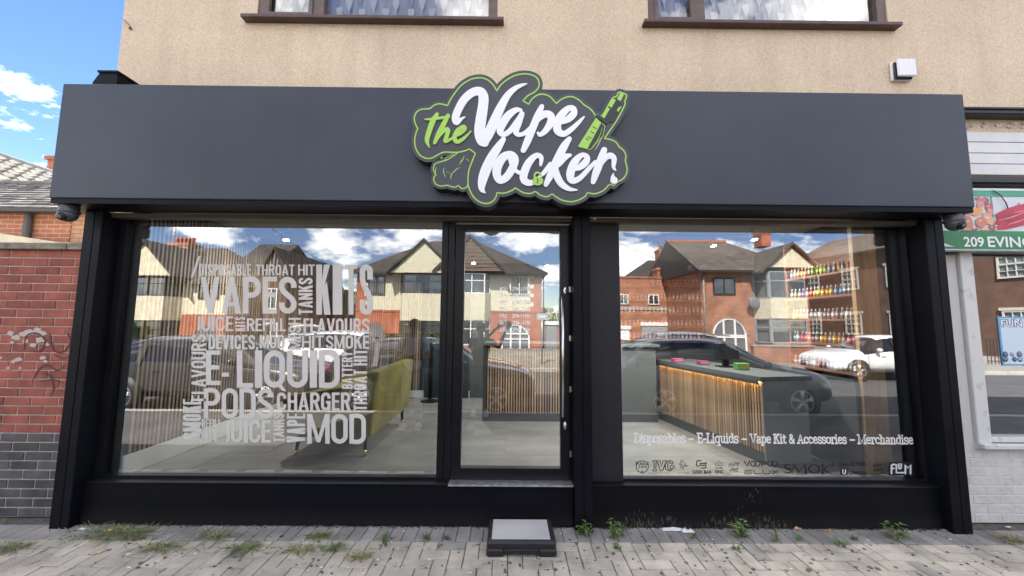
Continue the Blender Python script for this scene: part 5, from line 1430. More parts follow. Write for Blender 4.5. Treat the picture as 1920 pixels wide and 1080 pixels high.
# things on the counters
def small(name, px_, py_, Y, w_, dd, h_, m, lab, cat, zbase, ch=0.006, extra=None):
    q = at(px_, py_, Y)
    t = empty(name, (q.x, Y, zbase), lab, cat)
    MB().box(q.x-w_/2, q.x+w_/2, Y-dd/2, Y+dd/2, zbase, zbase+h_, ch=ch).build('body', m, t)
    if extra: MB().box(q.x-w_/2+0.01, q.x+w_/2-0.01, Y-dd/2-0.002, Y-dd/2-0.0003, zbase+h_*.2, zbase+h_*.8).build('front_face', extra, t)
    return t
zc = zt2+0.0455
small('display_box', 1270, 672, 1.75, 0.13, 0.10, 0.05, mat('pink_card', (0.45, 0.06, 0.18), 0.5), 'bright pink display box on the long counter near its far end', 'box', zc, extra=mat('pink_light', (0.5, 0.25, 0.3), 0.5))
small('display_box', 1318, 672, 1.45, 0.12, 0.1, 0.05, mat('magenta_card', (0.3, 0.04, 0.18), 0.5), 'small magenta display box in the middle of the long counter', 'box', zc, extra=MATS['pink_light'])
small('display_box', 1390, 680, 0.95, 0.13, 0.1, 0.075, mat('green_card', (0.10, 0.30, 0.06), 0.5), 'green display box on the long counter before the till', 'box', zc, extra=mat('yellow_card', (0.4, 0.35, 0.05), 0.5))
till = empty('till_screen', (2.55, 1.2, zc), 'black till screen on a stand on the long counter', 'till')
MB().box(2.42, 2.72, 1.2, 1.22, zc+0.09, zc+0.28, ch=0.006).build('screen', M_INK, till)
MB().box(2.54, 2.60, 1.21, 1.25, zc, zc+0.12).box(2.48, 2.66, 1.15, 1.30, zc, zc+0.012).build('stand', M_BLACK, till)

# ---- shelving with bottles
BC = {'clear': (0.34, 0.35, 0.36), 'amber': (0.60, 0.25, 0.02), 'yellow': (0.75, 0.62, 0.03), 'green': (0.22, 0.42, 0.04), 'pink': (0.72, 0.08, 0.16), 'red': (0.6, 0.04, 0.03),
      'blue': (0.10, 0.35, 0.65), 'purple': (0.26, 0.09, 0.28), 'white': (0.75, 0.75, 0.75), 'orange': (0.78, 0.30, 0.03)}
BM = {}
def bottle_mesh(cname):
    if cname in BM: return BM[cname]
    b = MB()
    b.lathe([(0.016, 0.0), (0.0175, 0.003), (0.0175, 0.060), (0.0165, 0.066)], (0, 0, 0), seg=10, mi=0)
    b.lathe([(0.0179, 0.012), (0.0179, 0.052)], (0, 0, 0), seg=10, mi=1)
    b.lathe([(0.0165, 0.0661), (0.007, 0.076), (0.007, 0.079)], (0, 0, 0), seg=10, mi=0)
    b.lathe([(0.0095, 0.0785), (0.009, 0.092), (0.004, 0.104), (0.003, 0.106)], (0, 0, 0), seg=10, mi=2)
    c = tuple(v*0.7 for v in BC[cname])
    cap = (0.42, 0.42, 0.42) if cname in ('clear', 'white', 'yellow', 'pink') else (0.05, 0.05, 0.05)
    me = b.mesh('bottle', [mat('liquid_'+cname, c, 0.15, coat=0.5), mat('bottle_label_'+cname, tuple(min(.85, v*1.1+.08) for v in c), 0.45), mat('cap_%s' % ('w' if cap[0] > .5 else 'k'), cap, 0.4)])
    BM[cname] = me
    return me
def bottle(cname, loc, label, group):
    o = link('bottle', bottle_mesh(cname), None, loc=loc, rot=(0, 0, rnd.uniform(0, 6)))
    tag(o, label, 'bottle', group)
    return o
# side wall unit
SXF = 3.15
ys = [0.16, 0.92]
su = empty('side_shelving', (3.3, 0.5, FZ), 'dark walnut shelving against the side wall with a warm oak end panel', 'shelving')
B('graphite_end_panel', M_DARKG, su, SXF+0.201, RX1-0.002, 0.10, 0.135, FZ+0.001, 2.62)
B('oak_end_panel', M_OAK, su, SXF-0.01, SXF+0.20, 0.095, 0.135, FZ+0.001, 2.62)
B('far_end_panel', M_SHELF, su, SXF, RX1-0.002, ys[1]+0.04, ys[1]+0.06, FZ+0.001, 2.6)
B('back_board', M_SHELF, su, RX1-0.02, RX1-0.003, 0.136, ys[1]+0.039, FZ+0.001, 2.6)
zrow = [atx(1612, py, SXF+0.05).z for py in (503, 549, 597, 648, 690)]
zrow = [2.155, 1.93, 1.70, 1.46, 1.20]
for i, z in enumerate(zrow):
    B('shelf_board', M_SHELF, su, SXF, RX1-0.021, 0.136, ys[1]+0.039, z-0.022, z-0.001)
seqs = [['clear', 'clear', 'amber', 'orange', 'amber', 'clear', 'green', 'green', 'yellow', 'green', 'clear', 'clear', 'amber', 'clear', 'red'],
        ['clear', 'amber', 'clear', 'purple', 'clear', 'red', 'orange', 'yellow', 'yellow', 'amber', 'yellow', 'blue', 'blue', 'clear', 'clear'],
        ['yellow', 'green', 'orange', 'red', 'purple', 'clear', 'clear', 'white', 'clear', 'clear', 'white', 'clear', 'clear', 'white', 'clear'],
        ['blue', 'white', 'pink', 'pink', 'amber', 'purple', 'clear', 'yellow', 'amber', 'clear', 'yellow', 'orange', 'clear', 'pink', 'red'],
        ['clear', 'clear', 'purple', 'clear', 'clear', 'white', 'pink', 'clear', 'purple', 'clear', 'white', 'clear', 'clear', 'clear', 'clear']]
ordn = ['top', 'second', 'third', 'fourth', 'lowest']
def nth(i): return ['first','second','third','fourth','fifth','sixth','seventh','eighth','ninth','tenth','eleventh','twelfth','thirteenth','fourteenth','fifteenth','sixteenth','seventeenth','eighteenth','nineteenth','twentieth','twenty-first','twenty-second','twenty-third','twenty-fourth','twenty-fifth','twenty-sixth'][i]
for r_, z in enumerate(zrow):
    for i, c in enumerate(seqs[r_]):
        yy = ys[1]+0.01-i*0.052
        bottle(c, (SXF+0.045+rnd.uniform(-.006, .006), yy+rnd.uniform(-.004, .004), z), '%s e-liquid bottle, %s from the oak end, on the %s shelf of the side unit' % (c, nth(14-i), ordn[r_]), 'bottles on the side shelving')
B('base_cabinet', M_DARKG, su, SXF-0.04, RX1-0.002, 0.137, ys[1]+0.04, FZ+0.001, 1.14)
# back wall unit
bu = empty('back_shelving', (2.3, 3.3, FZ), 'long dark shelving on the back wall behind the counters', 'shelving')
BX0, BX1, BYF = 1.62, 3.44, 3.22
B('back_board', M_SHELF, bu, BX0, BX1, RY1-0.02, RY1-0.001, 1.2, 2.52)
B('end_panel', M_SHELF, bu, BX0-0.025, BX0-0.001, BYF-0.01, RY1-0.001, 1.2, 2.55)
zb_ = [2.31, 2.06, 1.83, 1.60, 1.38]
B('base_cabinet', M_DARKG, bu, BX0, BX1, 3.0, RY1-0.021, FZ+0.001, 1.18)
for z in zb_: B('shelf_board', M_SHELF, bu, BX0, BX1, BYF, RY1-0.021, z-0.025, z-0.001)
base = ['clear', 'pink', 'clear', 'clear', 'green', 'clear', 'white', 'clear', 'amber', 'clear']
alt = [['red', 'clear', 'red', 'red', 'purple'], ['clear', 'white', 'clear', 'amber', 'clear'], ['clear', 'green', 'clear', 'white', 'pink'], ['green', 'amber', 'clear', 'purple', 'clear'], ['white', 'clear', 'white', 'purple', 'clear']]
for r_, z in enumerate(zb_):
    for i in range(25):
        if r_ == 0 and i < 12: continue
        c = alt[r_][(i//2+rnd.randint(0, 1)) % 5]
        bottle(c, (BX0+0.05+i*0.07, BYF+0.05+rnd.uniform(-.006, .006), z), '%s e-liquid bottle, %s from the unit\'s outer end, on the %s back wall shelf' % (c, nth(i), ordn[r_]), 'bottles on the back wall shelving')
# boxes left of the counter end
# lit track spots, plus spots off the rail added to brighten the room
M_SPOT = mat('spot_lit_face', (1, 1, 1), 0.5, emit=(1.0, 0.93, 0.82), estr=25)
tr = empty('ceiling_track', (1.9, 1.2, RZ1), 'white ceiling track with round spot heads over the counter', 'track light')
B('track_rail', M_WHITE, tr, 1.2, 2.9, 1.18, 1.21, RZ1-0.035, RZ1-0.001)
spots = [(-2.65, 1.1), (-0.6, 2.7), (1.25, 1.2), (1.62, 1.2), (2.45, 1.2), (2.72, 0.85), (0.6, 2.9)]
for i, (x, y) in enumerate(spots):
    onrail = 2 <= i <= 4
    t = tr if onrail else empty('added_spot', (x, y, RZ1), ['added white spot lighting the slatted side wall and green sofa', 'added white spot lighting the back of the room', '', '', '', 'added white spot lighting the side shelving', 'added white spot lighting the space behind the front counter'][i], 'spotlight', 'added spots')
    tl_ = Vector((0.15, -0.25, -1)).normalized()
    a = Vector((x, y, RZ1-0.08))
    MB().tube([(x, y, RZ1-0.001), a], 0.008, 8).build('stem', M_WHITE, t)
    hd = MB().tube([a-tl_*0.04, a+tl_*0.06], [0.034, 0.037], 16).build('spot_head', M_WHITE, t)
    MB().tube([a+tl_*0.0605, a+tl_*0.063], [0.030, 0.030], 16).build('lit_face', M_SPOT, hd if not onrail else hd)
    lp = bpy.data.lights.new('spot_lamp', 'AREA'); lp.shape = 'DISK'; lp.size = 0.06
    lp.energy = 6.5; lp.color = (1.0, 0.96, 0.90)
    lo = bpy.data.objects.new('spot_lamp', lp); COL.objects.link(lo); lo.location = a+tl_*0.09
    lo.rotation_euler = (0, 0, 0)
# white interior camera
q = at(1298, 500, 3.1)
ic = empty('indoor_camera', (q.x, 3.3, q.z), 'white round camera hanging above the back wall shelves', 'camera')
MB().ball((q.x, 3.16, q.z), 0.055, 16).build('eyeball', M_WHITE, ic)
MB().ball((q.x, 3.12, q.z-0.02), 0.024, 12).build('lens', M_INK, ic)
MB().tube([(q.x, 3.18, q.z), (q.x, 3.18, RZ1)], 0.012, 8).build('mount', M_WHITE, ic)
# ------------------------------------------------------------------ the other side of the street (seen mirrored in the glass)
M_CREAM = mat('cream_render', (0.60, 0.55, 0.40), 0.9, var=0.15, scale=4)
M_CREAM2 = mat('cream_pebbledash', (0.58, 0.54, 0.40), 0.92, var=0.10, scale=6, bump=0.4, bscale=90)
M_RB = brick_mat('bright_red_brickwork', (0.40, 0.10, 0.045), (0.33, 0.08, 0.04), (0.36, 0.20, 0.13))
M_RB2 = brick_mat('orange_brown_brickwork', (0.38, 0.15, 0.075), (0.28, 0.10, 0.055), (0.42, 0.33, 0.25), dirt=0.3)
M_RB3 = brick_mat('brown_brickwork', (0.105, 0.05, 0.032), (0.082, 0.04, 0.027), (0.11, 0.082, 0.065), dirt=0.25)
M_RTILE = brick_mat('brown_roof_tiles', (0.05, 0.042, 0.036), (0.038, 0.032, 0.029), (0.02, 0.018, 0.015), 0.3, 0.16, 0.02, dirt=0.35)
M_RTILE2 = brick_mat('grey_brown_roof_tiles', (0.115, 0.093, 0.076), (0.09, 0.076, 0.064), (0.05, 0.04, 0.035), 0.3, 0.16, 0.02, dirt=0.3)
M_DTIM = mat('dark_stained_timber', (0.028, 0.02, 0.017), 0.6)
M_UPVC = mat('white_upvc', (0.75, 0.75, 0.74), 0.35)
M_CURT = mat('white_curtain', (0.62, 0.62, 0.58), 0.9, var=0.35, scale=10, stretch=(4, 1, 0.3))
M_ROOM = mat('dim_room', (0.12, 0.12, 0.13), 0.9)
M_POTS = mat('terracotta_pot', (0.42, 0.13, 0.07), 0.8, var=0.2)
HG = glass_mat('house_glass', 2.5, 0.04)

def win(parent, x0, x1, y, z0, z1, m, cols=2, transom=0.0, curtain=0.55, face=1):
    """a framed window on a wall facing +y at y (frame stands proud); glazing, curtains and a dark sheet for the dim room are its sub-parts"""
    f = MB(); t = 0.06
    ya, yb = y+0.002, y+0.07
    f.box(x0, x0+t, ya, yb, z0, z1).box(x1-t, x1, ya, yb, z0, z1).box(x0+t+.0001, x1-t-.0001, ya, yb, z0, z0+t).box(x0+t+.0001, x1-t-.0001, ya, yb, z1-t, z1)
    iw = (x1-x0-2*t)
    for c in range(1, cols):
        xc = x0+t+iw*c/cols
        f.box(xc-0.03, xc+0.03, ya, yb-0.003, z0+t+.0001, z1-t-.0001)
    if transom:
        zt = z1-(z1-z0)*transom
        for c in range(cols):
            xa = x0+t+iw*c/cols+(0.031 if c else 0.0001); xb = x0+t+iw*(c+1)/cols-(0.031 if c < cols-1 else 0.0001)
            f.box(xa, xb, ya, yb-0.004, zt-0.025, zt+0.025)
    w = f.build('window', m, parent)
    B('pane', M_ROOM, w, x0+0.02, x1-0.02, y+0.003, y+0.006, z0+0.02, z1-0.02)  # dark sheet stands for the dim room behind the glazing
    if curtain > 0:
        cw = iw*curtain/2
        B('curtain', M_CURT, w, x0+t, x0+t+cw, y+0.0065, y+0.012, z0+t, z1-t)
        B('curtain', M_CURT, w, x1-t-cw, x1-t, y+0.0065, y+0.012, z0+t, z1-t)
    g = MB(); g.add([(x0+t, y+0.03, z0+t), (x0+t, y+0.03, z1-t), (x1-t, y+0.03, z1-t), (x1-t, y+0.03, z0+t)], [(0, 1, 2, 3)])
    g.build('glazing', HG, w, fix=False)
    return w
def gable(name, parent, xa, xb, zb, zt, y, dep, m, mroof=None):
    """triangular gable facing +y, with verge boards"""
    xm = (xa+xb)/2
    g = MB().prism([(xa, y, zb), (xb, y, zb), (xm, y, zt)], (0, -dep, 0)).build(name, m, parent)
    return g
def verge(parent, xa, xb, zb, zt, y, m, w=0.16, over=0.25):
    xm = (xa+xb)/2; mb = MB()
    for (p, q) in (((xa-over, zb-over*0.8), (xm, zt+0.08)), ((xb+over, zb-over*0.8), (xm, zt+0.08))):
        mb.prism([(p[0], y, p[1]), (q[0], y, q[1]), (q[0], y, q[1]+w), (p[0], y, p[1]+w)], (0, 0.05, 0))
    return mb.build('verge_board', m, parent)
def pitched(parent, xa, xb, zb, zt, y, dep, m, over=0.25):
    """roof slopes over a gable that faces +y"""
    xm = (xa+xb)/2; mb = MB()
    for s_ in (-1, 1):
        xe = xm+s_*((xb-xa)/2+over)
        ze = zb-over*(zt-zb)/((xb-xa)/2)
        mb.prism([(xe, y+0.2, ze+0.10), (xm, y+0.2, zt+0.13), (xm, y+0.2, zt+0.25), (xe, y+0.2, ze+0.22)], (0, -dep, 0))
    return mb.build('gable_roof', m, parent)
def chimney(parent, x0, x1, y0, y1, z0, z1, m, pots):
    c = MB().box(x0, x1, y0, y1, z0, z1-0.2).box(x0-0.05, x1+0.05, y0-0.05, y1+0.05, z1-0.1999, z1).build('chimney', m, parent)
    for i in range(pots):
        x = x0+(x1-x0)*(i+0.5)/pots; y = (y0+y1)/2
        MB().lathe([(0.13, 0), (0.12, 0.35), (0.14, 0.38), (0.14, 0.44), (0.10, 0.44), (0.10, 0.2)], (x, y, z1+0.001), seg=12).build('chimney_pot', M_POTS, c)
    return c

# ---- pair of semis in the middle: dark framed left half, white framed right half
DP = 21.5                                    # distance in front of the glass
def X(px, D=DP): return rp(px, 560, D)[0]
def Z(py, D=DP, px=860): return rp(px, py, D)[1]
yf = -DP
h = empty('semi_detached_pair', (-4, yf, 0), 'cream and red brick pair of semis with hipped roof and twin gables', 'house')
xl, xr_ = X(668), X(1015)
zE = Z(513); zM = Z(582)
MB().box(xl, xr_, yf-8, yf, 0, zM).build('brick_ground_floor', M_RB, h)
MB().box(xl+0.5, xr_-0.5, yf-8, yf-0.005, zM+0.001, zE).build('cream_upper_wall', M_CREAM2, h)
B('brick_band', M_RB, h, xl, xr_, yf, yf+0.05, zM-0.12, zM-0.001)
q = MB()                                     # toothed brick quoins
k = 0; z = zM+0.001
while z < zE-0.05:
    w_ = 0.50 if k % 2 else 0.72
    q.box(xr_-w_, xr_+0.001, yf-0.6, yf+0.02, z, min(zE, z+0.30)).box(xl-0.001, xl+w_, yf-0.6, yf+0.02, z, min(zE, z+0.30)); z += 0.301; k += 1
q.box(xl-0.001, xl+0.5, yf-8, yf-0.601, zM+0.001, zE).box(xr_-0.5, xr_+0.001, yf-8, yf-0.601, zM+0.001, zE)
q.build('brick_quoins', M_RB, h)
rz = Z(455, DP+4)
rf = MB(); o_ = 0.35
rA, rB_ = Vector((xl+4.0, yf-4, rz)), Vector((xr_-4.6, yf-4, rz))
e = [Vector((xl-o_, yf+o_, zE)), Vector((xr_+o_, yf+o_, zE)), Vector((xr_+o_, yf-8-o_, zE)), Vector((xl-o_, yf-8-o_, zE))]
rf.add([*e, rA, rB_], [(0, 1, 5, 4), (1, 2, 5), (2, 3, 4, 5), (3, 0, 4), (0, 3, 2, 1)])
rf.build('hipped_roof', M_RTILE, h)
MB().tube([e[0], rA, rB_, e[1]], 0.09, 6).build('ridge_tiles', M_RTILE2, h)
MB().box(xl-o_, xr_+o_, yf+o_, yf+o_+0.10, zE-0.12, zE+0.02).build('gutter', M_DTIM, h)
MB().tube([(xr_+0.12, yf+0.3, zE-0.05), (xr_+0.12, yf+0.12, zE-0.5), (xr_+0.12, yf+0.12, 0)], 0.04, 8).build('downpipe', M_DTIM, h)
# bays
def bay(parent, xa, xb, y, dep, levels, mwall, mfr, cols, cur=0.7, xin=0.35):
    """splayed bay: list of (z0, z1, kind) kind w = window, s = solid"""
    for (z0, z1, kd) in levels:
        foot = [(xa, y, z0), (xa+xin, y+dep, z0), (xb-xin, y+dep, z0), (xb, y, z0)]
        if kd == 's':
            MB().prism(foot, (0, 0, z1-z0)).build('bay_panel', mwall, parent)
        else:
            MB().prism([(xa+.1, y, z0), (xa+xin+.05, y+dep-.1, z0), (xb-xin-.05, y+dep-.1, z0), (xb-.1, y, z0)], (0, 0, z1-z0)).build('bay_core', M_ROOM, parent)
            w = win(parent, xa+xin, xb-xin, y+dep-0.075, z0+0.001, z1-0.001, mfr, cols, 0.36, cur)
            # splayed side lights
            for (p, q_) in (((xa, y), (xa+xin, y+dep)), ((xb, y), (xb-xin, y+dep))):
                mb = MB()
                P = Vector((p[0], p[1], 0)); Q = Vector((q_[0], q_[1], 0)); dd = (Q-P)
                for (t0, t1, a0, a1) in ((0, 1, z0, z0+.06), (0, 1, z1-.06, z1), (0, .12, z0, z1), (.88, 1, z0, z1), (0, 1, z0+(z1-z0)*.62, z0+(z1-z0)*.66)):
                    n_ = Vector((-dd.y, dd.x, 0)).normalized()*0.05
                    A, B_ = P+dd*t0, P+dd*t1
                    mb.prism([(A.x, A.y, a0), (B_.x, B_.y, a0), (B_.x+n_.x, B_.y+n_.y, a0), (A.x+n_.x, A.y+n_.y, a0)], (0, 0, a1-a0))
                mb.build('side_light', mfr, w)
# left (dark) bay and gable
bz = [Z(655), Z(626), Z(602), Z(597), Z(552), Z(518)]
xa, xb = X(752), X(842)
bay(h, xa, xb, yf, 0.8, [(0, bz[1], 's')], M_RB, M_DTIM, 3)
bay(h, xa, xb, yf, 0.8, [(bz[1], bz[2], 'w'), (bz[4], bz[5], 'w')], M_CREAM2, M_DTIM, 3)
bay(h, xa-.03, xb+.03, yf, 0.84, [(bz[2]+.001, bz[4]-.001, 's')], M_CREAM2, M_DTIM, 3)
ga, gb, gz0, gz1 = X(738), X(858), Z(515), Z(460)
gable('gable_wall', h, ga, gb, gz0, gz1, yf+0.86, 4, M_CREAM2); verge(h, ga, gb, gz0, gz1, yf+0.98, M_DTIM); pitched(h, ga, gb, gz0, gz1, yf+0.86, 4.5, M_RTILE)
# right (white) bay and tile hung gable
xa2, xb2 = X(852), X(920)
bay(h, xa2, xb2, yf, 0.75, [(0, Z(646), 's')], M_RB, M_UPVC, 2)
bay(h, xa2, xb2, yf, 0.75, [(Z(646), Z(600), 'w'), (Z(551), Z(514), 'w')], M_CREAM2, M_UPVC, 2, 0.85)
bay(h, xa2-.03, xb2+.03, yf, 0.79, [(Z(600)+.001, Z(551)-.001, 's')], M_CREAM2, M_UPVC, 2)
ga, gb = X(822), X(942); gz0, gz1 = Z(511), Z(452)
gm = MB(); n_ = 9
for i in range(n_):
    t0, t1 = i/n_, (i+1)/n_
    xm = (ga+gb)/2; hw = (gb-ga)/2
    z0_, z1_ = gz0+(gz1-gz0)*t0, gz0+(gz1-gz0)*t1
    gm.prism([(xm-hw*(1-t0), yf+0.90, z0_), (xm+hw*(1-t0), yf+0.90, z0_), (xm+hw*(1-t1), yf+0.86, z1_+0.03), (xm-hw*(1-t1), yf+0.86, z1_+0.03)], (0, -0.06, 0))
tag(gm.build('tile_hanging', mat('hung_tiles', (0.13, 0.095, 0.075), 0.85, var=0.35, scale=5, stretch=(1, 1, 3)), h), kind='stuff')
gable('gable_wall', h, ga, gb, gz0, gz1, yf+0.80, 4, M_DTIM); verge(h, ga, gb, gz0, gz1, yf+0.92, M_UPVC, 0.1); pitched(h, ga, gb, gz0, gz1, yf+0.84, 4.5, M_RTILE)
win(h, X(956), X(991), yf, Z(551), Z(517), M_UPVC, 2, 0, 0.8)
win(h, X(690), X(722), yf, Z(554), Z(519), M_DTIM, 2, 0.35, 0.6)
# arched porch, white door set
def arch(parent, xc, w, zs, y, m, mfr, n=12):
    r = w/2
    pts = [(xc-r, 0.0), (xc-r, zs)]+[(xc-r*math.cos(PI*k/n), zs+r*math.sin(PI*k/n)) for k in range(1, n)]+[(xc+r, zs), (xc+r, 0.0)]
    MB().prism([(p[0], y+0.004, p[1]) for p in pts], (0, 0.02, 0)).build('arch_shade_slab', M_ROOM, parent)  # flat dark slab stands for the shade inside the porch
    mb = MB()
    for k in range(n):
        a0, a1 = PI*k/n, PI*(k+1)/n
        mb.prism([(xc-(r)*math.cos(a0), y+0.005, zs+r*math.sin(a0)), (xc-(r)*math.cos(a1), y+0.005, zs+r*math.sin(a1)), (xc-(r+.22)*math.cos(a1), y+0.005, zs+(r+.22)*math.sin(a1)), (xc-(r+.22)*math.cos(a0), y+0.005, zs+(r+.22)*math.sin(a0))], (0, 0.05, 0))
    mb.build('arch_ring', m, parent)
    if mfr:
        f = MB(); t = 0.05
        cvf = lambda a, b: (a, b)
        f2 = [(xc-r+t, 0.0, t), (xc-r+t, zs, t)]+[(xc-(r-t)*math.cos(PI*k/n), zs+(r-t)*math.sin(PI*k/n), t) for k in range(1, n)]+[(xc+r-t, zs, t), (xc+r-t, 0.0, t)]
        stroke(f, f2, y+0.03, y+0.08, cvf, smooth=False)
        for xx in (-0.33, 0.33): f.box(xc+r*xx-.05, xc+r*xx+.05, y+.031, y+.081, 0, zs+r*.92)
        f.box(xc-r+.1, xc+r-.1, y+.032, y+.079, zs-0.06, zs+0.02).box(xc-r+.1, xc+r-.1, y+.032, y+.079, 0.9, 1.0)
        f.build('porch_door_frame', mfr, parent)
arch(h, X(967), X(993)-X(940), Z(634), yf, M_RB, M_UPVC)
arch(h, X(706), X(722)-X(690), Z(622), yf, M_RB, None)
chimney(h, X(842)-.5, X(842)+.5, yf-4.6, yf-3.8, rz-0.3, rz+0.7, M_RB, 3)
# flat garage with white fascia at the right end
ga_ = empty('flat_roof_garage', (X(1022), yf, 0), 'flat roofed brick garage with deep white fascia beside the white framed semi', 'garage')
zg = Z(607)
MB().box(xr_+0.15, X(1060), yf-6, yf-0.3, 0, zg).build('brick_wall', M_RB, ga_)
B('white_fascia', M_UPVC, ga_, X(996), X(1062), yf-0.29, yf-0.15, zg-0.02, zg+0.22)
B('garage_door', mat('grey_garage_door', (0.22, 0.23, 0.24), 0.5), ga_, X(1024), X(1044), yf-0.299, yf-0.22, 0.0, zg-0.1)
B('white_door', M_UPVC, ga_, X(1017), X(1022.5), yf-0.299, yf-0.2, 0.0, zg-0.1)

# ---- house at the left with flat cream gable
D2 = 18.0; yg = -D2
X2 = lambda px: rp(px, 560, D2)[0]
Z2 = lambda py, px=330: rp(px, py, D2)[1]
h2 = empty('gabled_cream_house', (X2(330), yg, 0), 'cream rendered and red brick house with plain triangular gable and five chimney pots', 'house')
xa, xb = X2(150), X2(425)
zE, zM = Z2(533), Z2(590)
MB().box(xa, xb, yg-8, yg, 0, zM).build('brick_ground_floor', M_RB, h2)
MB().box(xa, xb, yg-8, yg+0.02, zM+0.001, Z2(553)).build('cream_upper_wall', M_CREAM, h2)
MB().box(xa, xb-0.4, yg-8, yg, Z2(553)+0.001, zE).build('upper_wall', M_CREAM, h2)
rz2 = Z2(458)+0.55
rf = MB()
rf.add([(xa-4, yg+.4, zE), (xb+.4, yg+.4, zE), (xb+.4, yg-8.4, zE), (xa-4, yg-8.4, zE), (xa+2, yg-4, rz2), (xb-3.2, yg-4, rz2)], [(0, 1, 5, 4), (1, 2, 5), (2, 3, 4, 5), (3, 0, 4), (0, 3, 2, 1)])
rf.build('hipped_roof', M_RTILE, h2)
bay(h2, X2(256), X2(342), yg, 0.8, [(0, Z2(648), 's')], M_RB, M_DTIM, 2)
bay(h2, X2(256), X2(342), yg, 0.8, [(Z2(648), Z2(601), 'w'), (Z2(557), Z2(522), 'w')], M_CREAM, M_DTIM, 2, 0.85)
bay(h2, X2(253), X2(344), yg, 0.86, [(Z2(601)+.001, Z2(557)-.001, 's')], M_CREAM, M_DTIM, 2)
ga, gb, gz0, gz1 = X2(236), X2(346), Z2(520), Z2(464)
gable('gable_wall', h2, ga, gb, gz0, gz1, yg+0.95, 4, M_CREAM); verge(h2, ga, gb, gz0, gz1, yg+1.05, M_DTIM, .1); pitched(h2, ga, gb, gz0, gz1, yg+0.95, 4.5, M_RTILE)
win(h2, X2(372), X2(412), yg+.02, Z2(560), Z2(528), M_DTIM, 2, .35, .3)
arch(h2, X2(392), X2(414)-X2(370), Z2(632), yg, M_RB, None)
win(h2, X2(200), X2(235), yg, Z2(645), Z2(605), M_DTIM, 2, .35, .6)
chimney(h2, rp(328, 440, 22)[0], rp(368, 440, 22)[0], -22.6, -21.4, rp(350, 470, 22)[1], rp(350, 455, 21.4)[1], M_RB2, 5)
ae = MB(); ax_, az_ = rp(324, 440, 22); ae.tube([(ax_, -22, az_-1), (ax_, -22, az_+.9)], .02, 6)
for k in range(5): ae.tube([(ax_-.15, -22, az_+.9-k*.22), (ax_+.15, -22, az_+.9-k*.22)], .035, 6)
tag(ae.build('tv_aerial', mat('aerial_alu', (0.6, 0.6, 0.6), 0.4, .8)), 'stubby tv aerial on a pole beside the five pot chimney', 'aerial')

# ---- dark roofed house between the two, side on
D3 = 20.0; y3 = -D3
X3 = lambda px: rp(px, 560, D3)[0]
Z3 = lambda py, px=480: rp(px, py, D3)[1]
h3 = empty('timbered_gable_house', (X3(480), y3, 0), 'red brick house with dark timbered gable and long slate roof between the semis', 'house')
MB().box(X3(424), X3(536), y3-9, y3, 0, Z3(520)).build('brick_wall', M_RB3, h3)
gable('timber_gable', h3, X3(486), X3(536), Z3(520), Z3(470), y3+0.02, 1, M_DTIM); verge(h3, X3(486), X3(536), Z3(520), Z3(470), y3+.1, M_RTILE2)
tb = MB()
for k in range(7):
    xx = X3(491+6.5*k); zt_ = Z3(520)+(Z3(474)-Z3(520))*(1-abs(k-3)/3.6)
    tb.box(xx-.05, xx+.05, y3+.021, y3+.06, Z3(520), zt_)
tb.build('gable_studs', mat('grey_stud', (0.2, 0.19, 0.17), 0.7), h3)
rf = MB()
rf.prism([(X3(402), y3-.0, Z3(522)), (X3(400), y3-4, Z3(466)+1.1), (X3(402), y3-9, Z3(522))], (X3(486)-X3(402), 0, 0))
rf.build('slate_roof', M_RTILE, h3)
pitched(h3, X3(486), X3(536), Z3(520), Z3(470), y3+.02, 8, M_RTILE)
sk = MB(); sk.prism([(X3(432), y3-2.0, Z3(486)+.0), (X3(450), y3-2.0, Z3(486)), (X3(450), y3-2.9, Z3(486)+.75), (X3(432), y3-2.9, Z3(486)+.75)], (0, .08, .12))
sk.build('skylight', MATS['camera_lens'] if 'camera_lens' in MATS else M_ROOM, h3)
for (a, b, c, d) in ((432, 452, 575, 535), (498, 520, 580, 540), (440, 470, 645, 605), (500, 525, 645, 605)): win(h3, X3(a), X3(b), y3, Z3(c), Z3(d), M_UPVC if a > 480 else M_DTIM, 2, 0, .5)
# low orange gabled porch roof and gap trees
h4 = empty('small_brick_house', (X3(570), -26, 0), 'small far red brick house with pitched roof in the gap beside the semis', 'house')
x40, x41 = rp(548, 560, 26)[0], rp(628, 560, 26)[0]
z40, z41 = rp(590, 590, 26)[1], rp(590, 566, 26)[1]
MB().box(x40, x41, -34, -26, 0, z40).build('brick_wall', M_RB, h4)
gable('gable_wall', h4, x40, x41, z40+.001, z41, -26.01, 7.9, M_RB); pitched(h4, x40, x41, z40, z41, -26, 8, M_RTILE2)
win(h4, x40+.8, x40+2.0, -26, 1.0, 2.0, M_UPVC, 2)

# ---- brick house at the right, long tiled roof and cream gabled bay
D5 = 18.5; y5 = -D5
X5 = lambda px: rp(px, 560, D5)[0]
Z5 = lambda py, px=1400: rp(px, py, D5)[1]
h5 = empty('brown_brick_house', (X5(1400), y5, 0), 'brown brick house with long tiled roof, arched porch and cream gabled bay', 'house')
xa, xb = X5(1316), X5(1516); zE = Z5(509)
MB().box(xa, xb, y5-8, y5, 0, zE).build('brick_wall', M_RB2, h5)
xrA, xrB = rp(1264, 450, D5+3.6)[0], rp(1442, 450, D5+3.6)[0]; rz5 = rp(1340, 450, D5+3.6)[1]
rf = MB()
rf.add([(xa-.3, y5+.35, zE), (xb+.3, y5+.35, zE), (xb+.3, y5-8.3, zE), (xa-.3, y5-8.3, zE), (xa-.3, y5-4, rz5), (xb-2.5, y5-4, rz5)], [(0, 1, 5, 4), (1, 2, 5), (2, 3, 4, 5), (0, 3, 2, 1)])
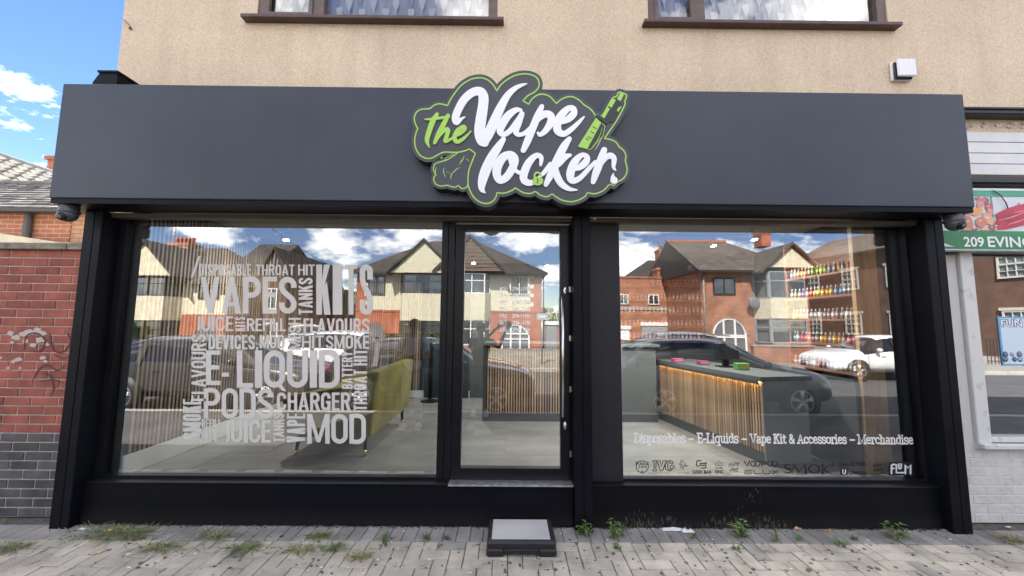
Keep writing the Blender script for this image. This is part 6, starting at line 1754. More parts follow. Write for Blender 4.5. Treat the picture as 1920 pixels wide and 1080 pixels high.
rf.add([(xa-.29, y5+.2, zE), (xa-.29, y5-8.2, zE), (xa-.29, y5-4, rz5-.1)], [(0, 1, 2)], 1)  # gable end coloured dark to stand for its shaded side
rf.build('tiled_roof', [M_RTILE2, M_DTIM], h5)
MB().box(xa-.32, xb-2.4, y5-4.12, y5-3.88, rz5-.05, rz5+.08).build('ridge_tiles', M_POTS, h5)
MB().box(xa-.3, xb+.3, y5+.35, y5+.45, zE-.12, zE+.01).build('gutter', M_DTIM, h5)
MB().tube([(xa+.1, y5+.08, zE), (xa+.1, y5+.08, 0)], .05, 8).build('downpipe', mat('grey_pipe', (.25, .25, .25), .5), h5)
chimney(h5, rp(1425, 450, 22)[0], rp(1442, 450, 22)[0], -22.6, -21.8, rp(1430, 462, 22)[1], rp(1430, 434, 22)[1], M_RB, 2)
win(h5, X5(1338), X5(1379), y5, Z5(553), Z5(522), M_DTIM, 2, 0, 1.0)
arch(h5, X5(1364), X5(1395)-X5(1333), Z5(628), y5, M_RB2, M_UPVC)
dish = MB()
dish.ball((X5(1407), y5+.35, Z5(569)), .36, 14, sq=(1, .25, 1)); dish.tube([(X5(1407), y5+.3, Z5(569)), (X5(1407), y5, Z5(575))], .03, 6)
tag(dish.build('satellite_dish', mat('dish_grey', (.16, .16, .17), .5)), 'grey satellite dish fixed to the brown brick house over its arch', 'satellite dish')
xb0, xb1 = X5(1413), X5(1499)
bay(h5, xb0, xb1, y5, 0.9, [(0, Z5(641), 's')], M_RB2, M_DTIM, 2)
bay(h5, xb0, xb1, y5, 0.9, [(Z5(641), Z5(597), 'w'), (Z5(561), Z5(512), 'w')], M_CREAM, mat('grey_frame', (.3, .31, .32), .5), 2, .9)
bay(h5, xb0-.03, xb1+.03, y5, 0.95, [(Z5(597)+.001, Z5(561)-.001, 's')], M_CREAM, M_DTIM, 2)
ga, gb, gz0, gz1 = X5(1422), X5(1506), Z5(505), Z5(469)
gable('gable_wall', h5, ga, gb, gz0, gz1, y5+1.0, 4, M_CREAM); verge(h5, ga, gb, gz0, gz1, y5+1.1, M_RTILE2, .22, .5); pitched(h5, ga, gb, gz0, gz1, y5+1.0, 5, M_RTILE2, .55)
# low wall in front
gw = empty('brick_garden_wall', (X5(1480), -13.3, 0), 'low orange brick garden wall in front of the brown brick house', 'wall')
MB().box(rp(1415, 660, 13.2)[0], rp(1530, 660, 13.2)[0], -13.5, -13.27, 0, rp(1470, 650, 13.2)[1]).build('brick_wall', M_RB2, gw)
MB().box(rp(1413, 660, 13.2)[0], rp(1532, 660, 13.2)[0], -13.53, -13.24, rp(1470, 650, 13.2)[1]+.001, rp(1470, 647, 13.2)[1]).build('coping', M_KERB, gw)

# ---- low brick garages with parapet, left of it
D6 = 23.5; y6 = -D6
X6 = lambda px: rp(px, 560, D6)[0]
Z6 = lambda py, px=1230: rp(px, py, D6)[1]
h6 = empty('flat_roofed_brick_building', (X6(1230), y6, 0), 'two storey flat roofed orange brick building with garage doors beside the brown house', 'building')
MB().box(X6(1090), X6(1312), y6-7, y6, 0, Z6(522)).box(X6(1090), X6(1313), y6-7, y6+.05, Z6(522)+.001, Z6(518)).build('brick_wall', M_RB2, h6)
B('stone_band', M_KERB, h6, X6(1090), X6(1285), y6+.001, y6+.06, Z6(582), Z6(577))
for (a, b, c, d, mm) in ((1130, 1179, 645, 618, M_UPVC), (1202, 1268, 645, 611, mat('grey_shutter', (.32, .34, .36), .5)), (1290, 1312, 640, 613, M_DTIM)):
    B('garage_door', mm, h6, X6(a), X6(b), y6+.001, y6+.05, 0, Z6(d))
    B('door_lintel', M_UPVC, h6, X6(a)-.1, X6(b)+.1, y6+.001, y6+.12, Z6(d)+.001, Z6(d)+.25)
win(h6, X6(1160), X6(1178), y6, Z6(572), Z6(553), M_UPVC, 2, 0, .6)
win(h6, X6(1215), X6(1235), y6, Z6(572), Z6(553), M_UPVC, 2, 0, .6)
chimney(h6, X6(1236), X6(1250), y6-1, y6-.2, Z6(518), Z6(500), M_RB2, 0)
h6b = empty('dark_roofed_house', (X6(1250), -31, 0), 'dark roofed brick house rising behind the flat roofed building', 'house')
xa6, xb6 = rp(1195, 520, 30)[0], rp(1330, 520, 30)[0]
MB().box(xa6, xb6, -38, -30, 0, rp(1260, 520, 30)[1]).build('brick_wall', M_RB3, h6b)
mb = MB(); ze_, zr_ = rp(1260, 520, 30)[1], rp(1260, 496, 33)[1]+.6
mb.add([(xa6-.3, -29.7, ze_), (xb6, -29.7, ze_), (xb6, -38, ze_), (xa6-.3, -38, ze_), (xa6+2.5, -34, zr_), (xb6, -34, zr_)], [(0, 1, 5, 4), (1, 2, 5), (2, 3, 4, 5), (3, 0, 4), (0, 3, 2, 1)]); mb.build('hipped_roof', M_RTILE, h6b)
chimney(h6b, rp(1238, 480, 30)[0], rp(1254, 480, 30)[0], -31.2, -30.2, rp(1245, 515, 30)[1]-1, rp(1245, 466, 30)[1], M_RB2, 1)
ae = MB(); ax_, az_ = rp(1240, 445, 30)
ae.tube([(ax_, -30.6, az_-1.2), (ax_, -30.6, az_+.2)], .025, 6)
for k in range(3): ae.tube([(ax_-.5, -30.6, az_+.1-k*.42), (ax_+.05, -30.6, az_+.16-k*.42)], .02, 6)
tag(ae.build('tv_aerial', mat('aerial_dark', (0.1, 0.1, 0.1), 0.5)), 'dark three bar tv aerial on the chimney of the dark roofed house', 'aerial')

# ---- tall brick block at the far right, end wall facing the shop
h7 = empty('tall_brick_block', (26, -24, 0), 'tall brown brick block with white sash windows running away beside the side road', 'building')
A7, B7 = Vector((24.4, -29, 0)), Vector((27.6, -15.5, 0))
dd = (B7-A7); L7 = dd.length; dd.normalize(); n7 = Vector((-dd.y, dd.x, 0))
if n7.x > 0: n7 = -n7
H7 = 7.0
def p7(s_, n_, z): v = A7+dd*s_+n7*n_; return (v.x, v.y, z)
MB().prism([p7(0, 0, 0), p7(L7, 0, 0), p7(L7, -9, 0), p7(0, -9, 0)], (0, 0, H7)).build('brick_wall', M_RB3, h7)
mb = MB(); mb.prism([p7(0, .35, H7+.001), p7(0, -4.5, H7+2.2), p7(0, -9.35, H7+.001)], tuple(dd*L7)); mb.build('tiled_roof', M_RTILE2, h7)
mb = MB(); mb.prism([p7(0, .36, H7-.12), p7(L7, .36, H7-.12), p7(L7, .48, H7-.12), p7(0, .48, H7-.12)], (0, 0, .14)); mb.build('gutter', M_DTIM, h7)
for s0_ in (1.2, 4.0, 6.8, 9.6, 12.0):
    for z0_ in (1.0, 4.3):
        z1_ = z0_+1.55
        f = MB()
        for (a, b, c, d) in ((0, .08, 0, 1), (.92, 1, 0, 1), (.08, .92, 0, .06), (.08, .92, .94, 1), (.08, .92, .47, .53), (.34, .37, .06, .94), (.63, .66, .06, .94), (.08, .92, .24, .26), (.08, .92, .74, .76)):
            f.prism([p7(s0_+a*1.1, .01, z0_+c*(z1_-z0_)), p7(s0_+b*1.1, .01, z0_+c*(z1_-z0_)), p7(s0_+b*1.1, .08, z0_+c*(z1_-z0_)), p7(s0_+a*1.1, .08, z0_+c*(z1_-z0_))], (0, 0, (d-c)*(z1_-z0_)))
        w = f.build('window', mat('aged_cream_frame', (0.42, 0.41, 0.36), 0.5), h7)
        mb = MB(); mb.prism([p7(s0_+.02, .004, z0_+.02), p7(s0_+1.08, .004, z0_+.02), p7(s0_+1.08, .012, z0_+.02), p7(s0_+.02, .012, z0_+.02)], (0, 0, z1_-z0_-.04)); mb.build('pane', mat('reflecting_dark_pane', (.12, .14, .15), .15), w)
        mb = MB(); mb.prism([p7(s0_-.1, .0, z1_+.001), p7(s0_+1.2, .0, z1_+.001), p7(s0_+1.2, .1, z1_+.001), p7(s0_-.1, .1, z1_+.001)], (0, 0, .16)); mb.build('lintel', MATS['aged_cream_frame'], h7)
B('drainpipe', M_UPVC, h7, 26.6, 26.7, -19.0, -18.9, 0, H7)
rl = MB()
for k in range(26): rl.box(21+k*.16, 21.02+k*.16, -13.32, -13.30, 0, 1.1)
rl.box(21, 25.1, -13.33, -13.29, 1.1, 1.14).box(21, 25.1, -13.33, -13.29, .12, .16)
tag(rl.build('iron_railing', M_DTIM), 'dark iron railing in front of the tall brick block', 'railing')

# ---- hedge, trees
M_LEAF = mat('hedge_leaf', (0.055, 0.095, 0.018), 0.7, rand=0.0, var=0.5, scale=2.5)
M_LEAF2 = mat('tree_leaf', (0.075, 0.125, 0.025), 0.7, var=0.5, scale=1.2)
M_BARK = mat('bark', (0.09, 0.07, 0.05), 0.9, var=0.3)
def leaves(mb, n, fn, sz):
    for _ in range(n):
        c = Vector(fn()); a = Vector((rnd.gauss(0, 1), rnd.gauss(0, 1), rnd.gauss(0, 1))).normalized(); b = a.orthogonal().normalized(); s_ = sz*rnd.uniform(.6, 1.3)
        mb.add([c-a*s_, c+b*s_*.5, c+a*s_, c-b*s_*.5], [(0, 1, 2, 3)])
hx0, hx1, hyy = rp(726, 640, 15)[0], rp(838, 640, 15)[0], -14.6
hz = rp(780, 626, 15)[1]
hg = empty('garden_hedge', ((hx0+hx1)/2, hyy, 0), 'clipped green hedge behind the parked cars in front of the dark framed semi', 'hedge')
B('hedge_core', mat('hedge_shade', (0.025, 0.04, 0.01), .9), hg, hx0+.08, hx1-.08, hyy-.4, hyy+.1, 0, hz-.08)
mb = MB(); leaves(mb, 4200, lambda: (rnd.uniform(hx0, hx1), rnd.choice((hyy+.15, hyy+.1, hyy+rnd.uniform(-.4, .2))), rnd.choice((hz, rnd.uniform(0, hz), rnd.uniform(0, hz)))), .05)
tag(mb.build('hedge_leaves', M_LEAF, hg, fix=False), kind='stuff')
def tree(px, py_top, D, r, lab, name='garden_tree'):
    x, zt = rp(px, py_top, D)
    t = empty(name, (x, -D, 0), lab, 'tree')
    MB().tube([(x, -D, 0), (x+.1, -D, zt*.35), (x, -D, zt*.6)], [.18, .13, .06], 8).build('trunk', M_BARK, t)
    lm = MB()
    for k in range(6):
        th = k*1.1; lm.tube([(x+.05, -D, zt*.35+k*.1), (x+math.cos(th)*r*.4, -D+math.sin(th)*r*.4, zt*.6), (x+math.cos(th)*r*.7, -D+math.sin(th)*r*.7, zt*.78)], [.06, .04, .015], 6)
    lm.build('limbs', M_BARK, t)
    cl = [(x+rnd.gauss(0, r*.45), -D+rnd.gauss(0, r*.45), zt*.7+rnd.gauss(0, zt*.13), r*rnd.uniform(.25, .5)) for _ in range(16)]
    def f():
        c = rnd.choice(cl); v = Vector((rnd.gauss(0, 1), rnd.gauss(0, 1), rnd.gauss(0, 1))).normalized()*c[3]*rnd.uniform(.5, 1)
        return (c[0]+v.x, c[1]+v.y, min(zt, c[2]+v.z*.8))
    mb = MB(); leaves(mb, 2600, f, .09)
    tag(mb.build('crown', M_LEAF2, t, fix=False), kind='stuff')
tree(646, 548, 27, 2.0, 'leafy green tree in the gap beside the small brick house')
tree(610, 570, 30, 1.8, 'smaller green tree behind the roof of the small brick house')
tree(236, 606, 15.5, .9, 'light green shrub in front of the cream gabled house', 'garden_shrub')
tree(1032, 588, 26, 1.2, 'spiky green shrub behind the flat roofed garage', 'garden_shrub')
cd_ = empty('young_conifer', (rp(1025, 580, 28)[0], -28, 0), 'golden topped shrub over the garage roof', 'shrub')
mb = MB(); cx2, cz2 = rp(1020, 578, 27); leaves(mb, 700, lambda: (cx2+rnd.gauss(0, .5), -27+rnd.gauss(0, .4), cz2-abs(rnd.gauss(0, .8))), .08)
tag(mb.build('foliage', mat('golden_leaf', (.30, .22, .03), .7, var=.4), cd_, fix=False), kind='stuff')
MB().tube([(cx2, -27, 0), (cx2, -27, cz2-.2)], .05, 6).build('stem', M_BARK, cd_)

# ---- street nameplate on a post, overhead wire
px_, Dp = 1016, 12.0
xp, zp = rp(px_, 594, Dp)
sp = empty('road_sign', (xp, -Dp, 0), 'grey parking sign on a thin post beside the garage opposite', 'sign')
MB().tube([(xp, -Dp, 0), (xp, -Dp, zp+.1)], .035, 10).build('post', mat('galvanised', (.35, .36, .37), .45, .6), sp)
B('sign_plate', mat('grey_plate', (.33, .36, .38), .5), sp, rp(1006, 594, Dp)[0], rp(1027, 594, Dp)[0], -Dp+.036, -Dp+.05, rp(px_, 600, Dp)[1], rp(px_, 588, Dp)[1], ch=.003)
B('sign_symbol', mat('sign_pale_print', (.6, .62, .64), .5), sp, rp(1010, 594, Dp)[0], rp(1022, 594, Dp)[0], -Dp+.0505, -Dp+.052, rp(px_, 596, Dp)[1], rp(px_, 592, Dp)[1])
wi = MB()
for (pa, pb, Da, Db) in (((505, 425), (640, 505), 12, 24), ((1160, 455), (1300, 500), 14, 22)):
    a, b = rp(*pa, Da), rp(*pb, Db)
    P = [Vector((a[0]+(b[0]-a[0])*t, -(Da+(Db-Da)*t), a[1]+(b[1]-a[1])*t-0.5*math.sin(PI*t)*.4)) for t in [k/8 for k in range(9)]]
    o = MB().tube(P, .012, 5, cap=False).build('telephone_wire', M_INK)
    tag(o, 'thin black telephone wire sloping down across the sky above %s' % ('the timbered gable house' if pa[0] < 900 else 'the flat roofed brick building'), 'wire')

# ------------------------------------------------------------------ cars
def car(name, loc, rz, paint, label, L=4.1, W=1.78, H=1.45, boxy=0.0, plate=None, wheelm=None, flip=1, roofm=None, details=True):
    """nose points to +x in its own space; origin on the road under the middle"""
    t = empty(name, loc, label, 'car', 'cars parked in the street', rz=rz)
    TW = parent_world(t)
    def put(mb, nm, m, par=None):
        me = mb.mesh(nm, m)
        bm = bmesh.new(); bm.from_mesh(me); bmesh.ops.recalc_face_normals(bm, faces=bm.faces); bm.to_mesh(me); bm.free()
        o = bpy.data.objects.new(nm, me); COL.objects.link(o); o.parent = par or t
        return o
    h = L/2; w = W/2; s = H/1.45
    wb = L*0.62; fx, rx = h-L*0.19, h-L*0.19-wb
    # stations: x, z bottom, z sill bulge, z belt, roof z, half width bottom, belt, roof
    st = [(-h, .34, .60, .80*s, .82*s, .62, .66, .55), (-h+.06, .26, .58, .92*s, .95*s, .74, .80, .62), (-h+.28, .22, .58, .97*s, 1.20*s, .84, .86, .62), (-h+.60, .20, .58, .98*s, 1.40*s, .88, .885, .60),
          (-h+1.1, .19, .58, .96*s, 1.455*s, .885, .885, .60), (-h+1.9, .19, .56, .94*s, 1.47*s, .885, .885, .60), (-h+2.4, .19, .55, .92*s, 1.42*s, .885, .88, .59), (h-1.35, .19, .55, .90*s, 1.13*s, .885, .87, .62), (h-1.05, .19, .55, .90*s, .97*s, .885, .86, .70),
          (h-.55, .20, .54, .86*s, .92*s, .88, .85, .66), (h-.16, .21, .50, .77*s, .82*s, .85, .80, .62), (h-.01, .24, .46, .66*s, .70*s, .76, .70, .55)]
    vs = []; fs = []; ms = []
    k = w/.885
    for (x, zb, zs, zt, zr, wb_, wt, wr) in st:
        vs += [(x, -wb_*k*.94, zb), (x, -wb_*k, zs), (x, -wt*k, zt), (x, -wr*k, zr), (x, 0, zr+.03), (x, wr*k, zr), (x, wt*k, zt), (x, wb_*k, zs), (x, wb_*k*.94, zb)]
    n = len(st)
    for i in range(n-1):
        for j in range(8):
            f = (i*9+j, i*9+j+1, (i+1)*9+j+1, (i+1)*9+j)
            glass = (j in (2, 5) and 3 <= i <= 7) or (j in (3, 4) and i == 7) or (j in (3, 4) and i == 6) or (j in (3, 4) and i in (2,)) or (j in (2, 5) and i == 2)
            fs.append(f); ms.append(1 if glass else 0)
        fs.append((i*9+8, i*9, (i+1)*9, (i+1)*9+8)); ms.append(2)
    fs.append(tuple(range(8, -1, -1))); ms.append(0); fs.append(tuple(range((n-1)*9, n*9))); ms.append(0)
    me = bpy.data.meshes.new('body'); me.from_pydata(vs, [], fs)
    for m_ in (paint, M_CARGL, M_INK): me.materials.append(m_)
    for p, mi in zip(me.polygons, ms): p.material_index = mi; p.use_smooth = True
    cl = me.attributes.new('crease_edge', 'FLOAT', 'EDGE')
    body = bpy.data.objects.new('body', me); COL.objects.link(body); body.parent = t
    bm = bmesh.new(); bm.from_mesh(me)
    cr_ = bm.edges.layers.float.get('crease_edge')
    cre = bm.edges.layers.float.new('crease_edge2') if cr_ is None else cr_
    bmesh.ops.recalc_face_normals(bm, faces=bm.faces); bm.to_mesh(me); bm.free()
    sb_ = body.modifiers.new('sub', 'SUBSURF'); sb_.levels = 2; sb_.render_levels = 2
    # pillars
    pil = MB()
    for sd in (-1, 1):
        for (xa_, xb_) in ((-h+1.02, -h+1.12), (-h+2.02, -h+2.12)):
            pil.prism([(xa_, sd*w*.985, .93*s), (xb_, sd*w*.985, .93*s), (xb_-.02, sd*w*.76, 1.40*s), (xa_-.02, sd*w*.76, 1.40*s)], (0, sd*.012, 0))
    put(pil, 'window_pillars', M_INK)
    # wheel arches and wheels
    for (wx, nm) in ((fx, 'front'), (rx, 'rear')):
        for sd in (-1, 1):
            MBa = MB().lathe([(0.0, 0), (.375, 0), (.375, .03), (0, .031)], (wx, sd*(w*.985)-(.016 if sd > 0 else .016), .33), ax='y', seg=24)
            put(MBa, 'wheel_arch', M_INK)
            y0 = sd*(w-.10)
            ty = MB().lathe([(.21, -.1), (.29, -.105), (.315, -.08), (.32, 0), (.315, .08), (.29, .105), (.21, .1)], (wx, sd*(w-.085), .32), ax='y', seg=28)
            wl_ = put(ty, 'wheel', M_RUBBER)
            rm_ = MB()
            yy = sd*(w-.085)+sd*.085
            rm_.lathe([(.0, 0), (.205, 0), (.215, sd*.018), (.20, sd*.012), (.195, sd*.002), (0, sd*.003)], (wx, yy, .32), ax='y', seg=28, mi=1)
            for q_ in range(5):
                th = q_*2*PI/5+.3
                for off_ in (-.09, .09):
                    a = Vector((wx+.03*math.cos(th), yy+sd*.022, .32+.03*math.sin(th))); b = Vector((wx+.205*math.cos(th+off_*1.2), yy+sd*.014, .32+.205*math.sin(th+off_*1.2)))
                    rm_.tube([a, b], [.026, .02], 6, mi=0)
            rm_.lathe([(.188, sd*.004), (.205, sd*.024), (.218, sd*.02), (.22, 0)], (wx, yy, .32), ax='y', seg=28, mi=0)
            rm_.lathe([(.0, sd*.0), (.045, 0), (.04, sd*.03), (0, sd*.031)], (wx, yy, .32), ax='y', seg=14, mi=0)
            rr_ = MB(); 
            put(rm_, 'rim', [M_RIM, M_INK], wl_)
    # lights, plates, mirrors, handles
    for sd in (-1, 1):
        put(MB().ball((h-.26, sd*w*.74, .67*s), .13, 12, sq=(1.25, .75, .52)), 'headlight', M_HEAD)
        put(MB().ball((-h+.17, sd*w*.80, .86*s), .12, 12, sq=(1.0, .7, .8)), 'tail_light', M_TAIL)
        put(MB().ball((h-1.42, sd*(w+.06), 1.0*s), .09, 12, sq=(.8, 1.0, .75)).box(h-1.42-.02, h-1.42+.02, sd*(w-.06), sd*(w+.03), .93*s, .965*s), 'door_mirror', paint)
        for xx in (-h+1.35, -h+2.4): put(MB().box(xx, xx+.17, sd*(w-.004), sd*(w+.018), .80*s, .825*s, ch=.006), 'door_handle', paint)
        ll = MB()
        for xx in (-h+1.07, -h+2.1, -h+2.98): ll.box(xx, xx+.008, sd*(w-.006), sd*(w+.002), .30, .92*s)
        put(ll, 'door_seams', M_INK)
    put(MB().box(h-.10, h-.02, -.55, .55, .36, .56*s, ch=.02), 'grille', M_INK)
    put(MB().box(h-.019, h-.008, -.26, .26, .40, .51, ch=.002), 'number_plate', mat('plate_white', (.6, .6, .58), .4))
    put(MB().box(-h-.012, -h+.03, -.26, .26, .50, .61, ch=.002), 'number_plate', mat('plate_yellow', (.75, .55, .05), .4))
    put(MB().prism([(-h+.35, -w*.62, 1.37*s), (-h+.10, -w*.6, 1.33*s), (-h+.10, w*.6, 1.33*s), (-h+.35, w*.62, 1.37*s)], (0, 0, .035)), 'spoiler', paint)
    return t
M_CARGL = mat('car_window', (0.012, 0.014, 0.016), 0.06, spec=0.8)
M_RIM = mat('alloy_rim', (0.55, 0.55, 0.56), 0.3, 0.9)
M_HEAD = mat('headlight_lens', (0.5, 0.52, 0.55), 0.1, coat=1)
M_TAIL = mat('tail_lens', (0.35, 0.01, 0.01), 0.15, coat=1)
P_WHITE = mat('white_car_paint', (0.78, 0.78, 0.78), 0.3, coat=1)
P_BLACK = mat('black_car_paint', (0.012, 0.012, 0.014), 0.25, coat=1)
P_GREY = mat('dark_grey_car_paint', (0.035, 0.037, 0.04), 0.3, coat=1)
P_BLUE = mat('blue_grey_car_paint', (0.075, 0.10, 0.125), 0.35, coat=1)
P_SILV = mat('silver_car_paint', (0.42, 0.43, 0.44), 0.3, 0.6, coat=1)
P_RED = mat('red_car_paint', (0.35, 0.015, 0.015), 0.3, coat=1)
RZ = -0.12
car('parked_car', (-5.95, -4.85, RZ), 0, P_GREY, 'dark grey hatchback at the near kerb, mirrored behind the word cloud', L=4.3, H=1.42)
car('parked_car', (-1.55, -4.95, RZ), 0, P_BLACK, 'black car at the near kerb, mirrored in the glazed door', L=4.2, H=1.40)
car('parked_car', (4.2, -4.80, RZ), 0, P_BLUE, 'blue grey hatchback at the near kerb, mirrored over the long counter', L=4.15, H=1.46)
car('parked_car', (-4.75, -8.6, RZ), R(4), P_WHITE, 'white hatchback at the far kerb in front of the hedge', L=4.0, H=1.45)
car('parked_car', (-8.3, -12.2, 0), R(60), P_WHITE, 'white car backed onto the drive of the timbered house, yellow rear plate showing', L=4.1, H=1.5)
car('parked_car', (5.1, -9.65, RZ), PI, P_SILV, 'silver estate at the far kerb by the garage doors', L=4.5, H=1.50)
car('parked_car', (12.35, -9.65, RZ), PI, P_WHITE, 'white hatchback at the far kerb beside the low garden wall', L=4.1, H=1.43)
# ------------------------------------------------------------------ people (mirrored in the door and the left window)
def skin_body(name, chain, parent, m, sub=2):
    """chain: dict joint -> (co, radius, parent joint); one continuous skinned surface"""
    names = list(chain)
    idx = {k: i for i, k in enumerate(names)}
    me = bpy.data.meshes.new(name)
    me.from_pydata([chain[k][0] for k in names], [(idx[chain[k][2]], idx[k]) for k in names if chain[k][2]], [])
    o = bpy.data.objects.new(name, me); COL.objects.link(o); o.parent = parent
    o.matrix_parent_inverse = parent_world(parent).inverted()
    md = o.modifiers.new('skin', 'SKIN'); md.use_smooth_shade = True
    for k, i in idx.items():
        r = chain[k][1]; r = r if isinstance(r, tuple) else (r, r)
        me.skin_vertices[0].data[i].radius = r
        me.skin_vertices[0].data[i].use_root = (chain[k][2] is None)
    sd = o.modifiers.new('sub', 'SUBSURF'); sd.levels = sub; sd.render_levels = sub
    me.materials.append(m)
    return o
M_SKIN = mat('brown_skin', (0.20, 0.10, 0.06), 0.55, var=0.1, scale=8)
M_HAIR = mat('black_hair', (0.012, 0.010, 0.009), 0.7, bump=0.4, bscale=80)
M_TEE = mat('pale_blue_tee', (0.42, 0.48, 0.56), 0.9, var=0.12, scale=6, bump=0.1, bscale=20)
M_JEAN = mat('blue_jeans', (0.05, 0.10, 0.18), 0.9, var=0.2, scale=12)
M_TRAIN = mat('white_trainers', (0.6, 0.6, 0.6), 0.6)
def person(x, y, H, label, pose, tee, jean, backpack=False):
    """faces +y towards the shop; x to the person's right is +x for the picture"""
    t = empty('person', (x, y, 0), label, 'person')
    s = H/1.75
    P = lambda a, b, c: (x+a*s, y+b*s, c*s)
    if pose == 'crossed':
        arms = {'shR': (P(.185, 0, 1.42), .055*s, 'chest'), 'elR': (P(.26, .03, 1.13), .042*s, 'shR'), 'wrR': (P(-.02, .20, 1.14), .028*s, 'elR'), 'haR': (P(-.11, .19, 1.17), (.022*s, .036*s), 'wrR'),
                'shL': (P(-.185, 0, 1.42), .055*s, 'chest'), 'elL': (P(-.26, .03, 1.13), .042*s, 'shL'), 'wrL': (P(.03, .25, 1.18), .028*s, 'elL'), 'haL': (P(.13, .22, 1.20), (.022*s, .036*s), 'wrL')}
        hands = [(P(-.11, .19, 1.17), Vector((-.9, -.1, .15))), (P(.13, .22, 1.20), Vector((.9, -.15, .1)))]
    else:
        hx_, hy_, hz_ = (0.03-x)/s, (-3.43-y)/s, 1.60/s
        arms = {'shR': (P(.19, 0, 1.40), .055*s, 'chest'), 'elR': (P(.36, .10, 1.28), .042*s, 'shR'), 'wrR': (P(hx_-.10, hy_-.02, hz_-.08), .027*s, 'elR'), 'haR': (P(hx_-.05, hy_, hz_-.04), (.02*s, .034*s), 'wrR'),
                'shL': (P(-.19, 0, 1.40), .055*s, 'chest'), 'elL': (P(-.12, .26, 1.22), .042*s, 'shL'), 'wrL': (P(hx_-.30, hy_+.02, hz_-.08), .027*s, 'elL'), 'haL': (P(hx_-.24, hy_+.01, hz_-.05), (.02*s, .034*s), 'wrL')}
        hands = [(P(hx_-.05, hy_, hz_-.04), Vector((.4, .1, .5))), (P(hx_-.24, hy_+.01, hz_-.05), Vector((.7, .1, .3)))]
    body = {'hip': (P(0, 0, .93), (.15*s, .11*s), None), 'waist': (P(0, 0, 1.08), (.135*s, .10*s), 'hip'), 'chest': (P(0, 0, 1.32), (.165*s, .115*s), 'waist'), 'neck0': (P(0, -.005, 1.46), .062*s, 'chest'),
            'neck': (P(0, .005, 1.52), .052*s, 'neck0'), 'jaw': (P(0, .03, 1.58), (.058*s, .068*s), 'neck'), 'head': (P(0, .015, 1.655), (.075*s, .09*s), 'jaw'), 'crown': (P(0, .0, 1.71), (.055*s, .068*s), 'head')}
    legs = {}
    for sd, n in ((1, 'R'), (-1, 'L')):
        legs.update({'th'+n: (P(.09*sd, 0, .86), .088*s, 'hip'), 'kn'+n: (P(.105*sd, .015, .48), .058*s, 'th'+n), 'ca'+n: (P(.11*sd, -.01, .34), .055*s, 'kn'+n), 'an'+n: (P(.115*sd, -.01, .085), .038*s, 'ca'+n),
                     'ft'+n: (P(.125*sd, .07, .045), .04*s, 'an'+n), 'to'+n: (P(.13*sd, .15, .038), .032*s, 'ft'+n)})
    allb = dict(body); allb.update(arms); allb.update(legs)
    skin_body('body', allb, t, M_SKIN)
    # shirt over torso and upper arms
    g = .014*s
    def grow(v, a): r = v[1]; r = r if isinstance(r, tuple) else (r, r); return (v[0], (r[0]+a, r[1]+a), v[2])
    sh = {k: grow(body[k], g) for k in ('hip', 'waist', 'chest')}
    sh['hip'] = (P(0, 0, .84), (.16*s, .125*s), None)
    sh['col'] = (P(0, 0, 1.455), .078*s, 'chest')
    for n in 'RL':
        a = Vector(arms['sh'+n][0]); b = Vector(arms['el'+n][0]); sh['sh'+n] = grow(arms['sh'+n], g); sh['sl'+n] = (tuple(a+(b-a)*.72), .062*s, 'sh'+n)
    skin_body('t_shirt', sh, t, tee)
    tr = {'hip': (P(0, 0, .92), (.148*s, .115*s), None), 'band': (P(0, 0, 1.03), (.14*s, .105*s), 'hip')}
    for n in 'RL':
        tr['th'+n] = grow(legs['th'+n], .014*s); tr['kn'+n] = grow(legs['kn'+n], .016*s); tr['ca'+n] = grow(legs['ca'+n], .014*s); tr['an'+n] = (tuple(Vector(legs['an'+n][0])+Vector((0, 0, .03))), .062*s, 'ca'+n)
    skin_body('trousers', tr, t, jean)
    # hands: five fingers each
    for (hp, dv) in hands:
        hp = Vector(hp); dv.normalize(); up = Vector((0, 0, 1)); sdv = dv.cross(Vector((0, 1, 0))).normalized() if abs(dv.y) < .8 else Vector((1, 0, 0))
        fm = MB()
        for k, ln_ in enumerate((.066, .075, .07, .055)):
            o_ = sdv*(.026-.0175*k)
            fm.tube([hp+o_, hp+o_+dv*ln_*.55, hp+o_+dv*ln_*.85+Vector((0, -.02, 0)), hp+o_+dv*ln_*.95+Vector((0, -.036, 0))], [.0095, .009, .008, .005], 8)
        fm.tube([hp+sdv*.02-dv*.02, hp+sdv*.05+dv*.01, hp+sdv*.052+dv*.035], [.011, .0095, .006], 8)
        fm.build('fingers', M_SKIN, t)
    # face and hair
    hc = Vector(P(0, .015, 1.65))
    hr = MB()
    vs_ = []
    hr.ball((hc.x, hc.y-.022*s, hc.z+.035*s), .112*s, 18, sq=(.84, .98, .86))
    hr.ball((hc.x, hc.y-.05*s, hc.z-.02*s), .085*s, 14, sq=(.92, .8, .9))
    hr.build('hair', M_HAIR, t)
    fc = MB()
    fc.ball((hc.x, hc.y+.098*s, hc.z-.025*s), .017*s, 8, sq=(.8, .9, 1.5))
    for sd in (-1, 1): fc.ball((hc.x+sd*.078*s, hc.y, hc.z-.02*s), .026*s, 8, sq=(.4, .7, 1.2))
    fc.build('nose_and_ears', M_SKIN, t)
    ey = MB()
    for sd in (-1, 1):
        ey.ball((hc.x+sd*.031*s, hc.y+.083*s, hc.z+.002*s), .013*s, 8, sq=(1, .6, .6)); ey.box(hc.x+sd*.031*s-.018*s, hc.x+sd*.031*s+.018*s, hc.y+.084*s, hc.y+.09*s, hc.z+.022*s, hc.z+.028*s)
    ey.build('eyes', M_HAIR, t)
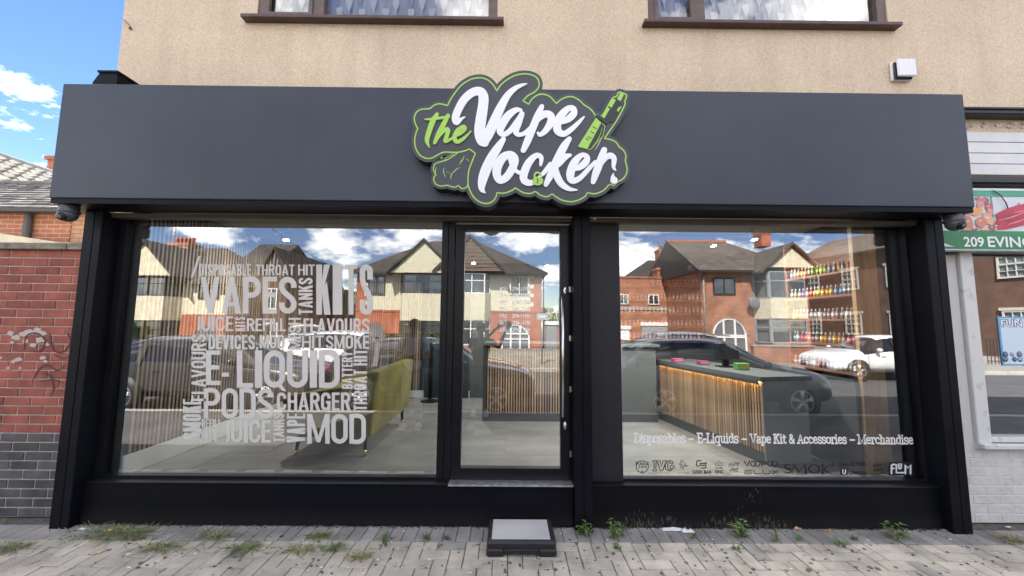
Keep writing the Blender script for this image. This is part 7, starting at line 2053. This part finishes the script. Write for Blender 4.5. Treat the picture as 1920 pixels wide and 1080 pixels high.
    MB().ball((hc.x, hc.y+.086*s, hc.z-.062*s), .022*s, 8, sq=(1, .35, .28)).build('mouth', mat('lips', (.22, .07, .06), .5), t)
    so_ = MB()
    for sd in (-1, 1): so_.box(x+sd*.125*s-.05*s, x+sd*.125*s+.05*s, y-.07*s, y+.19*s, .001, .028, ch=.01).ball((x+sd*.127*s, y+.06*s, .05*s), .058*s, 12, sq=(.85, 2.0, .85))
    so_.build('trainers', M_TRAIN, t)
    if backpack:
        MB().box(x-.15*s, x+.15*s, y-.27*s, y-.135*s, 1.0*s, 1.46*s, ch=.05).build('backpack', M_INK, t)
        for sd in (-1, 1):
            MB().tube([P(sd*.115, -.13, 1.43), P(sd*.12, -.02, 1.495), P(sd*.12, .09, 1.44), P(sd*.13, .135, 1.32), P(sd*.16, .12, 1.18), P(sd*.175, -.02, 1.08)], .021*s, 8).build('backpack_strap', M_INK, t)
    return t
x1 = rp(772, 700, 2.65)[0]
person(x1, -2.72, 1.66, 'young man with crossed arms in pale tee, jeans and backpack, mirrored by the door post', 'crossed', M_TEE, M_JEAN, True)
x2 = rp(897, 700, 3.6)[0]
person(-0.52, -3.62, 1.62, 'person in dark clothes holding up a phone to take the picture', 'phone', mat('dark_grey_tee', (.05, .05, .055), .9), mat('black_trousers', (.02, .02, .022), .9))
ph = empty('phone', (0.0, -3.42, 1.62), 'black mobile phone held up sideways by the person in dark clothes', 'phone')
B('phone_body', M_INK, ph, -0.13, 0.02, -3.425, -3.417, 1.585, 1.66, ch=.003)
MB().tube([(0.0, -3.4168, 1.64), (0.0, -3.414, 1.64)], .008, 12).build('phone_lens', M_LENS, ph)

# ------------------------------------------------------------------ weeds, grass and litter on the paving
M_WEED = mat('weed_leaf', (0.10, 0.19, 0.035), 0.6, var=0.35, scale=14)
M_WEED2 = mat('dull_weed_leaf', (0.13, 0.155, 0.06), 0.7, var=0.35, scale=14)
M_STRAW = mat('dry_grass', (0.32, 0.28, 0.14), 0.8, var=0.3, scale=14)
def leafblade(mb, p, dirv, L, W, droop=.4, mi=0):
    d = Vector(dirv).normalized(); sd = d.cross(Vector((0, 0, 1)))
    if sd.length < .05: sd = Vector((1, 0, 0))
    sd.normalize(); P = []
    for t in (0, .33, .66, 1):
        c = Vector(p)+d*L*t+Vector((0, 0, -droop*L*t*t)); c.z = max(c.z, .004)
        w = W*(.35, 1, .8, .05)[int(t*3+.1)]
        P.append((c-sd*w/2, c+sd*w/2+Vector((0, 0, .0))))
    vs = [v for pr in P for v in pr]
    mb.add(vs, [(0, 1, 3, 2), (2, 3, 5, 4), (4, 5, 7, 6)], mi)
def weed(px, py, size, label, kind='leafy'):
    p = atz(px, py, 0.0); size *= 1.2
    t = empty('weed', (p.x, p.y, 0), label, 'weed', 'weeds growing between the paving blocks')
    mb = MB(); stm = MB()
    if kind == 'leafy':
        for k in range(int(5+size*16)):
            a = rnd.uniform(0, 2*PI); r = size*rnd.uniform(.0, .55)
            h_ = size*rnd.uniform(.3, 1.0)*(1-r/size*.7)
            b = Vector((p.x+math.cos(a)*r*.5, p.y+math.sin(a)*r*.35, 0)); tp = Vector((p.x+math.cos(a)*r, p.y+math.sin(a)*r*.6, h_))
            stm.tube([b, (b+tp)/2+Vector((0, 0, h_*.05)), tp], [.0022, .0018, .001], 5, cap=False)
            for j in range(7):
                q = b.lerp(tp, .3+.7*j/6); th = rnd.uniform(0, 2*PI)
                leafblade(mb, q, (math.cos(th), math.sin(th), .55), size*rnd.uniform(.22, .42), size*.10, .5, rnd.choice((0, 0, 1)))
        stm.build('stems', M_WEED2, t)
    else:
        for k in range(int(90+size*700)):
            a = rnd.uniform(0, 2*PI); r = size*abs(rnd.gauss(0, .5))
            b = Vector((p.x+math.cos(a)*r*1.3, p.y+math.sin(a)*r*.45, 0))
            leafblade(mb, b, (math.cos(a)+rnd.gauss(0, .5), math.sin(a)+rnd.gauss(0, .5), rnd.uniform(.3, 1.3)), rnd.uniform(.04, .13)*(.6+size), .005, .55, rnd.choice((0, 1, 1, 2)) if kind == 'grass' else rnd.choice((1, 2, 2)))
    mb.build('foliage', [M_WEED, M_WEED2, M_STRAW], t, fix=False)
    return t
weed(1097, 1003, .13, 'tall leafy green weed at the foot of the middle pillar')
weed(1150, 1008, .13, 'leafy weed just beside the middle pillar, under the first logos')
weed(1155, 1030, .07, 'low weed a block in front of the pair by the middle pillar')
weed(1390, 1008, .14, 'bushy upright green weed in front of the scuffed riser')
weed(1300, 1010, .05, 'tiny weed beside the torn white paper')
weed(1380, 1030, .06, 'flat weed just below the bushy upright one')
weed(1455, 1015, .07, 'small weed midway along the scuffed riser')
weed(1497, 1013, .05, 'small tuft on the dark edging to the side of the midway weed')
weed(1605, 1013, .06, 'small round weed before the spreading clump')
weed(1680, 1010, .14, 'spreading leafy weed clump near the last pillar')
weed(1575, 1025, .08, 'pale flat weed below the small round one')
weed(800, 1012, .07, 'bright yellow green weed in the paving between window and step')
weed(720, 1015, .06, 'small weed on the dark edging under the word cloud corner')
weed(722, 1025, .04, 'tiny weed touching the one under the word cloud corner')
weed(838, 1012, .05, 'dull little weed close to the bright yellow green one')
weed(675, 1045, .06, 'flat dry weed in a joint of the beige blocks', 'dry')
weed(60, 955, .28, 'thick clump of long green grass against the blue brick base', 'grass')
weed(205, 1000, .30, 'wide dry grass tuft beside the brick side end pillar', 'grass')
weed(250, 1005, .15, 'green grass tuft under the start of the stall riser', 'grass')
weed(300, 1028, .16, 'grass growing along a joint below the wide dry tuft', 'grass')
weed(408, 1005, .12, 'small grass tuft on the dark edging under the vertical words', 'grass')
weed(462, 1030, .14, 'green grass tuft on the beige blocks under the word cloud', 'grass')
weed(560, 1032, .09, 'short grass tuft under the sofa side of the window', 'dry')
weed(600, 1006, .08, 'short grass on the edging under the sofa legs', 'grass')
weed(628, 1028, .08, 'green tuft in the joint left of the flat dry weed', 'grass')
weed(20, 1030, .14, 'straggly grass tuft over the pale flagstones', 'grass')
weed(1895, 1012, .12, 'thin grass below the white painted wall', 'dry')
# moss in the joints: beyond counting
mo = MB()
for _ in range(520):
    c = rnd.choice([c for c in cells if -.98 < c[1] < -.3][:2000:1]) if False else cells[rnd.randrange(len(cells))]
    if c[1] < -1.0 or abs(c[0]) > 4.8: continue
    xx, yy = c[0]+rnd.choice((-.1, .1))+rnd.uniform(-.01, .01), c[1]+rnd.uniform(-.05, .05)
    for j in range(5):
        a = rnd.uniform(0, 2*PI)
        leafblade(mo, (xx+rnd.gauss(0, .008), yy+rnd.gauss(0, .008), -.004), (math.cos(a), math.sin(a), .7), rnd.uniform(.008, .02), .004, .4, 0)
tag(mo.build('joint_moss', mat('moss', (.06, .08, .025), .9, var=.4, scale=20), fix=False), 'dark green moss and seedlings in the joints of the block paving', 'moss', kind='stuff')
# litter
def crumple(name, px, py, w, d_, m, lab, cat, n=7, h_=.02):
    p = atz(px, py, 0.0); mb = MB(); vs = []; fs = []
    for i in range(n+1):
        for j in range(n+1):
            e = 1-.25*rnd.random()
            vs.append((p.x+(i/n-.5)*w*e, p.y+(j/n-.5)*d_*e, .004+abs(rnd.gauss(0, h_))*(.3+.7*math.sin(PI*i/n)*math.sin(PI*j/n))))
    for i in range(n):
        for j in range(n): fs.append((i*(n+1)+j, (i+1)*(n+1)+j, (i+1)*(n+1)+j+1, i*(n+1)+j+1))
    mb.add(vs, fs)
    return tag(mb.build(name, m, fix=False), lab, cat)
M_PAPER = mat('white_paper', (.72, .72, .72), .9); M_CARD = mat('tan_card', (.42, .33, .22), .9); M_DRY = mat('dry_leaf', (.42, .27, .12), .8, var=.3, scale=20)
crumple('torn_paper', 1262, 994, .20, .05, M_PAPER, 'torn white paper lying along the scuffed riser', 'paper', h_=.008)
crumple('torn_paper', 1290, 998, .11, .05, M_PAPER, 'smaller crumpled white tissue at the end of the torn paper', 'paper', h_=.014)
crumple('card_scrap', 183, 1036, .085, .06, M_CARD, 'tan card scrap with stripes on the blocks by the wide dry tuft', 'card', n=4, h_=.006)
crumple('paper_scrap', 154, 993, .05, .03, M_PAPER, 'crumpled white paper scrap in the grass by the end pillar', 'paper', n=4, h_=.01)
crumple('fallen_leaf', 203, 995, .06, .035, mat('yellow_leaf', (.55, .45, .06), .7), 'yellow leaf resting on the dry grass tuft', 'leaf', n=3, h_=.008)
crumple('paper_scrap', 240, 1040, .025, .02, M_PAPER, 'small white scrap on the blocks past the tan card', 'paper', n=3, h_=.004)
crumple('paper_scrap', 242, 1065, .03, .015, M_PAPER, 'tiny white scrap near the bottom of the paving by the card', 'paper', n=3, h_=.004)
crumple('fallen_leaf', 1497, 993, .06, .04, M_DRY, 'brown dry leaf against the riser near the bushy weed', 'leaf', n=3, h_=.012)
crumple('fallen_leaf', 1555, 998, .05, .035, M_DRY, 'orange brown leaf by itself under the logo strip end', 'leaf', n=3, h_=.01)
crumple('fallen_leaf', 1770, 996, .06, .03, mat('grey_leaf', (.28, .22, .2), .9), 'greyish leaf tucked in the corner by the last pillar', 'leaf', n=3, h_=.012)
crumple('paper_scrap', 1890, 989, .05, .02, M_PAPER, 'white scrap at the foot of the painted pier', 'paper', n=3, h_=.006)
# crumbs and specks of litter: beyond counting
cr2 = MB()
for _ in range(260):
    p = atz(rnd.uniform(20, 1900), rnd.uniform(990, 1078), 0.0)
    if -0.2 < p.x < 0.4 and p.y > -0.52: continue
    s_ = rnd.uniform(.002, .006); a = rnd.uniform(0, 3)
    cr2.box(p.x-s_*1.4, p.x+s_*1.4, p.y-s_, p.y+s_, .001, .001+s_*.7, mi=rnd.choice((0, 1, 2, 2, 2)))
tag(cr2.build('grit_and_crumbs', [M_PAPER, M_CARD, mat('dark_grit', (.06, .05, .04), .9)]), 'scattered pale grit and crumbs over the block paving', 'grit', kind='stuff')

# soil and debris gathered along the foot of the shopfront, and old gum on the blocks: beyond counting
so2 = MB()
for _ in range(900):
    x_ = rnd.uniform(-3.42, 3.5)
    if .52 < x_ < .68: continue
    y_ = -0.103-abs(rnd.gauss(0, .016)); s_ = rnd.uniform(.002, .007)
    so2.ball((x_, y_, s_*.2), s_, 6, mi=rnd.choice((0, 0, 1, 2)), sq=(1.6, 1, .55))
tag(so2.build('soil_and_debris', [mat('dark_soil', (.05, .04, .03), .95), mat('dark_grit', (.06, .05, .04), .9), mat('dry_crumbs', (.24, .19, .13), .9)]), 'dark soil and dry crumbs gathered along the foot of the stall riser', 'soil', kind='stuff')
gm = MB()
for _ in range(70):
    p = atz(rnd.uniform(10, 1910), rnd.uniform(1005, 1078), 0.0)
    if -0.2 < p.x < 0.4 and p.y > -0.55: continue
    r_ = rnd.uniform(.006, .016); rk = [rnd.uniform(.75, 1.2) for _k in range(9)]
    gm.prism([(p.x+r_*rk[k]*math.cos(k*2*PI/9), p.y+r_*rk[k]*math.sin(k*2*PI/9), -.001) for k in range(9)], (0, 0, .0045))
tag(gm.build('trodden_gum', mat('old_gum', (.13, .12, .105), .9)), 'flattened grey chewing gum spots on the paving blocks', 'gum', kind='stuff')
